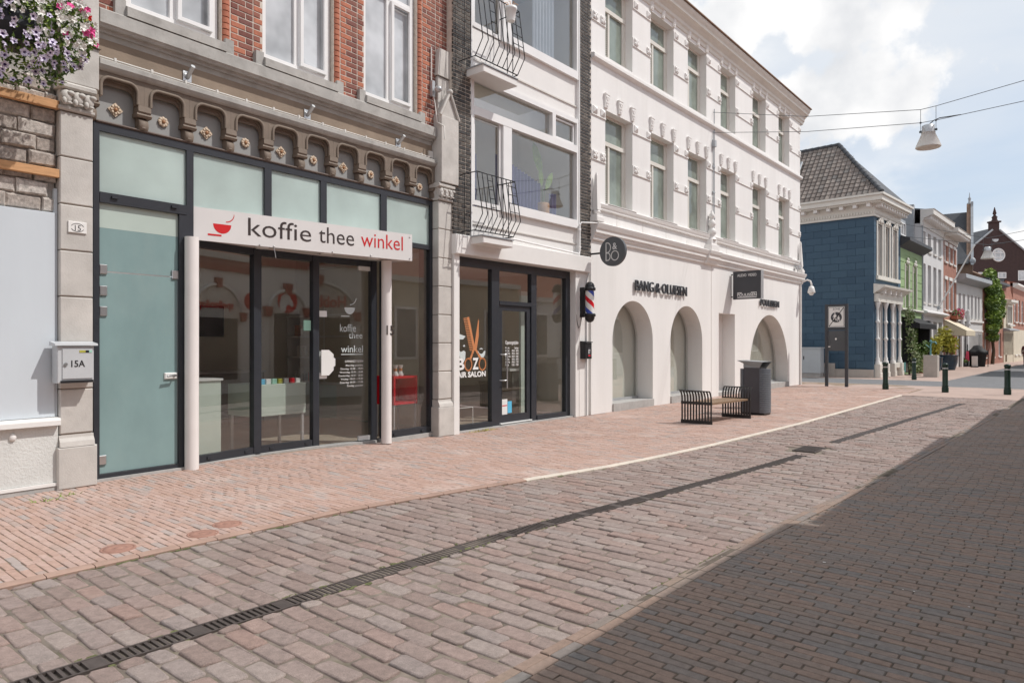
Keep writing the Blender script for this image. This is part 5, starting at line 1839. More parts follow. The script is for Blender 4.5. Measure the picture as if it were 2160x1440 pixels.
CHB = .345
for r in range(23):
    z = .40 + CHB * (r + .5)
    if z > 7.75:
        break
    y = 0.005
    first = .40 if r % 2 else .80
    while y < 4.6:
        w = first if y < .01 else .80
        inst(bblock(w - .006, CHB - .007), 'block', bwall, (.022, y + w / 2, z), (0, 0, -math.pi / 2))
        y += w
    if z > 4.4:
        inst(bblock(.39, CHB - .007), 'block', bwall, (.20, .0, z))
        inst(bblock(.43, CHB - .007), 'block', bwall, (BL - .22, .0, z))
MB().box(-.05, .019, -.01, 13, G, .34).build('plinth', 'grey_plinth', bh)
MB().cbox(-.10, -.051, 1.75, 2.75, G, .62, .01).build('vent_surround', 'grey_plinth', bh)
MB().box(-.106, -.101, 2.05, 2.5, .08, .42).build('vent_grille', 'zinc', bh)
for a, b in UW:
    w = window(bh, a, b, 4.92, 7.44, .03, .055, .08, (), (), 'cream_frame', 'pane_blind', .05)
    su = MB().box(a - .14, a - .002, -.06, .14, 4.92, 7.45).box(b + .002, b + .14, -.06, .14, 4.92, 7.45).box(a - .14, b + .14, -.06, .14, 7.451, 7.58)
    su.build('surround', 'cream_frame', w)
    cr = MB()
    m0 = (a + b) / 2
    for dx, dz, r in ((0, .17, .12), (-.18, .07, .10), (.18, .07, .10), (-.32, .0, .08), (.32, .0, .08), (0, .0, .11)):
        cr.ball((m0 + dx, -.08, 7.56 + dz), r, (1, .8, 1), 8, 5)
    cr.build('crest', 'cream_frame', w)
MB().box(.28, 4.05, -.14, .12, 4.74, 4.915).build('sill', 'cream_frame', bh)
# shop bay
MB().prof([(.0, 4.02), (-.42, 4.30), (-.50, 4.32), (-.52, 4.42), (.0, 4.50)], .0, BL + .35).build('bay_cornice', 'cream_frame', bh)
MB().box(.08, 4.30, -.20, .0, 3.63, 4.02).build('bay_frieze', 'cream_frame', bh)
for x in (.6, 1.5, 2.4, 3.3):
    MB().prism([(x - .06, 4.03), (x + .06, 4.03), (x + .05, 4.24), (x - .05, 4.24)], -.38, -.02).ball((x, -.30, 4.02), .05, (1, 1, 1), 8, 5).build('bracket', 'white_paint', bh)
for x in (.28, 1.60, 2.73, 4.02):
    MB().lathe([(.13, .60), (.13, .72), (.09, .78), (.10, .86), (.065, .94), (.065, 1.72), (.085, 1.76), (.12, 1.82), (.085, 1.88), (.065, 1.92), (.06, 2.55), (.085, 2.60), (.11, 2.66), (.085, 2.72), (.06, 2.76), (.06, 3.3), (.085, 3.36), (.10, 3.46), (.13, 3.52), (.13, 3.62)], x, -.10, 12).build('turned_column', 'white_paint', bh)
    MB().cbox(x - .17, x + .17, -.28, .0, G, .20, .02).cbox(x - .15, x + .15, -.26, .0, .201, .598, .02).build('pedestal', 'cream_frame', bh)
for i, (a, b) in enumerate(SW):
    if i == 1:
        w = MB().box(a, b, .12, .20, G + .1, 3.62).build('shop_door', 'brown_brick', bh)
        MB().box(a + .12, b - .12, .11, .119, .9, 3.4).build('pane', 'pane_dim', w)
        continue
    window(bh, a, b, .62, 3.62, .02, .07, .08, ((a + b) / 2 + .2,), (), 'white_paint', 'pane_room', .06)
    MB().box(a - .02, b + .02, -.16, .3, .36, .618).build('stall_riser', 'cream_frame', bh)
    MB().box(a + .02, b - .02, -.05, .25, G, .359).build('stall_base', 'grey_plinth', bh)
# cornice on both sides with dentils and modillions
for side in (0, 1):
    L_ = BL if side == 0 else 6.0
    mb = MB()

    def pt(a, b):       # run, outwards
        return (a, -b) if side == 0 else (-b, a)
    def cbx(a0, a1, o0, o1, z0, z1, tgt):
        p, q = pt(a0, o0), pt(a1, o1)
        tgt.box(min(p[0], q[0]), max(p[0], q[0]), min(p[1], q[1]), max(p[1], q[1]), z0, z1)
    cbx(-.06 if side == 0 else .0, L_, .0, .07, 7.76, 7.86, mb)
    cbx(-.05 if side == 0 else .0, L_, .0, .05, 7.861, 8.34, mb)
    cbx(-.40 if side == 0 else .0, L_ + .1, .0, .40, 8.341, 8.42, mb)
    cbx(-.52 if side == 0 else .0, L_ + .15, .0, .52, 8.421, 8.66, mb)
    cbx(-.60 if side == 0 else .0, L_ + .2, .0, .60, 8.661, 8.76, mb)
    mb.build('cornice', 'cream_frame', bh)
    dn = MB()
    x = .02
    while x < L_:
        cbx(x, x + .07, .05, .10, 7.88, 8.0, dn)
        x += .13
    dn.build('dentils', 'cream_frame', bh)
    x = .05
    while x < L_:
        m_ = MB()
        cbx(x, x + .17, .05, .36, 8.19, 8.338, m_)
        m_.build('modillion', 'white_paint', bh)
        x += .42 if side == 0 else .62
# hipped roof with bell-cast foot, tiles laid one by one on the slope that faces the side street
RX, RZ, HY = 2.25, 12.1, 2.35
KX, KZ = .55, 9.95
rf = MB().add([(-.50, -.50, 8.75), (BL + .2, -.50, 8.75), (BL + .2, 13, 8.75), (-.50, 13, 8.75), (KX, .55, KZ), (BL - .6, .55, KZ), (BL - .6, 13, KZ), (KX, 13, KZ), (RX, HY, RZ), (RX, 13, RZ)],
              [(0, 1, 5, 4), (4, 5, 8), (0, 4, 7, 3), (4, 8, 9, 7), (1, 2, 6, 5), (5, 6, 9, 8), (3, 7, 6, 2), (7, 9, 6)])
roof = rf.build('roof', 'slate_roof', bh)
tm = MB()
vs = [(-.13, 0, 0), (-.06, 0, .035), (.02, 0, .012), (.09, 0, .012), (.13, 0, .03)]
tm.add([(a, -.02, c + .03) for a, b, c in vs] + [(a, .36, c + .0) for a, b, c in vs] + [(a, -.02, c - .01) for a, b, c in vs], [(i, i + 1, 6 + i, 5 + i) for i in range(4)] + [(10 + i, 11 + i, i + 1, i) for i in range(4)])
TILE_ME = tm.mesh('roof_tile', 'roof_tile_object')
tf, tfa = MB(), []
nt = 0
rng = random.Random(5)
for (xa, za, xb, zb, ya, yb_) in ((-.50, 8.75, KX, KZ, -.50, .55), (KX, KZ, RX, RZ, .55, HY)):
    ln = math.hypot(xb - xa, zb - za)
    rows = int(round(ln / .30))
    ang = math.atan2(zb - za, xb - xa)
    for r in range(rows):
        k = (r + .02) / rows
        x, z = xa + (xb - xa) * k, za + (zb - za) * k
        hy = ya + (yb_ - ya) * k
        y = math.ceil((hy + .10) / .25) * .25
        while y < 5.0:
            if nt < 298:
                o = inst(TILE_ME, 'roof_tile', roof, (x, y, z + .012))
                o.rotation_euler = Matrix(((0, math.cos(ang), -math.sin(ang)), (-1, 0, 0), (0, math.sin(ang), math.cos(ang)))).to_euler()
                nt += 1
            y += .25
rdg = MB()
for (p, q) in (((RX, HY, RZ + .03), (RX, 8, RZ + .03)), ((-.50, -.50, 8.80), (KX, .55, KZ + .04)), ((KX, .55, KZ + .04), (RX, HY, RZ + .05))):
    p, q = Vector(p), Vector(q)
    n_ = max(2, int((q - p).length / .33))
    for i in range(n_):
        a, b = p.lerp(q, i / n_), p.lerp(q, (i + 1.06) / n_)
        rdg.tube([a, b], [.115, .095], 8)
rdg.build('ridge_tiles', 'slate_roof', roof)
sk = MB()
sk.box(1.12, 1.20, 3.6, 4.6, 10.9, 11.0)
sk = MB()
x0, z0 = 1.0, 9.95 + (1.0 - KX) * (RZ - KZ) / (RX - KX)
x1, z1 = 1.55, 9.95 + (1.55 - KX) * (RZ - KZ) / (RX - KX)
sk.tube([(x0 - .1, 3.95, z0 + .12), (x1 - .1, 3.95, z1 + .12), (x1 - .1, 4.9, z1 + .12), (x0 - .1, 4.9, z0 + .12), (x0 - .1, 3.95, z0 + .12)], .05, 6)
skl = sk.build('skylight', 'zinc', roof)
MB().add([(x0 - .08, 3.95, z0 + .13), (x1 - .08, 3.95, z1 + .13), (x1 - .08, 4.9, z1 + .13), (x0 - .08, 4.9, z0 + .13)], [(0, 1, 2, 3)]).build('pane', 'pane_sky', skl)

# ---------------- green house
gh, fg, GL = shell('green_house', 'pale green house with dark gutter, arched windows and black shop awning', (40.96, 7.36), (46.05, 7.16), 7.0, 'green_wall')
GW = [(1.05, 1.88), (2.82, 3.68)]
walls(gh, GL, 6.75, 'green_wall', [(a, b, 3.55, 5.92) for a, b in GW] + [(.9, 4.6, G + .05, 2.5)])
for a, b in GW:
    w = window(gh, a, b, 3.55, 5.70, .12, .06, .07, (), (5.0,), 'cream_frame', 'pane_dim', .05)
    MB().prism(list(reversed([(b, 5.92), (a, 5.92), (a, 5.62)] + arc((a + b) / 2, 5.62, (b - a) / 2, .26, 180, 0, 12) + [(b, 5.62)])), .05, .29).build('arch_head', 'cream_frame', w)
    MB().box(a - .10, a - .002, -.05, .1, 3.55, 5.92).box(b + .002, b + .10, -.05, .1, 3.55, 5.92).build('surround', 'cream_frame', w)
    cr = MB()
    for dx, dz, r in ((0, .16, .12), (-.2, .02, .10), (.2, .02, .10), (0, 0, .1)):
        cr.ball(((a + b) / 2 + dx, -.06, 6.0 + dz), r, (1, .7, 1), 8, 5)
    cr.build('crest', 'cream_frame', w)
for z in (3.75, 4.2, 4.65, 5.1, 5.55, 6.0):
    for a, b in ((.03, .9), (2.05, 2.68), (3.85, GL - .05)):
        MB().box(a, b, -.02, .001, z, z + .40).build('rustic_block', 'green_wall', gh)
MB().prof([(.0, 3.52), (-.12, 3.50), (-.14, 3.42), (-.05, 3.36), (.0, 3.36)], 0, GL).build('ledge', 'cream_frame', gh)
MB().prof([(.3, 7.25), (-.48, 7.20), (-.50, 7.02), (-.40, 6.98), (-.06, 6.78), (.0, 6.70), (.3, 6.70)], -.1, GL + .35).build('gutter', 'slate_roof', gh)
MB().prof([(.0, 6.69), (-.02, 6.40), (.0, 6.40)], 0, GL).build('frieze', 'green_wall', gh)
MB().add([(0, -.3, 7.24), (GL, -.3, 7.24), (GL, 4.0, 9.0), (0, 4.0, 9.0), (0, 8, 7.24), (GL, 8, 7.24)], [(0, 1, 2, 3), (3, 2, 5, 4), (0, 3, 4), (1, 5, 2)]).build('roof', 'slate_roof', gh)
dm = MB().box(.35, 1.9, .15, 1.9, 7.3, 8.35).build('dormer', 'zinc', gh)
window(gh, .55, 1.7, 7.45, 8.15, .08, .06, .06, (1.1,), (), 'white_frame', 'pane_dim', .05)
sf = MB().box(.9, 4.6, .25, .29, G, 2.5).build('shop_window', 'pane_room', gh)
MB().box(1.2, 2.0, .16, .24, G + .1, 2.0).build('poster_panel', 'tile_teal', sf)
MB().box(.95, 1.19, .16, .24, G + .1, 1.5).build('poster_panel', 'light_wall', sf)
aw = MB().prof([(.0, 3.05), (-.85, 2.66), (-.85, 2.40), (-.83, 2.40), (-.82, 2.62), (.0, 2.98)], .35, 4.6).box(.35, .38, -.83, -.0, 2.42, 2.68).build('awning', 'awning_black', gh)
MB().box(4.3, 4.6, -.55, .0, .4, 2.9).box(.45, .75, -.45, .0, .6, 2.9).build('side_curtain', 'awning_black', gh)

# ---------------- tall pale house
th_, ft, TL = shell('tall_pale_house', 'tall pale grey house with slatted cornice and three rows of dark windows', (46.06, 7.16), (52.48, 6.92), 9.0, 'light_wall')
TW = [(.28, 1.10), (1.70, 2.62), (3.28, 4.20), (4.80, 5.72)]
walls(th_, TL, 8.65, 'light_wall', [(a, b, 7.15, 8.25) for a, b in TW] + [(a, b, 4.05, 6.35) for a, b in TW] + [(a, b, .40, 2.95) for a, b in ((1.8, 2.8), (3.3, 4.4), (4.9, 6.0))])
for a, b in TW:
    window(th_, a, b, 7.15, 8.25, .14, .05, .07, (), (), 'light_wall', 'pane_room', .05, (.22, .1))
    window(th_, a, b, 4.05, 6.35, .14, .05, .07, (), (5.3,), 'light_wall', 'pane_room', .04, (.2, .1))
for a, b in ((1.8, 2.8), (3.3, 4.4), (4.9, 6.0)):
    window(th_, a, b, .40, 2.95, .14, .05, .07, (), (), 'light_wall', 'pane_room', .04)
cornice(th_, TL, 8.50, 9.42, .62, 'off_white', 12, 0, 'white_paint')
MB().prof([(.0, 3.62), (-.30, 3.50), (-.32, 3.42), (-.06, 3.30), (.0, 3.30)], 0, TL + .2).build('ledge', 'light_wall', th_)
MB().box(-.3, -.001, .35, 1.2, 6.8, 9.75).build('party_wall', 'zinc', th_)
MB().box(-.25, -.002, 1.21, 8, 6.8, 8.4).build('gable_side', 'pink_wall', th_)
MB().add([(0, -.3, 9.43), (TL, -.3, 9.43), (TL, 4.5, 10.4), (0, 4.5, 10.4), (0, 9, 9.43), (TL, 9, 9.43)], [(0, 1, 2, 3), (3, 2, 5, 4), (0, 3, 4), (1, 5, 2)]).build('roof', 'slate_roof', th_)
MB().tube([(.06, -.03, 9.2), (.06, -.06, G)], .045, 8).build('down_pipe', 'zinc', th_)
fp = thing('flagpole', 'white flagpole leaning out from the tall pale house', 'flagpole', ft, (4.8, -.1, 3.9))
MB().tube([(4.6, -.05, 3.85), (5.15, -1.9, 7.75)], .045, 8).build('pole', 'white_paint', fp)
MB().box(4.5, 4.7, -.12, .0, 3.75, 3.98).build('bracket', 'zinc', fp)

# ---------------- red brick house
rh, fr_, RL = shell('red_brick_house', 'red brick house with deep white bracketed eaves and cream awning', (52.49, 6.92), (57.08, 6.74), 8.6, 'red_wall')
RW = [(.35, 1.15), (1.80, 2.75), (3.30, 4.10)]
walls(rh, RL, 8.45, 'red_wall', [(a, b, 7.05, 8.1) for a, b in RW] + [(a, b, 3.85, 5.85) for a, b in RW] + [(.4, 3.9, G + .05, 2.6)])
for a, b in RW:
    for z0, z1 in ((7.05, 8.1), (3.85, 5.85)):
        w = window(rh, a, b, z0, z1, .06, .07, .08, (), ((z0 + z1) / 2 + .2,), 'white_frame', 'pane_sky', .05, (.14, .12))
        MB().box(a - .08, b + .08, -.06, .1, z1 + .002, z1 + .22).build('lintel', 'white_paint', w)
cornice(rh, RL, 8.40, 9.12, .85, 'off_white', 0)
for i in range(12):
    x = .1 + (RL - .2) * i / 11
    MB().box(x - .05, x + .05, -.80, -.13, 8.70, 8.86).build('eaves_bracket', 'white_paint', rh)
MB().add([(0, -.5, 9.15), (RL, -.5, 9.15), (RL, 4.5, 10.2), (0, 4.5, 10.2), (0, 9, 9.15), (RL, 9, 9.15)], [(0, 1, 2, 3), (3, 2, 5, 4), (0, 3, 4), (1, 5, 2)]).build('roof', 'slate_roof', rh)
MB().box(.4, 3.9, .24, .28, G, 2.6).build('shop_window', 'pane_room', rh)
MB().box(1.9, 2.2, .10, .23, G, 2.55).box(.45, .7, .1, .23, G, 2.55).build('door_frame', 'cream_frame', rh)
aw = MB().prof([(.0, 3.2), (-1.25, 2.45), (-1.25, 2.12), (-1.23, 2.12), (-1.22, 2.42), (.0, 3.12)], .1, 3.6)
aw.prism([(0, 0)], 0, 0) if False else None
aw.add([(3.6, 0, 3.2), (3.6, -1.25, 2.45), (3.6, -1.25, 2.12), (3.6, 0, 2.12)], [(0, 1, 2, 3)]).add([(.1, 0, 3.2), (.1, -1.25, 2.45), (.1, -1.25, 2.12), (.1, 0, 2.12)], [(0, 1, 2, 3)])
aw.build('awning', 'awning_cream', rh)
fx = thing('window_flower_box', 'pink and red flower box above the cream awning', 'flower box', fr_, (3.4, -.2, 3.2))
MB().box(2.2, 4.6, -.42, -.05, 3.28, 3.5).build('box', 'terracotta', fx)
rng = random.Random(31)
mm_ = leafball((3.5, -.25, 3.62), (1.3, .32, .38), 240, .10, rng)
mm_.build('foliage', 'leaf', fx)
for m in ('petal_pink', 'petal_white', 'petal_red'):
    leafball((3.7, -.32, 3.68), (1.15, .32, .36), 130, .085, rng).build('blossom', m, fx)

# ---------------- low white house
lh, fl2, LL = shell('low_white_house', 'low white house with wide zinc gutter and a row of tall narrow windows', (57.1, 6.74), (65.0, 5.95), 6.0, 'light_wall')
LW = [(.55, 1.25), (1.75, 2.45), (3.1, 3.75), (4.2, 4.8), (5.4, 6.0), (6.45, 7.0)]
walls(lh, LL, 5.95, 'light_wall', [(a, b, 3.45, 5.2) for a, b in LW] + [(1.3, 2.0, G + .05, 2.35), (3.9, 4.9, .7, 2.35), (5.6, 6.5, .7, 2.35)])
for a, b in LW:
    window(lh, a, b, 3.45, 5.2, .10, .05, .07, (), (), 'white_frame', 'pane_dim', .05, (.16, .1))
for a, b in ((3.9, 4.9), (5.6, 6.5)):
    window(lh, a, b, .7, 2.35, .10, .06, .07, ((a + b) / 2,), (), 'white_frame', 'pane_dim', .05, (.16, .1))
MB().box(1.3, 2.0, .12, .2, G, 2.35).build('door', 'pane_room', lh)
MB().prof([(.0, 6.55), (-.60, 6.50), (-.62, 6.22), (-.5, 6.12), (-.08, 5.98), (.0, 5.9)], -.1, LL + .2).build('gutter', 'zinc', lh)
MB().box(.0, LL, -.10, -.001, 3.2, 3.34).box(.0, LL, -.05, -.001, 2.5, 2.62).build('band', 'white_paint', lh)
for x in (.9, 2.6):
    MB().box(x - .2, x + .2, -.18, -.05, G, 2.9).lathe([(.16, 2.9), (.2, 3.0), (.13, 3.1), (.18, 3.5), (.1, 3.75), (.14, 3.95), (.02, 4.1)], x, -.15, 10).build('carved_post', 'light_wall', lh)
MB().add([(0, -.4, 6.5), (LL, -.4, 6.5), (LL, 4.0, 7.4), (0, 4.0, 7.4), (0, 9, 6.5), (LL, 9, 6.5)], [(0, 1, 2, 3), (3, 2, 5, 4), (0, 3, 4), (1, 5, 2)]).build('roof', 'slate_roof', lh)
window(lh, .3, 1.5, 6.75, 8.4, .3, .1, .1, (.9,), (), 'white_frame', 'pane_sky', .06)
MB().box(.2, 1.6, .42, 2.5, 6.6, 8.45).build('dormer', 'light_wall', lh)

# ---------------- slate roofed gabled house set back behind the climber house
sh_, fs2, SHL = shell('slate_gable_house', 'set back brick house with steep dark slate roof and zinc coping', (64.6, 6.55), (72.2, 7.35), 8.0, 'red_wall')
MB().prism([(0, G), (SHL, G), (SHL, 8.05), (SHL / 2 + .4, 13.2), (SHL / 2 - .4, 13.2), (0, 8.05)], 0, .4).build('front_gable', 'tan_wall', sh_)
MB().box(0.002, .3, .4, 12, G, 8.0).box(SHL - .3, SHL - .002, .4, 12, G, 8.0).build('side_wall', 'tan_wall', sh_)
MB().add([(-.25, .25, 7.9), (SHL / 2, .25, 12.6), (SHL + .25, .25, 7.9), (-.25, 12, 7.9), (SHL / 2, 12, 12.6), (SHL + .25, 12, 7.9)], [(0, 1, 4, 3), (1, 2, 5, 4), (0, 2, 1), (3, 4, 5)]).build('roof', 'slate_roof', sh_)
MB().prism([(-.25, 7.8), (.05, 7.8), (SHL / 2 - .35, 12.9), (SHL / 2 - .35, 13.35), (SHL / 2 - .6, 13.35), (SHL / 2 - .6, 13.0)], -.06, .12).build('coping', 'zinc', sh_)
MB().prism([(SHL / 2 + .35, 12.9), (SHL - .05, 7.8), (SHL + .25, 7.8), (SHL / 2 + .6, 13.0), (SHL / 2 + .6, 13.35), (SHL / 2 + .35, 13.35)], -.06, .12).build('coping', 'zinc', sh_)
MB().lathe([(.16, 13.2), (.2, 13.3), (.1, 13.4), (.08, 13.6), (.12, 13.7), (.04, 13.85), (.02, 14.2)], SHL / 2, .2, 8).build('finial', 'zinc', sh_)
MB().ball((.0, .0, 8.1), .22, (1, 1, 1.3), 10, 6).build('ball_ornament', 'zinc', sh_)
# ---------------- low brick house under the climber
ch_, fs2, CHL = shell('climber_house', 'low red brick house mostly hidden behind the bright green climber', (65.05, 5.95), (73.4, 5.2), 6.6, 'red_wall')
CW = [(.7, 1.7), (3.4, 4.6), (6.3, 7.4)]
walls(ch_, CHL, 6.5, 'red_wall', [(a, b, 3.6, 5.4) for a, b in CW] + [(a, b, .5, 2.5) for a, b in CW])
for a, b in CW:
    window(ch_, a, b, 3.6, 5.4, .08, .08, .08, ((a + b) / 2,), (), 'white_frame', 'pane_dim', .06, (.15, .1))
    window(ch_, a, b, .5, 2.5, .08, .08, .08, ((a + b) / 2,), (), 'white_frame', 'pane_dim', .06, (.15, .1))
MB().prof([(.0, 6.8), (-.45, 6.75), (-.47, 6.55), (-.1, 6.45), (.0, 6.4)], -.1, CHL + .1).build('gutter', 'slate_roof', ch_)
MB().add([(0, -.35, 6.78), (CHL, -.35, 6.78), (CHL, 3.2, 8.6), (0, 3.2, 8.6), (0, 6, 6.78), (CHL, 6, 6.78)], [(0, 1, 2, 3), (3, 2, 5, 4), (0, 3, 4), (1, 5, 2)]).build('roof', 'tan_wall', ch_)
# climbing tree on its front
cl = thing('climbing_tree', 'bright green leafy climber covering the brick house front', 'tree', fs2, (3.5, -.5, G))
MB().tube([(2.3, -.25, G), (2.5, -.3, 1.0), (2.2, -.25, 2.2), (2.6, -.3, 4.0), (2.4, -.3, 6.0)], [.14, .12, .1, .08, .04], 8).tube([(2.3, -.3, 2.0), (3.4, -.3, 3.0), (4.0, -.3, 4.2)], [.07, .05, .03], 6).build('trunk', 'bark', cl)
rng = random.Random(8)
blobs = [(1.0, -.3, 7.0, 1.3, .45, .6), (1.9, -.35, 6.1, 2.0, .5, .9), (3.4, -.35, 5.4, 1.7, .5, .8), (1.6, -.35, 4.9, 1.6, .5, .75), (4.1, -.35, 4.2, 1.4, .5, .7), (2.3, -.35, 3.7, 1.8, .5, .75), (1.7, -.35, 2.8, 1.4, .45, .5), (3.4, -.3, 3.1, 1.2, .45, .4), (2.2, -.3, 2.1, 1.4, .4, .35), (4.6, -.35, 5.0, .9, .4, .8)]
cm, cm2 = MB(), MB()
for bx_, by_, bz_, r1, r2, r3 in blobs:
    n_ = int(520 * r1 * r3)
    for _ in range(n_):
        while True:
            p = Vector((rng.uniform(-1, 1), rng.uniform(-1, 1), rng.uniform(-1, 1)))
            if p.length < 1:
                break
        leaf(cm2 if p.z > -.15 and rng.random() < .8 else cm, Vector((bx_ + p.x * r1 * .95, by_ + p.y * r2, bz_ + p.z * r3)), rng.uniform(.09, .19), rng)
cm.build('crown', 'leaf', cl)
cm2.build('crown', 'leaf_light', cl)

# ---------------- beige house and brick house at the right edge
be, fbe, BEL = shell('beige_house', 'small beige house with carved oriel window and pale gutter', (73.5, 5.18), (76.6, 4.72), 5.5, 'beige_wall')
walls(be, BEL, 5.55, 'beige_wall', [(.9, 2.5, 3.3, 5.0), (.5, 1.1, G + .05, 2.5), (1.5, 2.6, .6, 2.5)])
window(be, .9, 2.5, 3.3, 5.0, -.10, .12, .2, (1.7,), (), 'cream_frame', 'pane_room', .12, (.2, .15))
window(be, 1.5, 2.6, .6, 2.5, .05, .08, .1, (2.05,), (), 'white_frame', 'pane_room', .08)
MB().box(.5, 1.1, .12, .2, G, 2.5).build('door', 'brown_brick', be)
MB().prof([(.0, 5.5), (-.45, 5.45), (-.45, 5.25), (-.1, 5.1), (.0, 5.1)], .5, 2.9).build('oriel_cornice', 'cream_frame', be)
MB().prof([(.0, 2.98), (-.5, 2.85), (-.5, 2.75), (.0, 2.7)], -.3, BEL).build('shop_ledge', 'zinc', be)
MB().prism([(0, 5.55), (BEL, 5.55), (BEL * .75, 6.3), (BEL * .66, 7.1), (BEL * .34, 7.1), (BEL * .25, 6.3)], 0, .3).build('gable', 'red_wall', be)
MB().add([(0, .1, 5.5), (BEL / 2, .3, 7.4), (BEL, .1, 5.5), (0, 9, 5.5), (BEL / 2, 9, 7.4), (BEL, 9, 5.5)], [(0, 1, 4, 3), (1, 2, 5, 4), (3, 4, 5)]).build('roof', 'slate_roof', be)
bk, fbk, BKL = shell('brick_house', 'orange brick house with white window grilles at the picture edge', (76.62, 4.72), (90, 3.95), 7.0, 'red_wall')
KW = [(.8, 2.2), (3.2, 4.6), (5.6, 7.0), (8.2, 9.6)]
walls(bk, BKL, 6.8, 'red_wall', [(a, b, 3.6, 5.7) for a, b in KW] + [(a, b, .6, 2.6) for a, b in KW])
for a, b in KW:
    window(bk, a, b, 3.6, 5.7, .08, .08, .08, (a + .5, a + .95), (4.6, 5.2), 'white_frame', 'pane_room', .06, (.2, .12))
    window(bk, a, b, .6, 2.6, .08, .08, .08, ((a + b) / 2,), (), 'white_frame', 'pane_room', .06, (.2, .12))
MB().box(0, BKL, -.03, -.001, G, 2.9).build('ground_floor_render', 'beige_wall', bk)
MB().prof([(.0, 7.1), (-.4, 7.05), (-.4, 6.9), (.0, 6.7)], -.1, BKL).build('gutter', 'white_paint', bk)
MB().add([(0, -.3, 7.1), (BKL, -.3, 7.1), (BKL, 4, 8.4), (0, 4, 8.4), (0, 9, 7.1), (BKL, 9, 7.1)], [(0, 1, 2, 3), (3, 2, 5, 4), (0, 3, 4), (1, 5, 2)]).build('roof', 'terracotta', bk)

# ---------------- big brown gable closing the street
FX = Frame(90)
bg_ = thing('brown_gable_building', 'large dark brown brick gable with round white window closing the street', 'building', FX, (81.5, 115, G))
MB().prism([(68, G), (95, G), (95, 10.0), (82.1, 20.6), (82.1, 22.0), (80.9, 22.0), (80.9, 20.6), (68, 10.0)], 115, 116).build('gable', 'brown_brick', bg_)
MB().add([(67.8, 115.3, 9.9), (81.5, 115.3, 21.2), (95.2, 115.3, 9.9), (67.8, 140, 9.9), (81.5, 140, 21.2), (95.2, 140, 9.9)], [(0, 1, 4, 3), (1, 2, 5, 4)]).build('roof', 'slate_roof', bg_)
MB().tube([(68, 114.9, 10.1), (80.9, 114.9, 20.75)], .16, 6).tube([(82.1, 114.9, 20.75), (95, 114.9, 10.1)], .16, 6).build('coping', 'zinc', bg_)
MB().box(80.7, 82.3, 114.8, 116, 22.001, 22.25).lathe([(.5, 22.25), (.35, 22.7), (.45, 22.9), (.15, 23.3), (.3, 23.5), (.05, 24.6)], 81.5, 115.3, 8).build('finial', 'brown_brick', bg_)
rw_ = MB().tube([(81.9 + 1.05 * math.cos(R(a)), 114.95, 16.5 + 1.05 * math.sin(R(a))) for a in range(0, 361, 15)], .10, 6)
rw_.box(80.9, 82.9, 114.93, 114.97, 16.85, 16.95).box(80.9, 82.9, 114.93, 114.97, 16.05, 16.15).box(81.25, 81.35, 114.92, 114.98, 15.7, 17.3).box(82.25, 82.35, 114.92, 114.98, 15.7, 17.3)
rwo = rw_.build('round_window', 'white_frame', bg_)
MB().prism(arc(81.9, 16.5, 1.0, 1.0, 0, 350, 35), 114.975, 114.99).build('pane', 'pane_sky', rwo)
MB().prism(arc(81.4, 19.2, .55, .5, 180, 360, 14), 114.95, 114.99).build('lunette', 'pane_sky', bg_)
for a, b, c, d in ((81.8, 83.2, 12.6, 13.6), (85.2, 87.6, 12.2, 13.9), (78.5, 80, 12.6, 13.6)):
    window(bg_, a, b, c, d, 114.9, .12, .06, ((a + b) / 2,), (), 'white_frame', 'pane_sky', .1)

# ================================================================ street furniture
# bench with curled slatted end panels
bn = thing('street_bench', 'bench with black slatted iron ends and a wooden plank seat', 'bench', FB, (14.2, 6.05, G))
for e, (s, k, y0, y1) in enumerate(((13.36, -1, 5.82, 6.46), (15.06, 1, 5.66, 6.28))):
    rl_ = MB().tube([(s + k * .10, y0 - .015, G + .685), (s + k * .10, y1 + .015, G + .685)], .013, 8).build('end_panel', 'bench_metal', bn)
    for i in range(11):
        y = y0 + (y1 - y0) * i / 10
        mb = MB()
        path = [(s, G + .02), (s, G + .50), (s + k * .006, G + .56), (s + k * .03, G + .62), (s + k * .065, G + .665), (s + k * .10, G + .685)]
        hw, ht = .016, .006
        pr = []
        for j, (a, z) in enumerate(path):
            b_, c_ = path[max(0, j - 1)], path[min(len(path) - 1, j + 1)]
            t = Vector((c_[0] - b_[0], 0, c_[1] - b_[1])).normalized()
            n_ = Vector((t.z, 0, -t.x)) * ht
            pr += [(a + n_.x, y - hw, z + n_.z), (a + n_.x, y + hw, z + n_.z), (a - n_.x, y + hw, z - n_.z), (a - n_.x, y - hw, z - n_.z)]
        fs = []
        for j in range(len(path) - 1):
            for q in range(4):
                fs.append((j * 4 + q, j * 4 + (q + 1) % 4, j * 4 + 4 + (q + 1) % 4, j * 4 + 4 + q))
        mb.add(pr, fs)
        mb.build('slat', 'bench_metal', rl_)
    MB().box(s - .012, s + .012, y0 - .025, y1 + .025, G, G + .075).build('foot_plate', 'bench_metal', rl_)
    MB().box(s - .014, s + .014, y0 - .02, y1 + .02, G + .40, G + .46).build('seat_band', 'bench_metal', rl_)
for i in range(5):
    y = 5.84 + i * .112
    MB().add([(13.375, y, G + .40), (15.045, y - .15, G + .40), (15.045, y - .05, G + .40), (13.375, y + .10, G + .40), (13.375, y, G + .438), (15.045, y - .15, G + .438), (15.045, y - .05, G + .438), (13.375, y + .10, G + .438)],
             [(0, 1, 5, 4), (1, 2, 6, 5), (2, 3, 7, 6), (3, 0, 4, 7), (4, 5, 6, 7), (3, 2, 1, 0)]).build('seat_plank', 'teak', bn)
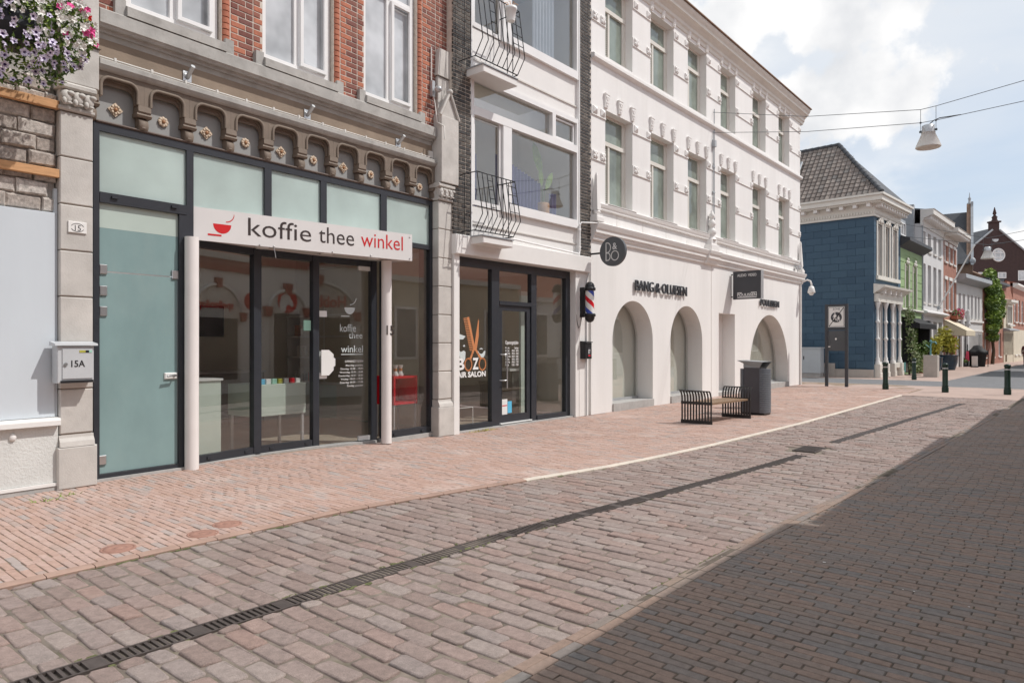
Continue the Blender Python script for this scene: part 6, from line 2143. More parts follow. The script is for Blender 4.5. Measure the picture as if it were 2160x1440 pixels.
# litter bin
bi = thing('litter_bin', 'grey metal litter bin with perforated rounded side and slanted hood', 'litter bin', FB, (16.1, 5.9, G))
bs, b0, b1 = 16.12, 5.62, 6.22
n_ = 14
side_a = [(bs + .25 * math.cos(R(a)), b0 + .12 + .16 * math.sin(R(a))) for a in [180 + 180 * i / n_ for i in range(n_ + 1)]]
side_b = [(bs + .25 * math.cos(R(a)), b1 - .10 + .14 * math.sin(R(a))) for a in [180 * i / n_ for i in range(n_ + 1)]]


def plan(mb, pts, z0, z1):
    k = len(pts)
    return mb.add([(a, b, z0) for a, b in pts] + [(a, b, z1) for a, b in pts], [tuple(range(k - 1, -1, -1)), tuple(range(k, 2 * k))] + [(i, (i + 1) % k, k + (i + 1) % k, k + i) for i in range(k)])


plan(MB(), side_a, G + .05, G + 1.07).build('side_shell', 'bin_grey', bi)
plan(MB(), side_b, G + .05, G + 1.07).build('side_shell', 'bin_grey', bi)
MB().box(bs - .235, bs + .235, b0 + .125, b1 - .105, G + .05, G + 1.10).build('front_panel', 'bin_front', bi)
MB().box(bs - .2, bs + .2, b0 + .02, b1 - .02, G, G + .049).build('base', 'black_plastic', bi)
dot = MB()
for r in range(20):
    for a in range(188, 353, 9):
        th = R(a + (4.5 if r % 2 else 0))
        c = (bs + .252 * math.cos(th), b0 + .12 + .162 * math.sin(th), G + .14 + r * .043)
        dot.ball(c, .0085, (1, 1, 1), 5, 3)
tag(dot.build('perforation', 'bin_lid', bi), kind='stuff')
hd_ = MB()
zt = G + 1.10
hd_.add([(bs - .24, b0 + .12, zt + .002), (bs + .24, b0 + .12, zt + .002), (bs + .24, b1 - .10, zt + .002), (bs - .24, b1 - .10, zt + .002),
         (bs - .24, b1 - .10, zt + .10), (bs + .24, b1 - .10, zt + .10), (bs - .30, b1 + .04, zt + .17), (bs + .30, b1 + .04, zt + .17), (bs - .30, b0 + .02, zt + .14), (bs + .30, b0 + .02, zt + .14)],
        [(3, 2, 5, 4), (4, 5, 7, 6), (6, 7, 9, 8), (3, 4, 6, 8, 0), (2, 1, 9, 7, 5)])
hd_.build('hood', 'bin_lid', bi)
# pedestrian zone sign
zs = thing('zone_sign', 'two-post dark frame with end of pedestrian zone sign', 'road sign', FB, (28.4, 7.28, G))
for y in (7.64, 6.92):
    MB().cbox(28.36, 28.46, y - .055, y + .055, G, 3.13, .006).build('post', 'slate_sign', zs)
MB().box(28.37, 28.45, 6.976, 7.584, 3.04, 3.125).box(28.37, 28.45, 6.976, 7.584, 2.13, 2.22).build('rail', 'slate_sign', zs)
MB().box(28.39, 28.43, 6.976, 7.584, 1.32, 2.10).build('info_panel', 'sign_grey', zs)
sp2 = MB().cbox(0, .61, 0, .03, 0, .81, .01)
pl_ = MB().box(28.375, 28.40, 6.985, 7.575, 2.235, 3.03).build('sign_plate', 'white_plastic', zs)
X_ = 28.372


def side_poly(pts, x, m, nm):
    MB().add([(x, a, b) for a, b in pts], [tuple(range(len(pts)))]).build(nm, m, pl_)


yc, zc = 7.28, 2.62
side_poly([(yc + .20 * math.cos(R(a)), zc + .20 * math.sin(R(a))) for a in range(0, 360, 10)], X_, 'slate_sign', 'disc')
bd2 = MB()
for a, b, c, d in ((7.0, 7.56, 2.255, 2.27), (7.0, 7.56, 2.995, 3.01), (7.0, 7.015, 2.27, 2.995), (7.545, 7.56, 2.27, 2.995)):
    bd2.add([(X_, a, c), (X_, b, c), (X_, b, d), (X_, a, d)], [(0, 1, 2, 3)])
bd2.build('border', 'slate_sign', pl_)


def figure(cy, cz, k):
    f_ = MB()
    x = X_ - .001
    f_.add([(x, cy + .022 * k * math.cos(R(a)), cz + .115 * k + .024 * k * math.sin(R(a))) for a in range(0, 360, 30)], [tuple(range(12))])
    for pts in ([(-.03, .08), (.03, .08), (.035, -.02), (-.035, -.02)], [(-.035, -.02), (-.002, -.02), (-.03, -.13), (-.055, -.13)], [(.002, -.02), (.035, -.02), (.06, -.13), (.035, -.13)], [(.03, .08), (.07, -.01), (.055, -.02), (.025, .05)], [(-.03, .08), (-.07, -.01), (-.055, -.02), (-.025, .05)]):
        f_.add([(x, cy + a * k, cz + b * k) for a, b in pts], [tuple(range(len(pts)))])
    f_.build('pictogram', 'white_plastic', pl_)


figure(yc + .05, zc + .02, 1.15)
figure(yc - .08, zc - .05, .8)
for o_ in (-.03, .0, .03):
    a, b = Vector((0, 7.54 - o_ * .6, 2.28 + o_)), Vector((0, 7.02 - o_ * .6, 2.98 + o_))
    t = (b - a).normalized()
    q = Vector((0, -t.z, t.y)) * .009
    MB().add([(X_ - .002, (a + q).y, (a + q).z), (X_ - .002, (b + q).y, (b + q).z), (X_ - .002, (b - q).y, (b - q).z), (X_ - .002, (a - q).y, (a - q).z)], [(0, 1, 2, 3)]).build('diagonal_bar', 'black_plastic', pl_)
lettering('lettering', 'ZONE', 'slate_sign', pl_, (X_, 7.41, 2.90), .26, .075, .0005, .0, 'side')
MB().prism([(0, 0)] * 3, 0, 0) if False else None
stk = MB().add([(28.3885, 7.30 + .035 * math.cos(R(a)), 1.78 + .04 * math.sin(R(a))) for a in range(0, 360, 30)], [tuple(range(12))]).add([(28.3885, 7.50, 1.46), (28.3885, 7.58, 1.46), (28.3885, 7.58, 1.50), (28.3885, 7.50, 1.50)], [(0, 1, 2, 3)])
stk.build('sticker', 'vinyl_white', zs)
# utility cabinet
cbn = thing('utility_cabinet', 'grey street utility cabinet against the blue wall', 'cabinet', FB, (36.0, 10.6, G))
MB().cbox(35.55, 36.15, 9.85, 11.6, .14, 1.36, .01).build('body', 'cabinet_grey', cbn)
MB().box(35.52, 36.18, 9.82, 11.63, 1.362, 1.42).build('lid', 'cabinet_grey', cbn)
MB().box(35.58, 36.12, 9.88, 11.57, G, .138).build('base', 'concrete', cbn)
MB().box(35.535, 35.549, 10.62, 10.66, .80, .98).build('handle', 'black_plastic', cbn)
MB().box(35.545, 35.5495, 10.72, 10.725, .18, 1.33).build('door_gap', 'zinc', cbn)


# bollards
def bollard(s, y, label, tilt=0):
    b = thing('bollard', label, 'bollard', FB, (s, y, G), 'green bollards across the street')
    b.rotation_euler[1] = tilt
    MB().lathe([(.105, G), (.105, G + .16), (.085, G + .19), (.085, G + .86), (.078, G + .90)], s, y, 16).build('post', 'bollard_green', b)
    MB().lathe([(.100, G + .20), (.106, G + .215), (.100, G + .23)], s, y, 16).build('ring', 'bollard_green', b)
    MB().lathe([(.0885, G + .80), (.0885, G + .84)], s, y, 16).build('reflector_band', 'aluminium', b)
    MB().lathe([(.095, G + .90), (.10, G + .93), (.09, G + .97), (.05, G + .995), (0, G + 1.0)], s, y, 16).build('cap', 'bollard_green', b)


bollard(27.79, 5.46, 'dark green bollard leaning slightly in front of the blue house shopfront', R(-2.5))
bollard(35.9, 5.88, 'dark green bollard beside the terracotta pot past the side street')
bollard(27.47, 3.57, 'dark green bollard standing in front of the grey stone fountain block')
bollard(27.5, 1.84, 'dark green bollard nearest the picture edge on the roadway')


# hanging street lamps on cross wires
def hang(s, y, z, label, k=1.0, ends=None):
    l_ = thing('street_lamp', label, 'street lamp', FB, (s, y, z), 'lamps hung over the street')
    MB().lathe([(.29, z), (.285, z + .03), (.15, z + .36), (.165, z + .37)], s, y, 24).build('shade', 'lamp_shade', l_)
    MB().lathe([(.272, z - .014), (.272, z - .003)], s, y, 24).build('lens', 'lamp_glass', l_)
    MB().lathe([(.145, z + .37), (.145, z + .55), (.11, z + .57), (0, z + .575)], s, y, 20).build('gear_housing', 'aluminium', l_)
    yo = .17
    MB().tube([(s, y + yo, z + .44), (s, y + yo, z + 1.0)], .006, 5).tube([(s, y - yo, z + .44), (s, y - yo, z + 1.02)], .006, 5).build('hanger', 'wire', l_)
    for yy in (y + yo, y - yo):
        MB().ball((s, yy, z + .66), .028, (1, 1, 1), 8, 5).box(s - .02, s + .02, yy - .03, yy + .03, z + .40, z + .45).build('clamp', 'wire', l_)
    MB().tube([(s, y, z + .57), (s, y - .12, z + .66), (s, y - .25, z + .70), (s, y - .7, z + .685)], .012, 6).build('cable', 'wire', l_)


hang(20.25, 3.0, 6.62, 'pale conical street lamp hanging nearest on wires against the clouds')
w_ = MB().tube([(20.3, 8.78, 8.78), (20.27, 6, 8.05), (20.25, 3.17, 7.62), (20.25, 2.83, 7.64), (20.25, 1.0, 7.85), (20.25, -0.9, 8.3)], .008, 5)
w_.top('span_wire', 'wire', FB, (20.3, 8.78, 8.78), 'upper thin span wire from white building over the lamp', 'wire')
w_ = MB().tube([(20.3, 8.78, 8.15), (20.27, 6, 7.62), (20.25, 3.17, 7.28), (20.25, 2.83, 7.28), (20.25, 1.0, 7.36), (20.25, -0.9, 7.6)], .008, 5)
w_.top('span_wire', 'wire', FB, (20.3, 8.78, 8.15), 'lower thin span wire carrying the lamp and its cable', 'wire')
hang(40.5, 3.5, 5.75, 'smaller pale street lamp hanging far down the street before the brown gable')
w_ = MB().tube([(40.6, 7.3, 7.25), (40.5, 3.5, 6.42), (40.5, 1.0, 6.6), (40.5, -2.6, 7.0)], .012, 5)
w_.top('span_wire', 'wire', FB, (40.6, 7.3, 7.25), 'thin span wire holding the far street lamp', 'wire')
w_ = MB().tube([(40.6, 7.3, 7.9), (40.5, 3.5, 6.75), (40.5, 1.0, 7.1), (40.5, -2.6, 7.8)], .012, 5)
w_.top('span_wire', 'wire', FB, (40.6, 7.3, 7.9), 'upper thin span wire above the far street lamp', 'wire')

# stone drinking fountain block
fo_ = thing('fountain_block', 'grey stone block with a small blue water tap on top', 'fountain', FB, (39.5, 5.75, G))
MB().cbox(39.2, 39.8, 5.42, 6.02, G, 1.02, .012).build('block', 'grey_plinth', fo_)
MB().tube([(39.5, 5.75, 1.02), (39.5, 5.75, 1.55), (39.5, 5.68, 1.68), (39.5, 5.55, 1.68), (39.5, 5.5, 1.58)], .035, 8).ball((39.5, 5.75, 1.72), .06, (1, 1, 1), 8, 5).tube([(39.5, 5.8, 1.4), (39.5, 5.95, 1.55)], .02, 6).build('tap', 'tile_teal', fo_)


# potted shrubs and climbers
def shrub(name, label, s, y, pot, potm, rad, lm, seed, n, size, group=None, z0=None):
    r_ = random.Random(seed)
    t = thing(name, label, 'plant', FB, (s, y, G), group)
    pr_, ph = pot
    zb = G
    if ph:
        MB().lathe([(pr_ * .72, G), (pr_ * .95, G + ph * .5), (pr_, G + ph * .94), (pr_ * 1.06, G + ph * .95), (pr_ * 1.06, G + ph), (pr_ * .9, G + ph)], s, y, 16).build('pot', potm, t)
        zb = G + ph
    st = MB()
    for i in range(5):
        a = i * 1.3
        st.tube([(s, y, zb - .05), (s + rad[0] * .3 * math.cos(a), y + rad[1] * .3 * math.sin(a), zb + rad[2]), (s + rad[0] * .6 * math.cos(a), y + rad[1] * .6 * math.sin(a), zb + rad[2] * 1.6)], [.02, .015, .006], 5)
    st.build('stem', 'bark', t)
    c = MB()
    for q in range(4):
        a, b_ = r_.uniform(-.5, .5), r_.uniform(-.5, .6)
        mb_ = leafball((s + a * rad[0] * .7, y + r_.uniform(-.5, .5) * rad[1], zb + rad[2] * (.95 + b_ * .8)), (rad[0] * .65, rad[1] * .65, rad[2] * .65), n // 4, size, r_)
        c.add(mb_.v, mb_.f)
    c.build('foliage', lm, t)
    return t


shrub('potted_shrub', 'green shrub in a terracotta pot beside the black awning', 44.1, 6.95, (.34, .75), 'terracotta', (.55, .5, .55), 'leaf', 2, 420, .11)
shrub('potted_conifer', 'tall yellow green conifer in a large dark blue pot', 50.8, 6.5, (.60, .95), 'pot_blue', (.75, .7, .95), 'leaf_yellow', 3, 620, .13, 'blue pots with yellow shrubs')
shrub('potted_conifer', 'smaller yellow shrub in a dark blue pot beside the stone block', 48.3, 6.85, (.45, .85), 'pot_blue', (.55, .5, .7), 'leaf_yellow', 4, 420, .12, 'blue pots with yellow shrubs')
iv = thing('wall_climber', 'grey green climbing shrub at the corner between the blue and green houses', 'climber', FB, (41.5, 6.9, G))
MB().tube([(41.4, 7.0, G), (41.5, 7.05, 1.2), (41.4, 7.1, 2.6), (41.5, 7.15, 3.4)], [.05, .04, .03, .015], 6).build('stem', 'bark', iv)
r_ = random.Random(14)
cA, cB = MB(), MB()
for (a, b_, c_, r1, r2, r3) in ((41.45, 7.0, 3.0, .4, .25, .6), (41.5, 6.95, 2.1, .5, .3, .7), (41.6, 6.9, 1.2, .65, .4, .6), (42.1, 6.7, .55, .9, .5, .55), (41.5, 6.7, .4, .5, .4, .4)):
    mb_ = leafball((a, b_, c_), (r1, r2, r3), 230, .085, r_)
    cA.add(mb_.v, mb_.f)
    mb_ = leafball((a, b_ - .05, c_), (r1, r2, r3), 190, .075, r_)
    cB.add(mb_.v, mb_.f)
cA.build('foliage', 'leaf_grey', iv)
cB.build('foliage', 'leaf', iv)

# covered display outside the low white house
cv = thing('covered_rack', 'clothes display draped with black cover outside the low white house', 'display', FB, (59.6, 5.75, G))
dr_ = MB()
ring = []
for k, (r1, z) in enumerate(((.62, G + .02), (.64, .35), (.68, .75), (.80, .92), (.66, 1.08), (.42, 1.22), (.30, 1.42), (.05, 1.5))):
    ring.append((r1, z))
vs, fs, n_ = [], [], 22
for k, (r1, z) in enumerate(ring):
    for i in range(n_):
        th = 2 * math.pi * i / n_
        w = 1 + .22 * math.sin(3 * th + 1.1) * (1 - .6 * (k == 0)) + .10 * math.sin(5 * th + k * .7) + .06 * math.sin(11 * th)
        vs.append((59.6 + r1 * w * math.cos(th) * .9, 5.75 + r1 * w * math.sin(th) * .75, z))
for k in range(len(ring) - 1):
    for i in range(n_):
        fs.append((k * n_ + i, k * n_ + (i + 1) % n_, (k + 1) * n_ + (i + 1) % n_, (k + 1) * n_ + i))
dr_.add(vs, fs, True)
dr_.build('cover', 'cloth_black', cv)
MB().tube([(59.1, 6.3, G), (59.1, 6.3, 1.55)], .03, 6).tube([(59.3, 5.1, G), (59.3, 5.1, 1.2)], .025, 6).build('frame', 'black_metal', cv)
MB().add([(58.75, 6.15, .35), (58.8, 6.42, .35), (58.85, 6.35, 1.05), (58.82, 6.2, 1.05)], [(0, 1, 2, 3)]).add([(58.8, 6.42, .35), (59.0, 6.3, .35), (58.95, 6.3, 1.05), (58.85, 6.35, 1.05)], [(0, 1, 2, 3)]).build('pink_garment', 'cloth_pink', cv)
asn = thing('pavement_sign', 'small white pavement sign on a dark foot before the black cover', 'sign', FB, (57.6, 5.75, G))
MB().cbox(57.45, 57.85, 5.5, 5.95, G, G + .07, .01).build('foot', 'black_plastic', asn)
MB().cbox(57.6, 57.66, 5.55, 5.9, G + .072, .72, .01).build('board', 'white_plastic', asn)
for i, s in enumerate((58.3, 58.8)):
    pt_ = thing('boot_planter', ['small dark plant pot at the low white house door', 'small dark plant pot nearer the black cover'][i], 'plant pot', FB, (s, 6.45, G))
    MB().lathe([(.10, G), (.15, G + .28), (.13, G + .28)], s, 6.4, 10).build('pot', 'black_plastic', pt_)
    leafball((s, 6.4, G + .42), (.2, .2, .18), 60, .06, random.Random(i)).build('foliage', 'leaf', pt_)


# person walking at the right edge
def person(s, y, label):
    v = {'pel': (0, 0, .95), 'wst': (0, 0, 1.12), 'chs': (0, 0, 1.34), 'nck': (0, 0, 1.50), 'hd0': (-.02, 0, 1.58), 'hd1': (-.03, 0, 1.70),
         'hl': (.0, .10, .90), 'kl': (-.16, .10, .50), 'al': (-.10, .10, .09), 'fl': (-.26, .10, .05),
         'hr': (.0, -.10, .90), 'kr': (.10, -.10, .50), 'ar': (.32, -.10, .13), 'frr': (.20, -.10, .04),
         'sl': (0, .19, 1.42), 'el': (.10, .25, 1.15), 'wl': (.0, .24, .92), 'nl': (-.04, .24, .84),
         'sr': (0, -.19, 1.42), 'er': (.04, -.25, 1.15), 'wr': (-.16, -.24, .96), 'nr': (-.22, -.24, .90)}
    rad = {'pel': .15, 'wst': .13, 'chs': .16, 'nck': .06, 'hd0': .085, 'hd1': .095, 'hl': .095, 'kl': .065, 'al': .05, 'fl': .045, 'hr': .095, 'kr': .065, 'ar': .05, 'frr': .045,
           'sl': .075, 'el': .052, 'wl': .04, 'nl': .035, 'sr': .075, 'er': .052, 'wr': .04, 'nr': .035}
    ed_ = ['pel-wst', 'wst-chs', 'chs-nck', 'nck-hd0', 'hd0-hd1', 'pel-hl', 'hl-kl', 'kl-al', 'al-fl', 'pel-hr', 'hr-kr', 'kr-ar', 'ar-frr', 'chs-sl', 'sl-el', 'el-wl', 'wl-nl', 'chs-sr', 'sr-er', 'er-wr', 'wr-nr']
    ks = list(v)
    me = bpy.data.meshes.new('body')
    me.from_pydata([v[k] for k in ks], [tuple(ks.index(x) for x in e_.split('-')) for e_ in ed_], [])
    p = thing('person', label, 'person', FB, (s, y, G))
    ob = bpy.data.objects.new('body', me)
    COL.objects.link(ob)
    sk = ob.modifiers.new('skin', 'SKIN')
    sb = ob.modifiers.new('sub', 'SUBSURF')
    sb.levels = sb.render_levels = 2
    for i, k in enumerate(ks):
        me.skin_vertices[0].data[i].radius = (rad[k], rad[k])
    me.skin_vertices[0].data[0].use_root = True
    bpy.context.view_layer.update()
    dg = bpy.context.evaluated_depsgraph_get()
    nm = bpy.data.meshes.new_from_object(ob.evaluated_get(dg))
    bpy.data.objects.remove(ob)
    for m in ('cloth_maroon', 'slate_sign', 'skin', 'black_plastic'):
        nm.materials.append(M[m])
    for f_ in nm.polygons:
        c = f_.center
        f_.use_smooth = True
        f_.material_index = 2 if c.z > 1.52 or (c.z < .9 and abs(c.y) > .2) else 3 if c.z < .12 else 1 if c.z < .86 else 0
    b = bpy.data.objects.new('body', nm)
    COL.objects.link(b)
    b.parent = p
    MB().ball((s - .005, y, G + 1.72), .115, (1, .95, 1.0), 12, 8).build('hair', 'hair', p)
    MB().lathe([(.17, .70), (.20, .95), (.17, 1.2), (.20, 1.42), (.08, 1.5)], s, y, 16, G).build('coat', 'cloth_maroon', p)
    return p


person(63.4, 3.12, 'person in a dark maroon coat walking at the picture edge')

# ================================================================ the house row across the street (behind the camera; it shades the roadway and shows in the shop glass)
def opposite(name, label, s0, s1, h, wallm, roofh, win=True, zrow=(1.0,)):
    o = thing(name, label, 'house', FB, ((s0 + s1) / 2, -0.900, G))
    MB().box(s0, s1, -14, -0.900, G, h).build('wall', wallm, o)
    MB().add([(s0, -0.900, h), (s1, -0.900, h), (s1, -7.5, h + roofh), (s0, -7.5, h + roofh), (s0, -14, h), (s1, -14, h)], [(0, 1, 2, 3), (3, 2, 5, 4), (0, 3, 4), (1, 5, 2)]).build('roof', 'terracotta', o)
    MB().box(s0 + .01, s1 - .01, -0.900, -0.780, h - .2, h).build('cornice', 'off_white', o)
    n = max(2, int((s1 - s0) / 2.4))
    for z in zrow:
        if z + 2.2 > h:
            continue
        for i in range(n):
            c = s0 + (s1 - s0) * (i + .5) / n
            f_ = MB().box(c - .6, c + .6, -0.900, -0.840, z, z + 2.0).build('window', 'white_frame', o)
            MB().box(c - .5, c + .5, -0.840, -0.830, z + .1, z + 1.9).build('pane', 'pane_dim', f_)
    return o


OY = -0.9
o1 = opposite('terrace_house', 'pale house across the street beside the arched shop', -12, 8.55, 4.85, 'light_wall', 4.0)
o2 = opposite('toy_shop', 'white shop with arched windows and red emblems mirrored in the coffee shop glass', 8.57, 16.3, 4.6, 'pink_wall', 4.2)
MB().box(8.58, 16.29, OY + .002, OY + .10, G, 4.0).build('shop_wall', 'white_render', o2)
MB().box(8.58, 16.29, OY, OY + .18, 4.0, 4.2).build('shop_cornice', 'terra_wall', o2)
for s0, s1, zs in ((8.95, 11.3, 2.45), (11.85, 13.1, 2.6), (13.7, 15.75, 2.5)):
    c, r = (s0 + s1) / 2, (s1 - s0) / 2
    rz = min(r, .98)
    wv = MB().prism([(s0, .3)] + [(s1, .3)] + arc(c, zs, r, rz, 0, 180, 20), OY + .11, OY + .12).build('arched_window', 'off_white', o2)
    MB().box(s0 + .15, s1 - .15, OY + .122, OY + .13, .4, zs - .05).build('pane', 'pane_room', wv)
    MB().tube([(x, OY + .14, z) for x, z in arc(c, zs, r + .05, rz + .05, 0, 180, 20)], .06, 6).build('arch_trim', 'white_paint', wv)
    for a in (0, 90, 180):
        th = R(a)
        MB().prism([(c + (r + .08) * math.cos(th) + x, zs + (rz + .12) * math.sin(th) + z) for x, z in ((-.10, -.15), (.10, -.15), (.15, .15), (-.15, .15))], OY + .10, OY + .22).build('keystone', 'terra_wall', wv)
lettering('lettering', 'Hobbe', 'sign_red', o2, (11.0, OY + .13, 2.72), 1.15, .37, .01, .01, 'back')
lettering('lettering', 'spellen&sp', 'sign_red', o2, (15.4, OY + .13, 2.68), 1.55, .33, .01, .01, 'back')
hv = [(12.48 + .36 * math.cos(R(a)), OY + .13, 2.95 + .38 * math.sin(R(a))) for a in range(0, 360, 12)]
MB().add(hv, [tuple(range(len(hv)))]).build('round_emblem', 'sign_red', o2)
hp_ = [(12.22, 2.60), (12.40, 2.62), (12.44, 2.80), (12.54, 2.84), (12.62, 2.76), (12.70, 2.80), (12.66, 2.94), (12.56, 3.10), (12.46, 3.18), (12.43, 3.24), (12.38, 3.17), (12.26, 3.10), (12.18, 2.88)]
MB().add([(a, OY + .138, b) for a, b in hp_], [tuple(range(len(hp_)))]).build('horse_head', 'white_paint', o2)
rd = MB()
rd.add([(15.83, OY + .5 + .30 * math.cos(R(a)), 3.05 + .30 * math.sin(R(a))) for a in range(0, 360, 12)] + [(15.89, OY + .5 + .30 * math.cos(R(a)), 3.05 + .30 * math.sin(R(a))) for a in range(0, 360, 12)],
       [tuple(range(30)), tuple(range(59, 29, -1))] + [(i, 30 + i, 30 + (i + 1) % 30, (i + 1) % 30) for i in range(30)])
rd.build('blade_sign', 'sign_red', o2)
o3 = opposite('terrace_house', 'cream house across the street past the arched shop', 16.32, 23.2, 4.15, 'beige_wall', 4.6)
o4 = opposite('terrace_house', 'low white house across the street opposite the corner building', 23.22, 29.0, 3.7, 'light_wall', 5.0)
o5 = opposite('terrace_house', 'lowest pale house across the street near the bollards', 29.02, 33.5, 3.6, 'light_wall', 4.0)
o6 = opposite('terrace_house', 'brown brick house across the street beyond the side road', 46.0, 54.0, 8.5, 'tan_wall', 1.5)
o7 = opposite('terrace_house', 'plain pale house far along the other side of the street', 60.0, 70.0, 8.0, 'beige_wall', 1.5)

# ================================================================ ground and paving
def gz(s):
    t = max(0, min(1, (s - 4) / 5.5))
    return G * t * t * (3 - 2 * t)


def und(s, y):
    """settled, slightly uneven ground"""
    return .006 * math.sin(1.3 * s + .7 * y) + .005 * math.sin(2.9 * y - 1.1 * s) + .003 * math.sin(5.3 * s + 3.1 * y)


def warp(s, y):
    return .010 * math.sin(1.9 * y + .6 * s) + .006 * math.sin(4.7 * y - 1.3 * s) + .003 * math.sin(11 * y + 2 * s)


def pl_at(pts, s):
    if s <= pts[0][0]:
        return pts[0][1]
    for (a, b), (c, d) in zip(pts, pts[1:]):
        if s <= c:
            return b + (d - b) * (s - a) / (c - a)
    return pts[-1][1]


KERB = [(1.3, 5.44), (3.9, 5.42), (5.6, 5.17), (7.8, 4.86), (10.6, 4.63), (14.85, 4.46), (25, 4.42)]
REDGE = [(2.5, 2.14), (5.84, 2.10), (8.54, 2.00), (14.08, 1.78), (25, 1.38)]
DRAIN = [(.4, 3.86), (4.33, 3.74), (10.58, 3.24), (12.49, 3.22), (22.75, 2.55)]
ROADZ = -.012


def sheet(name, m, y0, y1, s0, s1, dz, n=40, uk=0.0, ny=1, **kw):
    mb = MB()
    vs = []
    for i in range(n + 1):
        s = s0 + (s1 - s0) * i / n
        a = y0(s) if callable(y0) else y0
        b = y1(s) if callable(y1) else y1
        for j in range(ny + 1):
            y = a + (b - a) * j / ny
            vs.append((s, y, gz(s) + dz + uk * und(s, y)))
    w = ny + 1
    mb.add(vs, [(i * w + j, (i + 1) * w + j, (i + 1) * w + j + 1, i * w + j + 1) for i in range(n) for j in range(ny)], uk > 0)
    return mb.top(name, m, FB, (0, 0, 0), kind='structure', fix=False, **kw)


gp_ = MB().add([(-400, -400, -.30), (1500, -400, -.30), (1500, 600, -.30), (-400, 600, -.30)], [(0, 1, 2, 3)])
gp_.top('ground', 'pavement_far', FB, (0, 0, 0), kind='structure', fix=False)
pav = sheet('pavement', 'joint_pink', lambda s: pl_at(KERB, s), 9.6, -8, 31, -.006, 200, .6, 24)
road = sheet('road', 'joint_sand', lambda s: pl_at(REDGE, s), lambda s: pl_at(KERB, s), -6, 25, ROADZ - .0095, 200, .8, 24)
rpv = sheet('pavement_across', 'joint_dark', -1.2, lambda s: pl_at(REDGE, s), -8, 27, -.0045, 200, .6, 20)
cross = sheet('pavement_crossing', 'pavement_far', -3.0, 14, 25, 31, -.006, 12)
cross2 = MB().add([(25, 4.42, G - .010), (31, 4.42, G - .010), (31, 20, G - .010), (25, 20, G - .010)], [(0, 1, 2, 3)])
side = MB().add([(31.0, -60, G - .003), (35.2, -60, G - .003), (35.2, 60, G - .003), (31.0, 60, G - .003)], [(0, 1, 2, 3)])
side.top('side_street', 'asphalt', FB, (0, 0, 0), kind='structure', fix=False)
fpv = MB().add([(35.2, 4.6, G + .004), (110, 2.2, G + .004), (110, 20, G + .004), (35.2, 60, G + .004)], [(0, 1, 2, 3)])
fpv.top('far_pavement', 'pavement_far', FB, (0, 0, 0), kind='structure', fix=False)
frd = MB().add([(35.2, -4, G - .001), (200, -4, G - .001), (200, 2.2, G - .001), (110, 2.2, G - .001), (35.2, 4.6, G - .001)], [(0, 1, 2, 3, 4)])
frd.top('far_road', 'asphalt', FB, (0, 0, 0), kind='structure', fix=False)
ln_ = MB()
ln_.box(36, 52, 1.55, 1.65, G - .001, G + .003)
ln_.box(31.05, 31.12, -2.5, 30, G - .003, G + .002).box(35.1, 35.17, 4.6, 30, G - .003, G + .008)
ln_.top('road_line', 'kerb_pale', FB, (0, 0, 0), kind='structure')


def on_screen(s, y, z, mg=.22):
    p = FB.w(s, y, z)
    if p.y < .6:
        return False
    u = p.x / p.y / .75
    v = (p.z - 1.6) / p.y / .5
    return abs(u) < 1 + mg and -1 - mg < v


def lay(s0, s1, y0, y1, pitch, length, gap, rng, skip=None, wob=.0):
    """bond of pieces, long side across the street; returns (sa, sb, ya, yb)"""
    out = []
    k = 0
    s = s0
    while s < s1:
        a, b = y0(s), y1(s)
        y = a - (length * .5 if k % 2 else 0) - rng.uniform(0, .03)
        while y < b:
            L_ = length * rng.uniform(1 - wob, 1 + wob)
            ya, yb = max(y, a), min(y + L_ - gap, b)
            if yb - ya > .03:
                sm, ym = s + pitch / 2, (ya + yb) / 2
                if on_screen(sm, ym, gz(sm)) and not (skip and skip(sm, ym, (yb - ya) / 2)):
                    ws = warp(sm, ym) + rng.uniform(-.0012, .0012)
                    out.append((s + ws + gap / 2 + rng.uniform(0, .001), s + ws + pitch - gap / 2 - rng.uniform(0, .001), ya, yb))
            y += L_
        s += pitch
        k += 1
    return out


def brick_faces(mb, sa, sb, ya, yb, z, c, rng, tl=.0015):
    t = [rng.uniform(-tl, tl) for _ in range(4)]
    vs = [(sa, ya, z - .03), (sb, ya, z - .03), (sb, yb, z - .03), (sa, yb, z - .03),
          (sa, ya, z - c + t[0]), (sb, ya, z - c + t[1]), (sb, yb, z - c + t[2]), (sa, yb, z - c + t[3]),
          (sa + c, ya + c, z + t[0]), (sb - c, ya + c, z + t[1]), (sb - c, yb - c, z + t[2]), (sa + c, yb - c, z + t[3])]
    mb.add(vs, [(8, 9, 10, 11)] + [(4 + i, 4 + (i + 1) % 4, 8 + (i + 1) % 4, 8 + i) for i in range(4)] + [(i, (i + 1) % 4, 4 + (i + 1) % 4, 4 + i) for i in range(4)])
    return 9


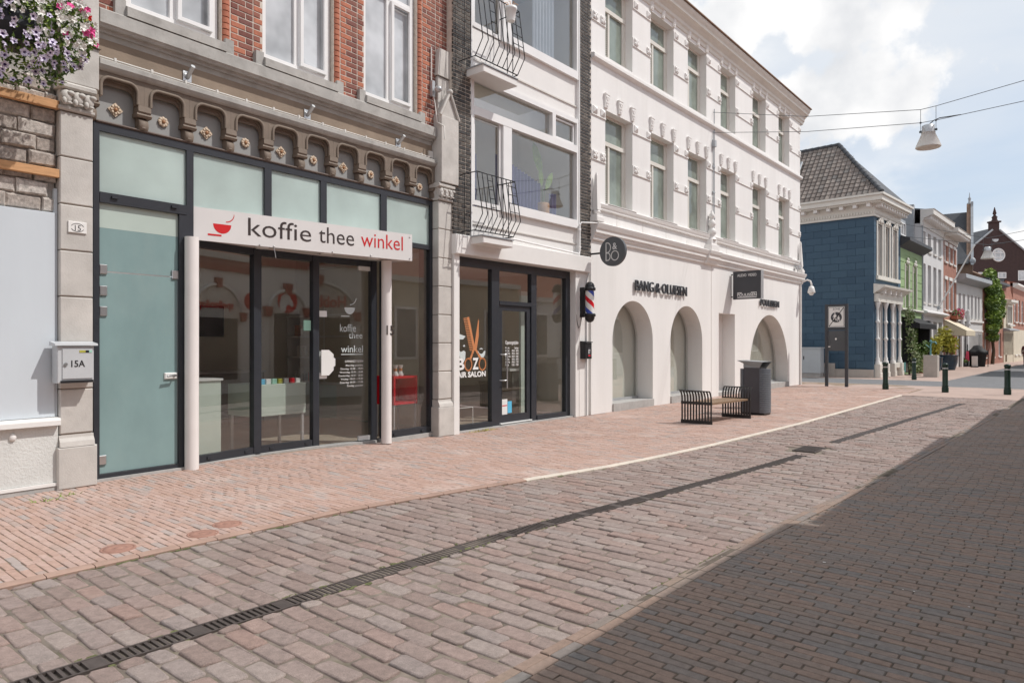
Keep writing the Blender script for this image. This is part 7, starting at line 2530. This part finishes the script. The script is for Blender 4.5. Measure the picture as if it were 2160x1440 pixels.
def paving(parent, pcs, key, name, dz, c, rng):
    pcs.sort(key=lambda q: FB.w((q[0] + q[1]) / 2, (q[2] + q[3]) / 2).length if on_screen((q[0] + q[1]) / 2, (q[2] + q[3]) / 2, 0, -.01) else 1e3)
    unit = MB()
    brick_faces(unit, -.5, .5, -.5, .5, 0, .0, rng, 0)
    mus = []
    for j in range(4):
        u = MB()
        w, l_ = .054, .21
        brick_faces(u, -w / 2, w / 2, -l_ / 2, l_ / 2, 0, c, rng)
        mus.append(u.mesh(name, key + '_object'))
    for q in pcs[:298]:
        sa, sb, ya, yb = q
        inst(mus[rng.randrange(4)], name, parent, ((sa + sb) / 2, (ya + yb) / 2, gz((sa + sb) / 2) + dz + .6 * und((sa + sb) / 2, (ya + yb) / 2) + rng.uniform(-.002, .002)), scale=((sb - sa) / .054, (yb - ya) / .21, 1))
    mb, at = MB(), []
    for sa, sb, ya, yb in pcs[298:]:
        n = brick_faces(mb, sa, sb, ya, yb, gz((sa + sb) / 2) + dz + .6 * und((sa + sb) / 2, (ya + yb) / 2) + rng.uniform(-.002, .002), c, rng)
        at += [rng.random()] * n
    o = mb.build(name + '_field', key + '_face', parent, attr=at)
    tag(o, kind='stuff')


rng = random.Random(77)
COV = [(2.74, 5.66), (3.02, 5.79), (2.12, 5.76)]
pk = lay(-.4, 28.6, lambda s: pl_at(KERB, s) + .085, lambda s: 9.0, .0625, .218, .0055, rng, None, .04)
paving(pav, pk, 'pavement_brick', 'brick', 0.0, .003, rng)
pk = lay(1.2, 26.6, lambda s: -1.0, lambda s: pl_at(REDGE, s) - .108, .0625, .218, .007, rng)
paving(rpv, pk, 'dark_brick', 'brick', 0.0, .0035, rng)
# border course of the dark pavement and the kerb bricks, laid along the street
for (line, off, wd, parent, mkey, nm, step, dz, lim, ch) in ((REDGE, -.072, .062, rpv, 'dark_brick_object', 'border_brick', .218, .002, 22, .004), (REDGE, -.006, .060, rpv, 'dark_brick_object', 'border_brick', .218, .0, 22, .004)):
    ub = MB()
    brick_faces(ub, -.1045, .1045, -wd / 2, wd / 2, 0, ch, rng)
    me = ub.mesh(nm, mkey)
    s = 1.4
    while s < lim:
        y = pl_at(line, s) + off
        ang = math.atan2(pl_at(line, s + .1) - pl_at(line, s - .1), .2)
        inst(me, nm, parent, (s, y - (0 if off < -.01 else .0), gz(s) + dz + rng.uniform(-.002, .002)), (0, 0, ang))
        s += step
kb = {}
for m in ('kerb_stone', 'kerb_pale'):
    u = MB().prof([(-.045, -.06), (-.048, -.004), (-.036, .004), (.036, .006), (.04, 0), (.04, -.06)], -.147, .147)
    kb[m] = u.mesh('kerb', m)
s = .2
while s < 25:
    y = pl_at(KERB, s) + .042
    ang = math.atan2(pl_at(KERB, s + .1) - pl_at(KERB, s - .1), .2)
    if on_screen(s, y, 0, .3):
        inst(kb['kerb_stone' if s < 6.2 else 'kerb_pale'], 'kerb', pav, (s, y, gz(s) + .004), (0, 0, ang))
    s += .30


# granite setts
def sett(mb, sa, sb, ya, yb, z, rng):
    j = .007
    c = rng.uniform(.010, .022)
    ou = []
    for (x, y, dx, dy) in ((sa, ya, 1, 1), (sb, ya, -1, 1), (sb, yb, -1, -1), (sa, yb, 1, -1)):
        a = (x + rng.uniform(-j, j), y + dy * c)
        b = (x + dx * c, y + rng.uniform(-j, j))
        ou += [a, b] if (dx, dy) in ((1, 1), (-1, -1)) else [b, a]
    cx, cy = (sa + sb) / 2, (ya + yb) / 2
    lv = []
    h = [rng.uniform(-.004, .004) for _ in range(8)]
    for k, zz in ((1.0, -.030), (.99, -.009), (.955, -.002), (.86, .0005)):
        lv += [(cx + (x - cx) * (k if k > .98 else k - .04), cy + (y - cy) * (k if k > .98 else k + .02), z + zz + h[i] * (k > .9 or 1)) for i, (x, y) in enumerate(ou)]
    fs = []
    for q in range(3):
        fs += [(q * 8 + i, q * 8 + (i + 1) % 8, q * 8 + 8 + (i + 1) % 8, q * 8 + 8 + i) for i in range(8)]
    fs.append(tuple(range(24, 32)))
    n0 = len(mb.f)
    mb.add(lv, fs, True)
    mb.sm[-1] = False
    return len(fs)


def gskip(s, y, h):
    return abs(s - 11.4) < .36 and abs(y - 3.32) < .20 + h * .6


rng = random.Random(5)
lo, hi = (lambda s: pl_at(REDGE, s) + .032), (lambda s: pl_at(KERB, s) - .012)
ps = []
for a, b in ((.2, 10.72), (12.36, 22.78)):
    ps += lay(a, b, lo, lambda s: pl_at(DRAIN, s) - .082, .128, .272, .011, rng, gskip, .10)
    ps += lay(a, b, lambda s: pl_at(DRAIN, s) + .082, hi, .128, .272, .011, rng, gskip, .10)
ps += lay(10.72, 12.36, lo, hi, .128, .272, .011, rng, gskip, .10)
ps += lay(22.78, 24.9, lo, hi, .128, .272, .011, rng, gskip, .10)
ps.sort(key=lambda q: FB.w((q[0] + q[1]) / 2, (q[2] + q[3]) / 2).length if on_screen((q[0] + q[1]) / 2, (q[2] + q[3]) / 2, 0, -.01) else 1e3)
for q in ps[:298]:
    u = MB()
    sett(u, -(q[1] - q[0]) / 2, (q[1] - q[0]) / 2, -(q[3] - q[2]) / 2, (q[3] - q[2]) / 2, 0, rng)
    inst(u.mesh('sett', 'sett_object'), 'sett', road, ((q[0] + q[1]) / 2, (q[2] + q[3]) / 2, gz(q[0]) + ROADZ + .8 * und(q[0], q[2]) + rng.uniform(-.005, .005)), (rng.uniform(-.02, .02), rng.uniform(-.03, .03), rng.uniform(-.03, .03)))
mb, at = MB(), []
for q in ps[298:]:
    n = sett(mb, *q, gz(q[0]) + ROADZ + .8 * und(q[0], q[2]) + rng.uniform(-.005, .005), rng)
    at += [rng.random()] * n
tag(mb.build('sett_field', 'sett_face', road, attr=at), kind='stuff')

# slot drains and gully grate
for i, (a, b, lab) in enumerate(((.35, 10.7, 'long iron slot drain running along the sett roadway, nearer length'), (12.4, 22.75, 'long iron slot drain running along the sett roadway, farther length'))):
    dr_ = thing('slot_drain', lab, 'drain', FB, (a, pl_at(DRAIN, a), ROADZ), 'slot drains in the roadway')
    for off in (-.075, .062):
        e_ = MB()
        n = 30
        vs = []
        for k in range(n + 1):
            s = a + (b - a) * k / n
            y = pl_at(DRAIN, s) + off
            z = gz(s) + ROADZ
            vs += [(s, y, z - .05), (s, y + .013, z - .05), (s, y + .013, z + .002), (s, y, z + .002)]
        fs = []
        for k in range(n):
            for q in range(4):
                fs.append((k * 4 + q, k * 4 + (q + 1) % 4, k * 4 + 4 + (q + 1) % 4, k * 4 + 4 + q))
        e_.add(vs, fs)
        e_.build('edge_rail', 'drain_iron', dr_)
    ch = MB()
    vs = []
    for k in range(n + 1):
        s = a + (b - a) * k / n
        vs += [(s, pl_at(DRAIN, s) - .07, gz(s) + ROADZ - .035), (s, pl_at(DRAIN, s) + .07, gz(s) + ROADZ - .035)]
    ch.add(vs, [(2 * k, 2 * k + 2, 2 * k + 3, 2 * k + 1) for k in range(n)])
    ch.build('channel', 'black_plastic', dr_)
    bar_me = MB().box(-.0085, .0085, -.062, .062, -.02, 0).mesh('bar', 'drain_iron')
    solid = MB().box(-.03, .03, -.062, .062, -.02, 0).mesh('bar', 'drain_iron')
    s = a + .03
    k = 0
    rest = MB()
    while s < b - .02:
        vis = on_screen(s, pl_at(DRAIN, s), 0, .05)
        if vis and i == 0 and s < 6.5 and k < 290:
            inst(solid if k % 14 == 13 else bar_me, 'bar', dr_, (s, pl_at(DRAIN, s), gz(s) + ROADZ))
            k += 1
        elif vis:
            y, z = pl_at(DRAIN, s), gz(s) + ROADZ
            w = .0095 if i == 0 else .014
            rest.box(s - w, s + w, y - .062, y + .062, z - .02, z)
        s += .037
    if rest.v:
        tag(rest.build('bar_row', 'drain_iron', dr_), kind='stuff')
gu = thing('gully_grate', 'square iron gully grate between the two slot drains', 'grate', FB, (11.4, 3.32, G + ROADZ))
fr2 = MB()
z = G + ROADZ
fr2.box(11.09, 11.71, 3.145, 3.165, z - .04, z + .003).box(11.09, 11.71, 3.475, 3.495, z - .04, z + .003).box(11.09, 11.11, 3.166, 3.474, z - .04, z + .003).box(11.69, 11.71, 3.166, 3.474, z - .04, z + .003)
fr2.build('frame', 'drain_iron', gu)
MB().box(11.11, 11.69, 3.165, 3.475, z - .06, z - .035).build('sump', 'black_plastic', gu)
for k in range(12):
    s = 11.14 + k * .047
    MB().box(s, s + .022, 3.166, 3.474, z - .03, z + .001).build('bar', 'drain_iron', gu)
# round valve covers in the pavement
for i, (a, b) in enumerate(COV):
    t = thing('valve_cover', ['round rusty valve cover in the brick pavement, middle of three', 'round rusty valve cover in the brick pavement, farthest of three', 'round rusty valve cover in the brick pavement, closest to the picture edge'][i], 'valve cover', FB, (a, b, 0), 'valve covers in the pavement')
    MB().lathe([(.125, -.02), (.125, .001), (.112, .003), (.110, .0), (0, .0)], a, b, 24, gz(a) + .008).build('rim', 'cover_red', t)
    MB().lathe([(.104, .0), (.102, .004), (.06, .0045), (.058, .003), (.03, .003), (.028, .0055), (0, .0055)], a, b, 24, gz(a) + .008).build('lid', 'cover_red', t)
# moss and weeds along joints and wall feet
ms = MB()
rng = random.Random(12)
for _ in range(190):
    s = rng.uniform(1.2, 9)
    r = rng.random()
    if r < .4:
        y = pl_at(REDGE, s) + rng.gauss(.02, .012)
    elif r < .7:
        y = pl_at(KERB, s) - rng.uniform(.0, .02)
    else:
        y = pl_at(DRAIN, s) + rng.choice((-.085, .085)) + rng.gauss(0, .01)
    z = gz(s) + ROADZ + .8 * und(s, y) - .006
    for q in range(4):
        k = rng.uniform(.004, .011)
        c = Vector((s + rng.gauss(0, .03), y + rng.gauss(0, .006), z))
        ms.add([c + Vector((-k * 2, -k, 0)), c + Vector((k * 2, -k, 0)), c + Vector((k * 1.5, k, .006)), c + Vector((-k * 1.5, k, .006))], [(0, 1, 2, 3)])
ms.top('moss', 'moss', FB, (3, 3, 0), 'green moss in the joints of the roadway edges', 'moss', kind='stuff', fix=False)
for i, (s, y, n, w, lab) in enumerate(((9.62, 8.74, 90, .22, 'tuft of dry weeds at the foot of the barber shop window'), (2.3, 8.05, 26, .07, 'tiny weed tuft in the pavement below the blue board'), (2.55, 8.18, 20, .05, 'tiny weed tuft in the pavement near the mailbox pier'))):
    t = MB()
    for _ in range(n):
        p = Vector((s + rng.gauss(0, w), y + rng.gauss(0, .025), gz(s)))
        d = Vector((rng.gauss(0, .03), rng.gauss(0, .03), rng.uniform(.015, .06)))
        q = Vector((rng.uniform(-1, 1), rng.uniform(-1, 1), 0)).normalized() * .007
        t.add([p - q, p + q, p + d], [(0, 1, 2)])
    t.top('weed_tuft', 'leaf_yellow' if i == 0 else 'leaf_light', FB, (s, y, gz(s)), lab, 'weeds', fix=False)
# gum spots and crumbs on the dark bricks
gm = MB()
for _ in range(34):
    s, y = 2.2 + 7.5 * rng.random() ** 1.5, rng.uniform(-.9, 1.9)
    k = rng.choice((.004, .006, .007, .012, .016))
    gm.add([(s + k * math.cos(R(a)) * rng.uniform(.7, 1.2), y + k * math.sin(R(a)), gz(s) + .008) for a in range(0, 360, 45)], [tuple(range(8))])
for _ in range(45):
    s, y = rng.uniform(2.0, 12), rng.uniform(5.6, 8.2)
    k = rng.uniform(.004, .010)
    gm.add([(s + k * math.cos(R(a)) * rng.uniform(.7, 1.2), y + k * math.sin(R(a)), gz(s) + .008) for a in range(0, 360, 45)], [tuple(range(8))])
gm.top('gum_spots', 'off_white', FB, (3, 1, 0), 'scattered pale gum spots and crumbs trodden into the paving', 'litter', kind='stuff', fix=False)
